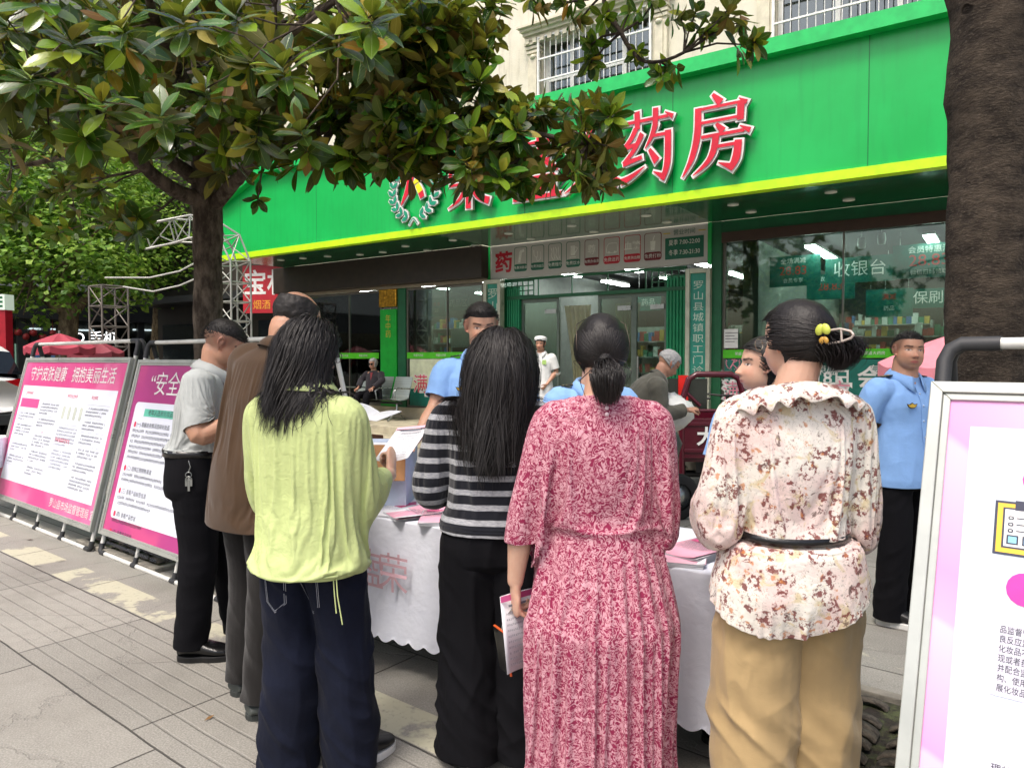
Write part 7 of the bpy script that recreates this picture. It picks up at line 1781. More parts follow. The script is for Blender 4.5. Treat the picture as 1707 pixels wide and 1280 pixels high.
for q in (-1, 1):
    sh, e, w_ = f3.sh[q], f3.el[q], f3.wr[q]; limb(mb, [sh.lerp(f3.frame(.78)[0], .4), sh+V3(q*.005, 0, -.01), sh.lerp(e, .5), e, e.lerp(w_, .45), e.lerp(w_, .9)], [.038*H, .042*H, .050*H, .052*H, .046*H, .034*H], n=24, sub=6)
    if q > 0: cuts.append((e.lerp(w_, .80), w_-e, .09))
j3 = f3.garment('jacket', mb, .0105, LIMEF, cuts, None, thick=0, smooth=3)
collar(f3, LIMEF, f3.root, zf=.838, r=.050, h=.046, spread=.016)
b = MB(); c = f3.frame(.455); p = c[0]+c[1]*.10*H-c[2]*.06*H
for dx in (0, .012): b.tube([p+V3(dx, 0, .02), p+V3(.012+dx, -.01, -.05), p+V3(.02+dx*2, -.012, -.11-dx*3)], .0022, 6)
b.build('drawcord', LIMEF, f3.root)
# pocket stitching on the jeans
STC = plain('stitch_pale', '#a3a6ae', .7)
b = MB()
for xo in (-.085, .05):
    for k_ in (0, .006):
        pts = [(xo-.035+k_, .0), (xo-.032+k_, -.11), (xo+.005, -.145+k_), (xo+.045-k_, -.11), (xo+.05-k_, .0)]
        P_ = []
        for x, z in pts: P_.append(V3(x, 0, .455*H+z))
        b.tube(P_, .0009, 4)
sto = b.build('pocket_stitch', STC, f3.root)
PROJ = []      # (object, person trousers): snapped to the cloth later
PROJ.append((sto, f3, 'trousers', -1, .0015))
# ================= 4 woman in the striped sweater
def stripe_x(m, k, c):
    x, y, z = m.xyz(k); w_ = (z*(1/.0535)+m.noise(k, 3, 2)*.25).fract(); heath = m.noise(m.comb(x*60, y*60, z*400), 1, 3)
    g_ = m.mix(heath.step(.3, .7), srgb('#808288'), srgb('#a9aaae')); return m.mix(w_.step(.58, .61)*(w_*-1+1).step(.0, .03), (.008, .009, .014), g_)
STR = fabric('striped_knit', (.1, .1, .1), .9, weave=350, sheen=.2, extra=stripe_x)
f4 = Fig(gpos(824, 2.70), 4, 1.655, 'woman with long black hair in grey and black striped sweater', hpitch=-14, head=V3(.028, .015, -.004),
    elL=V3(-.265, -.01, 1.06), wrL=V3(-.17, .22, 1.02), elR=V3(.255, .0, 1.06), wrR=V3(.17, .22, 1.02), anL=V3(-.09, 0, .085), anR=V3(.11, .02, .085))
b4 = f4.body(.006, skin=SKC); H = f4.H; mb = MB()
f4.torso(mb, [(.52, .120, .092), (.56, .117, .088), (.62, .110, .080), (.68, .108, .078), (.74, .110, .076), (.78, .106, .064), (.80, .088, .056), (.82, .066, .050), (.84, .050, .046), (.86, .044, .044)], e=2.3); cuts = [(f4.frame(.540)[0], V3(0, 0, -1), .35), (f4.frame(.842)[0], f4.frame(.842)[3], .09)]
for q in (-1, 1):
    sh, e, w_ = f4.sh[q], f4.el[q], f4.wr[q]; limb(mb, [sh.lerp(f4.frame(.78)[0], .4), sh, sh.lerp(e, .5), e, e.lerp(w_, .5), w_], [.042*H, .043*H, .042*H, .041*H, .036*H, .026*H], n=20, sub=6); cuts.append((e.lerp(w_, .9), w_-e, .07))
g4 = f4.garment('sweater', mb, .009, STR, cuts, None, thick=0)
f4.trousers(BLKF, w_thigh=.072, w_knee=.074, w_hem=.076, drop=.0, hipw=.116, hipd=.084, fold=1.9); f4.shoes(WHT, WHT, soleh=.025, names='sneaker')
# ================= 5 woman in the rose dress
def rose_x(m, k, c):
    x, y, z = m.xyz(k); n1 = m.noise(k, 9, 2); kk = m.comb(x*1.0+n1*.05, y+n1*.05, z+m.noise(k, 11, 2)*.05)
    v1 = m.vor(kk, 42, 'DISTANCE_TO_EDGE'); v2 = m.vor(kk, 62, 'SMOOTH_F1'); nn = m.noise(kk, 40, 2, dist=2.5)
    sw = (nn-.5).abs().step(.075, .03); fl = (v1.step(.05, .11))*(v2.step(.34, .27)); msk = (sw.max(fl))
    c2 = m.mix(m.noise(k, 60, 2).step(.4, .6), srgb('#cd9fa8'), srgb('#bd8893')); return m.mix(msk*.92, m.mix(n1, srgb('#7c1f40'), srgb('#8d2b4c')), c2)
ROSE = fabric('rose_print', (.3, .05, .1), .8, sheen=.1, extra=rose_x)
f5 = Fig(gpos(1003, 2.36), 0, 1.685, 'woman in rose floral maxi dress with low ponytail holding a leaflet', hpitch=-8, sw=.098,
    elL=V3(-.258, -.02, 1.03), wrL=V3(-.283, .0, .80), hdL=V3(.02, .15, -1), plL=V3(.95, .3, 0), cuL=(.75, .85, .5, .3), thL=(.5, .3), elR=V3(.21, .0, 1.03), wrR=V3(.215, .12, .87), hdR=V3(-.1, .6, -.7), plR=V3(-.8, .0, -.2), cuR=(.5, .6, .7, .8), anL=V3(-.08, 0, .085), anR=V3(.08, .02, .085))
b5 = f5.body(.0042, skin=SKC, lip=(.45, .15, .13)); H = f5.H; mb = MB()
f5.torso(mb, [(.04, .225, .185), (.15, .215, .175), (.28, .195, .155), (.40, .170, .132), (.48, .146, .112), (.54, .128, .094), (.575, .102, .076), (.60, .104, .078), (.66, .108, .082), (.72, .108, .080), (.765, .102, .070), (.795, .084, .056), (.815, .068, .048), (.83, .062, .046), (.86, .062, .046)], n=56, e=2.2)
cuts = [((0, 0, .09), V3(0, 0, -1)), (f5.frame(.828)[0], f5.frame(.828)[3]+f5.frame(.828)[2]*.1, .12)]
for q in (-1, 1):
    sh, e, w_ = f5.sh[q], f5.el[q], f5.wr[q]; limb(mb, [sh.lerp(f5.frame(.78)[0], .4), sh, sh.lerp(e, .5), e, e.lerp(w_, .24)], [.036*H, .036*H, .044*H, .052*H, .058*H], n=24, sub=6); cuts.append((e.lerp(w_, .24)+V3(q*.055, 0, 0), (w_-e)+V3(-q*.02, 0, 0), .118))
# gathered folds put in before draping
def gathers(v, n):
    a = np.arctan2(v[:, 1]+.02, v[:, 0]); z = v[:, 2]/H; sk = np.clip((.565-z)/.03, 0, 1)*(np.hypot(v[:, 0], v[:, 1]) < .42); t1 = np.sin(a*23+1.5*vnoise(np.stack([a*2, z*4, z*0], 1)))*.0055*np.clip((.57-z)/.08, 0, 1); t2 = np.sin(a*34+2*vnoise(np.stack([a*3, z*3, z*0+4], 1)))*.006*np.clip((.425-z)/.03, 0, 1)
    tier = .006*np.exp(-((z-.418)/.004)**2)*-1; arm = np.zeros(len(v))
    for q in (-1, 1): arm = np.maximum(arm, np.exp(-(np.linalg.norm(v-np.array(f5.el[q]), axis=1)/.1)**4))
    return (t1+t2+tier)*sk*(1-arm)
g5 = f5.garment('dress', mb, .0105, ROSE, cuts, gathers, thick=0, smooth=3)
def pin5(v):
    z = v[:, 2]/H; inner = np.hypot(v[:, 0], v[:, 1]) < .22*1.0; a = np.clip((z-.80)/.03, 0, 1)*.95; a = np.maximum(a, (np.abs(z-.578) < .008)*inner*.9); return np.maximum(a, (np.abs(z-.42) < .006)*.35)
f5.shoes(WHT, WHT, soleh=.02, names='sandal')
for z_ in (.806, .798): c = f5.frame(z_); b = MB(); b.lathe([(0, .004), (.006, .003), (.0065, 0)], 12, M=Matrix.Translation(c[0]-c[2]*.068*H)@(-c[2]).to_track_quat('Z', 'Y').to_matrix().to_4x4()); b.build('button', plain('button_pearl', '#d9bfc4', .3), f5.root)
# ================= 6 woman in the floral blouse
def flor_x(m, k, c):
    x, y, z = m.xyz(k); w_ = m.noise(k, 7, 3, out=1); base = m.mix(m.noise(k, 6, 3).step(.42, .62), srgb('#d9d4ca'), srgb('#d4bfb9')); n = m.noise(k, 14, 3, .6, dist=1.4); base = m.mix(n.step(.55, .66)*.7, base, srgb('#c2b183'))
    n2 = m.noise(k, 11, 4, .7, dist=1.0); kd = m.new('VectorMath'); kd.operation = 'MULTIPLY_ADD'; kn_ = m.new('TexNoise'); kn_.inputs['Scale'].default_value = 22; kn_.inputs['Detail'].default_value = 4; m.ln(k, kn_.inputs['Vector']); m.ln(kn_.outputs[1], kd.inputs[0]); kd.inputs[1].default_value = (.075, .075, .075); m.ln(k, kd.inputs[2]); kd = kd.outputs[0]; v = m.vor(kd, 20); ct = v.step(.52, .40); br = m.noise(k, 62, 3, .7).step(.47, .54)*ct
    base = m.mix(m.noise(k, 90, 2, dist=2).step(.60, .66)*.5, base, srgb('#6f6f62')); base = m.mix(br*.9, base, srgb('#6b2a28')); p2 = m.vor(kd, 27).step(.26, .15)*m.noise(k, 48, 3, .7).step(.42, .5); base = m.mix(p2*.75, base, srgb('#b5713c')); p3 = m.noise(k, 26, 4, .7, dist=.6).step(.62, .67); return m.mix(p3*.8, base, srgb('#54403a'))
FLOR = fabric('floral_chiffon', (.7, .6, .5), .75, fold=.28, fscale=17, extra=flor_x)
KHAKI = fabric('khaki_twill', (.36, .255, .125), .8, fold=.22, fscale=5, weave=500)
f6 = Fig(gpos(1318, 2.16), -6, 1.715, 'woman in cream floral blouse and khaki trousers with her hair in a claw clip', hyaw=-27, hpitch=-4, head=V3(.015, .01, 0), sw=.097, cyaw=4,
    elL=V3(-.235, .0, 1.11), wrL=V3(-.18, .24, 1.03), elR=V3(.235, .0, 1.07), wrR=V3(.16, .22, 1.12), anL=V3(-.10, 0, .085), anR=V3(.12, .02, .085))
b6 = f6.body(.0045, skin=SKC, lip=(.5, .16, .14)); H = f6.H; mb = MB()
f6.torso(mb, [(.39, .152, .142), (.42, .146, .134), (.46, .134, .118), (.51, .118, .098), (.56, .104, .084), (.595, .090, .072), (.63, .100, .082), (.68, .110, .090), (.73, .110, .084), (.77, .104, .072), (.80, .084, .058), (.82, .066, .052), (.835, .056, .050), (.86, .054, .050)], n=48, e=2.3)
cuts = [(f6.frame(.482)[0]+V3(0, 0, -.0), V3(.16, .32, -1), .45), (f6.frame(.836)[0], f6.frame(.836)[3]+f6.frame(.83)[2]*.25, .11)]
for q in (-1, 1):
    sh, e, w_ = f6.sh[q], f6.el[q], f6.wr[q]; limb(mb, [sh.lerp(f6.frame(.78)[0], .4), sh+V3(0, 0, .004), sh.lerp(e, .5), e, e.lerp(w_, .45), w_], [.038*H, .042*H, .050*H, .054*H, .048*H, .030*H], n=24, sub=6); cuts.append((e.lerp(w_, .92), w_-e, .07))
g6 = f6.garment('blouse', mb, .0095, FLOR, cuts, None, thick=0, smooth=3)
def pin6(v):
    z = v[:, 2]/H; inn = np.hypot(v[:, 0], v[:, 1]) < .2; a = np.maximum(np.clip((z-.805)/.03, 0, 1)*.95, (np.abs(z-.595) < .008)*inn*1.0)
    for q in (-1, 1): a = np.maximum(a, (np.linalg.norm(v-np.array(f6.el[q].lerp(f6.wr[q], .88)), axis=1) < .05)*1.0)
    return a
belt(f6, .596, .0965, .0785, LEATH, f6.root, h=.012, buckle=False)
f6.trousers(KHAKI, w_thigh=.076, w_knee=.074, w_hem=.066, drop=.01, hipw=.118, hipd=.094, fold=2.1, top=.58); f6.shoes(WHT, WHT, names='sneaker')
# ruffle collar
b = MB(); b.smooth = True; N = 220; vs = []; c, S_, Fv, U = f6.frame(.832)
for i in range(N+1):
    a = 2*math.pi*i/N
    for j, (r, dz) in enumerate(((.056, .006), (.063, .013), (.074, .010), (.088, -.002), (.101, -.018))):
        wv = math.sin(i*.52+math.sin(i*.13)*1.8)*(.0012*j*j)*.27; d = S_*math.cos(a)*1.18+Fv*math.sin(a)*.92; vs.append(c+d*(r*H)+U*(dz*H+wv*2.2-abs(math.cos(a))*.009*j)+d*wv)
b.add(vs, [(i*5+j, (i+1)*5+j, (i+1)*5+j+1, i*5+j+1) for i in range(N) for j in range(4)]); o = b.build('ruffle_collar', FLOR, f6.root); s = o.modifiers.new('s', 'SOLIDIFY'); s.thickness = .002
# ================= uniformed staff
f7 = Fig(gpos(803, 3.95), 178, 1.85, 'tall man in pale blue uniform shirt with his hand on the cardboard box', hyaw=-8, hpitch=-10, sw=.102, elR=V3(.255, .03, 1.27), wrR=V3(.34, .19, 1.115), hdR=V3(.25, .9, -.08), plR=V3(.1, .1, -1), cuR=(.15, .25, .3, .3), spR=.14, thR=(.2, .0), elL=V3(-.29, -.02, 1.17), wrL=V3(-.26, .1, .95), tsR=-1)
f7.body(.0045, skin=SKA, stub=.5); uniform(f7, .72); man_trousers(f7, BLKF); short_strands(f7, HD, 3500, .048, .012, .012, 1); short_hair(f7, HD, .048, .015, -.04, .010); f7.shoes(LEATH, LSOLE)
f8 = Fig(gpos(988, 3.62), 172, 1.67, 'woman in blue uniform shirt and glasses behind the rose dress woman', hyaw=8, hpitch=-4, hroll=4, sw=.104)
f8.body(.0045, skin=SKC, brows=.8); uniform(f8, .8); man_trousers(f8, BLKF); glasses(f8, f8.root, STEEL); f8.shoes(LEATH, LSOLE)
f9 = Fig(gpos(1276, 2.82), -128, 1.63, 'woman in blue uniform shirt seen in profile behind the floral blouse', hyaw=42, hpitch=4, sw=.102, elR=V3(.20, .03, 1.09), wrR=V3(.08, .18, .98))
f9.body(.004, skin=SKC, lip=(.5, .2, .17)); uniform(f9, .85); man_trousers(f9, BLKF); f9.shoes(LEATH, LSOLE)
f10 = Fig(gpos(1510, 4.2), 158, 1.71, 'man in blue uniform shirt standing with hands behind his back', hyaw=28, hpitch=3, hroll=-3, fat=1.06, sw=.116, nk=1.2, chub=1.12, elR=V3(.27, -.09, 1.10), wrR=V3(.08, -.19, .93), elL=V3(-.27, -.09, 1.10), wrL=V3(-.07, -.19, .95), anR=V3(.14, .03, .085), anL=V3(-.15, .0, .085), toeR=V3(-.75, 1, 0), toeL=V3(-.3, 1, 0))
f10.body(.0038, skin=SKB, stub=.6); uniform(f10, .62); man_trousers(f10, BLKF, w_hem=.046); short_strands(f10, HD, 3200, .054, .03, .006, 2); short_hair(f10, HD, .052, .032, .0, .006); f10.shoes(BLK, WHT, soleh=.03, names='sneaker')
# ================= nurse, seated old woman, bent old man
NW = fabric('nurse_white', '#d6d8d6', .8, fold=.1, fscale=10)
pn = at(901, 600, Y=11.2); f11 = Fig((pn.x, pn.y), 192, 1.60, 'nurse in white dress and white cap standing on the entrance step', z=PZ if 'PZ' in globals() else .3, fat=1.12, hyaw=6, hpitch=-4, elR=V3(.24, -.03, 1.05), wrR=V3(.23, .06, .83), elL=V3(-.24, -.03, 1.05), wrL=V3(-.12, .12, .86))
f11.body(.006, skin=SKB); H = f11.H; mb = MB(); f11.torso(mb, [(.24, .125, .105), (.32, .128, .105), (.42, .128, .102), (.50, .124, .096), (.58, .112, .088), (.64, .108, .084), (.70, .112, .084), (.75, .114, .078), (.79, .106, .062), (.815, .08, .05), (.84, .046, .044)], e=2.3); cuts = [((0, 0, .26*H), V3(0, 0, -1), .4)]
for q in (-1, 1): sh, e = f11.sh[q], f11.el[q]; limb(mb, [sh, sh.lerp(e, .5), e], [.046*H, .044*H, .043*H], n=18); cuts.append((sh.lerp(e, .82), e-sh, .09))
f11.garment('dress', mb, .009, NW, cuts, lambda v, n: wr_gen(f11, 1)(v)); collar(f11, NW, f11.root); f11.shoes(WHT, WHT)
hair_cap(f11.HM, lambda x, y, z: np.clip(np.where(y > .03, z-.045, z+.06)/.012, -1, 1), lambda x, y, z: .008+0*x, 'hair', HB_, f11.root)
b = MB(); b.smooth = True; M = f11.HM@Matrix.Translation((0, -.02, .045))@Matrix.Rotation(R(12), 4, 'X'); b.lathe([(.093, .0), (.100, .02), (.104, .045), (.09, .065), (.05, .078), (0, .08)], 28, M=M); b.build('nurse_cap', NW, f11.root)
b = MB(); c = f11.frame(.73); Mx = face_matrix(c[0]+c[1]*-.05*H+c[2]*.082*H, -c[1], c[2]); rect(b, Mx, -.035, -.02, .03, .05, .01); b.build('green_print', plain('pale_green_print', '#9dbf6a', .6), f11.root)
ps = F((fs(585, .62)+fs(676, .62))/2+.02, .8, PZ) if 'PZ' in globals() else V3(-3, 15, .3)
f12 = Fig((ps.x, ps.y), -158, 1.56, 'white haired woman in sunglasses and dark jacket sitting on the steel bench', z=.3, hscale=1.05, pel=V3(0, -.06, .53), elR=V3(.25, .02, .80), wrR=V3(.17, .24, .66), elL=V3(-.25, .02, .80), wrL=V3(-.17, .24, .66), knR=V3(.11, .36, .50), knL=V3(-.11, .36, .50), anR=V3(.10, .42, .085), anL=V3(-.10, .40, .085), plR=V3(0, 0, -1), plL=V3(0, 0, -1), hdR=V3(-.1, 1, -.3), hdL=V3(.1, 1, -.3))
f12.hip = {q: V3(q*.08, -.03, .52) for q in (-1, 1)}; f12.body(.006, skin=SKO); H = f12.H; mb = MB()
f12.torso(mb, [(.46, .115, .085), (.50, .118, .09), (.56, .114, .088), (.62, .110, .084), (.70, .112, .08), (.76, .110, .07), (.80, .098, .055), (.82, .07, .048), (.84, .046, .044)], e=2.3); cuts = [(f12.frame(.85)[0], V3(0, 0, 1), .1)]
for q in (-1, 1): sh, e, w_ = f12.sh[q], f12.el[q], f12.wr[q]; limb(mb, [sh, sh.lerp(e, .5), e, w_], [.046*H, .044*H, .040*H, .034*H], n=18); cuts.append((e.lerp(w_, .9), w_-e, .07))
DJ = fabric('dark_jacket', (.020, .018, .022), .85); f12.garment('jacket', mb, .009, DJ, cuts, lambda v, n: wr_gen(f12, 1.2)(v)); mb = MB()
f12.torso(mb, [(.43, .105, .085), (.50, .11, .085), (.56, .10, .08)]); 
for q in (-1, 1): limb(mb, [f12.hip[q], f12.hip[q].lerp(f12.kn[q], .5), f12.kn[q], f12.kn[q].lerp(f12.an[q], .5), f12.an[q]], [.062*H, .056*H, .046*H, .042*H, .040*H], n=18)
f12.garment('trousers', mb, .009, BLKF, (), lambda v, n: wr_gen(f12, 1)(v)); f12.shoes(BLK, LSOLE)
hair_cap(f12.HM, lambda x, y, z: np.clip(np.where(y > .03, z-.055, z+.06)/.012, -1, 1), lambda x, y, z: .016+0*x, 'hair', HG, f12.root, .005, freq=45); glasses(f12, f12.root, BLK, plain('dark_lens', '#0b0b0c', .1), lensr=.026)
b = MB(); c = f12.frame(.78); b.add([c[0]+c[2]*.062*H-c[1]*.03+V3(0, 0, .05), c[0]+c[2]*.062*H+c[1]*.03+V3(0, 0, .05), c[0]+c[2]*.085*H-V3(0, 0, .12)], [(0, 1, 2)]); b.build('red_scarf', plain('scarf_red', '#6b1c22', .8), f12.root)
f13 = Fig(gpos(1056, 6.3), 84, 1.68, 'grey haired old man in olive jacket bending over the scooter', spine=[V3(0, -.08, .80), V3(0, -.06, .90), V3(0, .0, 1.06), V3(0, .08, 1.20), V3(0, .16, 1.30), V3(0, .23, 1.37)], hpitch=-38, head=V3(0, .075, -.03), elR=V3(.23, .18, 1.08), wrR=V3(.16, .42, 1.10), elL=V3(-.23, .2, 1.08), wrL=V3(-.12, .44, 1.10), anR=V3(.1, 0, .085), anL=V3(-.1, -.1, .085), plR=V3(-.3, 0, -.9))
f13.body(.0055, skin=SKO, stub=.0); H = f13.H; mb = MB(); f13.torso(mb, [(.47, .115, .09), (.53, .118, .09), (.60, .114, .086), (.68, .114, .082), (.75, .112, .074), (.79, .104, .06), (.82, .076, .05), (.845, .05, .046)], e=2.3); cuts = [(f13.frame(.85)[0], f13.frame(.85)[3], .1), (f13.frame(.48)[0], V3(0, 0, -1), .3)]
for q in (-1, 1): sh, e, w_ = f13.sh[q], f13.el[q], f13.wr[q]; limb(mb, [sh.lerp(f13.frame(.78)[0], .4), sh, sh.lerp(e, .5), e, w_], [.046*H, .048*H, .045*H, .042*H, .034*H], n=18); cuts.append((e.lerp(w_, .88), w_-e, .07))
f13.garment('jacket', mb, .009, fabric('olive_jacket', (.085, .082, .066), .85, fold=.1), cuts, lambda v, n: wr_gen(f13, 1.6)(v)); man_trousers(f13, CHAR); f13.shoes(BLK, LSOLE)
hair_cap(f13.HM, lambda x, y, z: np.clip(np.where(y > .02, z-.055, z+.03+y*.3)/.012, -1, 1), lambda x, y, z: .010+0*x, 'hair', HG, f13.root, .004, freq=60); collar(f13, fabric('olive_jacket2', (.07, .068, .055), .85), f13.root)

drape(f1s, b1_, pin_std(f1, .60), bend=.3, shrink=-.03, frames=14)
drape(f2j, b2_, pin_std(f2, sl=.8), bend=3.0, tension=25, shrink=.0, frames=12)
drape(j3, b3, pin_std(f3, .466, 1, .72), tension=10, bend=.12, shrink=-.06, frames=20)
drape(g4, b4, pin_std(f4, .548, .6, .8), bend=.5, tension=12, shrink=-.03, frames=14)
drape(g5, b5, pin5, bend=.25, tension=10, shrink=-.045, frames=20)
drape(g6, b6, pin6, bend=.12, tension=9, shrink=-.06, frames=18)
# ================================================================ drape the clothes, then comb the hair
run_sim()
for o, sm, th in ((f1s, 1, .003), (f2j, 1, .004), (j3, 1, .003), (g4, 1, .004), (g5, 1, .003), (g6, 1, .0025)):
    m = o.modifiers.new('sub', 'SUBSURF'); m.levels = 1; m.render_levels = 1; finish(o, 0, th)
for o, f, part, sgn, off in PROJ:
    t = [c for c in f.root.children if c.name.startswith(part)][0]; bv = bvh_of([t], f.root)[0]; v = verts(o.data)
    for i in range(len(v)):
        hit = bv.ray_cast(Vector((v[i][0], sgn*.6, v[i][2])), Vector((0, -sgn, 0)))
        if hit[0] is not None: v[i][1] = hit[0].y+sgn*off+(v[i][1]*.5)
    setv(o.data, v)
def cap(f, hl=.05, back=-.085, th=.008, mat=None):
    hair_cap(f.HM, lambda x, y, z: np.clip(np.where(y > .03, z-hl, np.where(y > -.01, z-(-.045+(y+.01)/.04*(hl+.045)), z-back))/.012, -1, 1), lambda x, y, z: th+0*x, 'hair', mat or HB_, f.root, .001)
def on_scalp(x, y, z): return (z > .055 if y > .03 else z > -.02 if y > -.02 else z > -.07)
def part_dirs(P, px=.0, fwd=-.2, side=1.0):
    D = np.stack([np.sign(P[:, 0]-px)*side+0*P[:, 0], np.full(len(P), fwd), np.zeros(len(P))], 1); return D/np.linalg.norm(D, axis=1, keepdims=True)
def long_hair(f, clothes, n, z_end, seed, spreadf=1.0, zvar=.04, fwdside=.25, width=.0026, converge=None, cs=(3.2, 1.0), out=0, cyl=None):
    P = scalp(n, seed, on_scalp, .3); rs = np.random.RandomState(seed+5); fx = np.clip(.25+P[:, 1]*9, .02, 1); D = np.stack([np.sign(P[:, 0]-.006)*fx, -.45+0*fx, 0*fx-.05], 1); D /= np.linalg.norm(D, axis=1, keepdims=True); bv = bvh_of(clothes, f.root)
    Mh = np.array(f.HM); Pw = P@Mh[:3, :3].T+Mh[:3, 3]; ln = (Pw[:, 2]-z_end+rs.uniform(-zvar, zvar, n)+.05)*1.0; ln = np.where(P[:, 1] > .03, ln*.97, ln)
    hc = np.array(f.hc); fr = np.array(f.HM.to_3x3().normalized()@V3(0, 1, 0)); layr = rs.rand(n); clump = rs.randint(0, 26, n); cdir = rs.normal(0, 1, (26, 3))*.05
    def guide(Q, k, t):
        rel = Q-hc; back = -(rel@fr); g_ = np.zeros_like(Q)
        infront = (rel@fr) > .035; g_ -= fr*np.where(infront & (t < .5), .5, 0)[:, None]
        if t > .35: g_ += cdir[clump]*t*2.2
        if out and t < .5: g_[:, 0] += np.sign(Q[:, 0]-hc[0])*out*.25*(np.abs(Q[:, 0]-hc[0]) > .02+.05*layr)
        if converge is not None and t > .22: g_[:, :2] += (np.array(converge)-Q[:, :2])*np.array(cs)
        return g_
    cap(f, .055, -.08); return strands('hair_strands', f.HM, P, D, 22, np.maximum(ln, .12), f.root, HB_, guide, bv, width=width, grav=.42, seed=seed, curl=.006, off=.006, stiff=1.0, cyl=cyl)
long_hair(f4, [g4], 6500, 1.23, 41, zvar=.13, converge=(.0, -.14), cs=(1.5, .6), out=.55)
cn = f3.frame(.84)[0]; long_hair(f3, [j3], 6200, 1.40, 31, zvar=.07, converge=(-.03, -.15), cs=(1.6, 1.2), out=.15, cyl=(cn.x, cn.y, cn.z-.06, cn.z+.045, .098))
def tied_hair(f, tie, n, seed, tail_len, tail_w=.03, clothes=(), width=.003, tail_dir=(0, -.25, -1), up=0.0, capth=.010):
    """hair drawn back over the skull to one point (head frame), then hanging"""
    P = scalp(n, seed, on_scalp, .15); rs = np.random.RandomState(seed); T_ = np.array(tie); K = 16; t = np.linspace(0, 1, K)[None, :, None]
    A_ = P[:, None]*(1-t)+T_[None, None]*t; c0 = np.array([0, -.012, .012]); lay = rs.uniform(.004, .013, n)[:, None, None]; rad = np.array([.079, .103, .090]); q = (A_-c0)/rad; qn = np.linalg.norm(q, axis=-1, keepdims=True); tgt = 1+lay/.085*(1-t**6); A_ = np.where(qn < tgt, c0+q/qn*tgt*rad, A_)
    A_[:, -1] = T_+rs.normal(0, .008, (n, 3))*np.array([1, .6, .8])
    A_ += rs.normal(0, .0006, A_.shape)
    K2 = 12; td = np.array(tail_dir, float); td /= np.linalg.norm(td); off = rs.normal(0, 1, (n, 3)); off[:, 2] *= .3; tt = np.linspace(0, 1, K2+1)[1:][None, :, None]; ln = (tail_len*rs.uniform(.65, 1.06, n))[:, None, None]
    prof = np.minimum(1, .25+tt*2.2)*(1-.45*tt**2)
    B_ = A_[:, -1:]+td*ln*tt+off[:, None]*tail_w*.5*prof+np.array([0, -.03, .0])*np.sin(tt*math.pi)*1.0
    W_ = np.concatenate([A_, B_], 1); Mh = np.array(f.HM); W_ = W_@Mh[:3, :3].T+Mh[:3, 3]
    if clothes:
        bvs = bvh_of(clothes, f.root)
        for bv in bvs:
            for i in range(n):
                for k in range(K, K+K2):
                    co, no, _, di = bv.find_nearest(Vector(W_[i, k]), .05)
                    if co is not None and (Vector(W_[i, k])-co).dot(no) < .006: W_[i, k] = co+no*(.006+.01*rs.rand())
    ctr = np.array(f.HM.translation); out = W_-ctr; T2_ = np.gradient(W_, axis=1); T2_ /= np.maximum(np.linalg.norm(T2_, axis=-1, keepdims=True), 1e-6); S_ = np.cross(T2_, out); S_ /= np.maximum(np.linalg.norm(S_, axis=-1, keepdims=True), 1e-6); o1 = out/np.linalg.norm(out, axis=-1, keepdims=True)
    m = W_.shape[1]; ww = width*rs.uniform(.6, 1.3, (n, 1, 1))*.5*(1-.8*np.linspace(0, 1, m)[None, :, None]**6); V = np.stack([W_-S_*ww, W_+o1*ww*.5, W_+S_*ww], 2).reshape(-1, 3); base = (np.arange(n)[:, None]*m*3+np.arange(m-1)[None, :]*3).reshape(-1); Fq = np.vstack([np.stack([base, base+1, base+4, base+3], 1), np.stack([base+1, base+2, base+5, base+4], 1)])
    me = bpy.data.meshes.new('hair_strands'); me.from_pydata(V.tolist(), [], Fq.tolist()); smooth_on(me); link('hair_strands', me, f.root, HB_); cap(f, .06, -.075, capth)
tied_hair(f5, (0, -.128, -.062), 4600, 51, .115, .034, [g5], tail_dir=(0, -.12, -1), width=.0024)
b = MB(); b.smooth = True; M = f5.HM; b.tube([M@V3(.022*math.cos(a), -.128-.004+.018*math.sin(a), -.066+.006*math.sin(a)) for a in np.linspace(0, 6.283, 17)], .006, 8); b.build('hair_tie', BLK, f5.root)
glasses(f5, f5.root, plain('thin_dark_metal', '#4a4038', .3, metal=.6), up=.025, tilt=55, back=-.05)
tied_hair(f6, (.01, -.116, -.002), 4600, 61, .085, .045, [], tail_dir=(.1, -.12, -1))
# claw clip with two petals
b = MB(); b.smooth = True; M = f6.HM@Matrix.Translation((-.040, -.130, -.004))
for k_ in range(2): b.tube([M@V3(.0, -.01-.0*k_, .018-.036*k_), M@V3(.004, -.045, .020-.036*k_), M@V3(.006, -.075, .010-.018*k_), M@V3(.006, -.082, .0)], .0035, 8)
b.tube([M@V3(.004, -.048, .02), M@V3(.004, -.048, -.016)], .003, 8); cl_ = b.build('claw_clip', plain('clip_clear', '#b0a49a', .15), f6.root)
for (dx, dz, r, cc) in ((-.016, .018, .017, 'clip_green'), (-.014, -.012, .011, 'clip_amber')):
    for s_ in (-1, 1): b = MB(); b.smooth = True; ell(b, M@V3(dx, -.006+s_*r*.55, dz+.004), (r*.45, r*.75, r), f6.HM.to_3x3().normalized()@Matrix.Rotation(s_*R(28), 3, 'X')); b.build('petal', plain(cc, '#b9c24f' if 'green' in cc else '#b58a3a', .2), cl_)
glasses(f6, f6.root, plain('thin_gold_metal', '#9a8f80', .25, metal=.7)); glasses(f3, f3.root, BLK)
tied_hair(f9, (0, -.12, -.04), 1500, 91, .30, .05, [c for c in f9.root.children if c.name.startswith('shirt')], tail_dir=(.25, .0, -1)); tied_hair(f8, (0, -.12, -.02), 1200, 81, .06, .05)
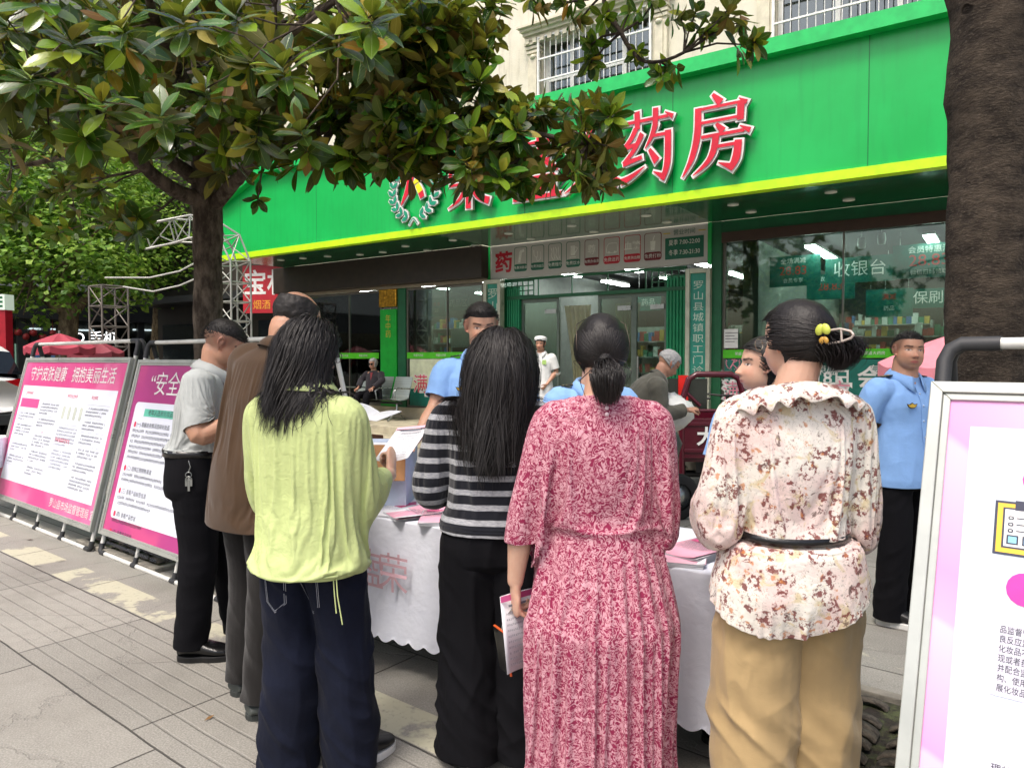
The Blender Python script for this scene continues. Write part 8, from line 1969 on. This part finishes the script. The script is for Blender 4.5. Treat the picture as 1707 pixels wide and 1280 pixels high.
# ---- things in hands
def sheet(f, c, right, up, w_, h, label, name='paper_sheet', cat='paper', mat=PAPW if 'PAPW' in globals() else WHT, edge=None, curl=.012):
    r = Vector(right).normalized(); u = Vector(up); u = (u-r*u.dot(r)).normalized(); n = r.cross(u); b = MB(); b.smooth = True; N = 8; vs = []
    for e in (0, -.0012):
        for i in range(N+1):
            for j in (0, 1): x = i/N-.5; vs.append(Vector(c)+r*x*w_+u*(j-.5)*h+n*(e+curl*4*x*x))
    k = 2*(N+1); b.add(vs, [(2*i, 2*i+2, 2*i+3, 2*i+1) for i in range(N)]+[(k+2*i+1, k+2*i+3, k+2*i+2, k+2*i) for i in range(N)]+[(0, 1, k+1, k), (2*N, k+2*N, k+2*N+1, 2*N+1)]+[(2*i, k+2*i, k+2*i+2, 2*i+2) for i in range(N)]+[(2*i+1, 2*i+3, k+2*i+3, k+2*i+1) for i in range(N)]); b.smooth = False
    M = Matrix(((r.x, u.x, n.x, c[0]), (r.y, u.y, n.y, c[1]), (r.z, u.z, n.z, c[2]), (0, 0, 0, 1)))@Matrix.Translation((0, 0, curl+.002)); rnd = random.Random(8); b.m = 1; rect(b, M, -w_*.3, h*.34, w_*.3, h*.37, 0)
    glyph_rows(b, M@Matrix.Translation((0, 0, -.001)), -w_*.38, h*.24, w_*.38, 10, .0075, .0105, 1, rnd, .92)
    if edge: b.m = 2; rect(b, M@Matrix.Translation((0, 0, -.0005)), -w_*.5, h*.42, w_*.5, h*.5, 0)
    o = b.build(name, [mat, TGR, edge or WHT], None, label=label, cat=cat); o.location = f.pos; o.rotation_euler.z = -R(f.yaw); return o
if 'glyph_rows' in globals():
    w3 = f3.wr[1]; hd = Vector(f3.k['hdR']).normalized()
    sheet(f3, w3+V3(-.03, .165, .10), V3(1, -.1, .12), V3(.35, .8, .55), .165, .22, 'white printed sheet held by the lime jacket woman', edge=plain('edge_pink', '#dba7b4', .5))
    w5 = f5.wr[-1]; sheet(f5, w5+V3(.012, .03, -.175), V3(.72, .6, .0), V3(-.12, .1, 1), .15, .25, 'folded pink leaflet hanging from the rose dress woman hand', name='leaflet', cat='leaflet', edge=plain('edge_magenta', '#c2568c', .5))
    # phone with orange case against the black trousers
    b = MB(); M = Matrix.Translation(w5+V3(-.042, .03, -.245))@Matrix.Rotation(R(-62), 4, 'Z')@Matrix.Rotation(R(10), 4, 'X'); b.box((-.038, -.004, -.08), (.038, .004, .08), M); o = b.build('mobile_phone', plain('phone_orange', '#c4562a', .35), None, label='dark phone in an orange case hanging below the rose dress woman hand', cat='phone', bevel=.003); o.location = f5.pos
    b = MB(); b.box((-.035, -.0055, -.076), (.035, -.0042, .076), M); b.build('screen', plain('phone_screen', '#0b0b0d', .08), o)
    b = MB(); b.tube([M@V3(.02, 0, .08), M@V3(.03, .01, .12), w5+V3(-.01, .02, -.10)], .002, 6); b.build('strap', plain('strap_grey', '#8d8a86', .5), o)
    pb2 = at(612, 692, Y=4.3); b = MB(); b.smooth = True; vs = []
    for i in range(15):
        x = (i/14-.5)*.34; z = .035*abs(math.sin(abs(x)*11))*(1.2 if x < 0 else .7)
        for j in (-.12, .12): vs.append((x, j, z))
    vs += [(x, y, z-.0015) for x, y, z in vs]; b.add(vs, [(2*i, 2*i+2, 2*i+3, 2*i+1) for i in range(14)]+[(30+2*i+1, 30+2*i+3, 30+2*i+2, 30+2*i) for i in range(14)]); b.smooth = False; M = Matrix.Translation((0, 0, .045))
    b.m = 1; glyph_rows(b, M, -.14, .08, -.02, 6, .009, .013, 1, random.Random(3)); o = b.build('open_booklet', [PAPW, TGR], None, label='open white booklet lying on the reddish brown box', cat='booklet'); o.location = (pb2.x, pb2.y, pb2.z-.01); o.rotation_euler = (R(10), R(4), -.5)
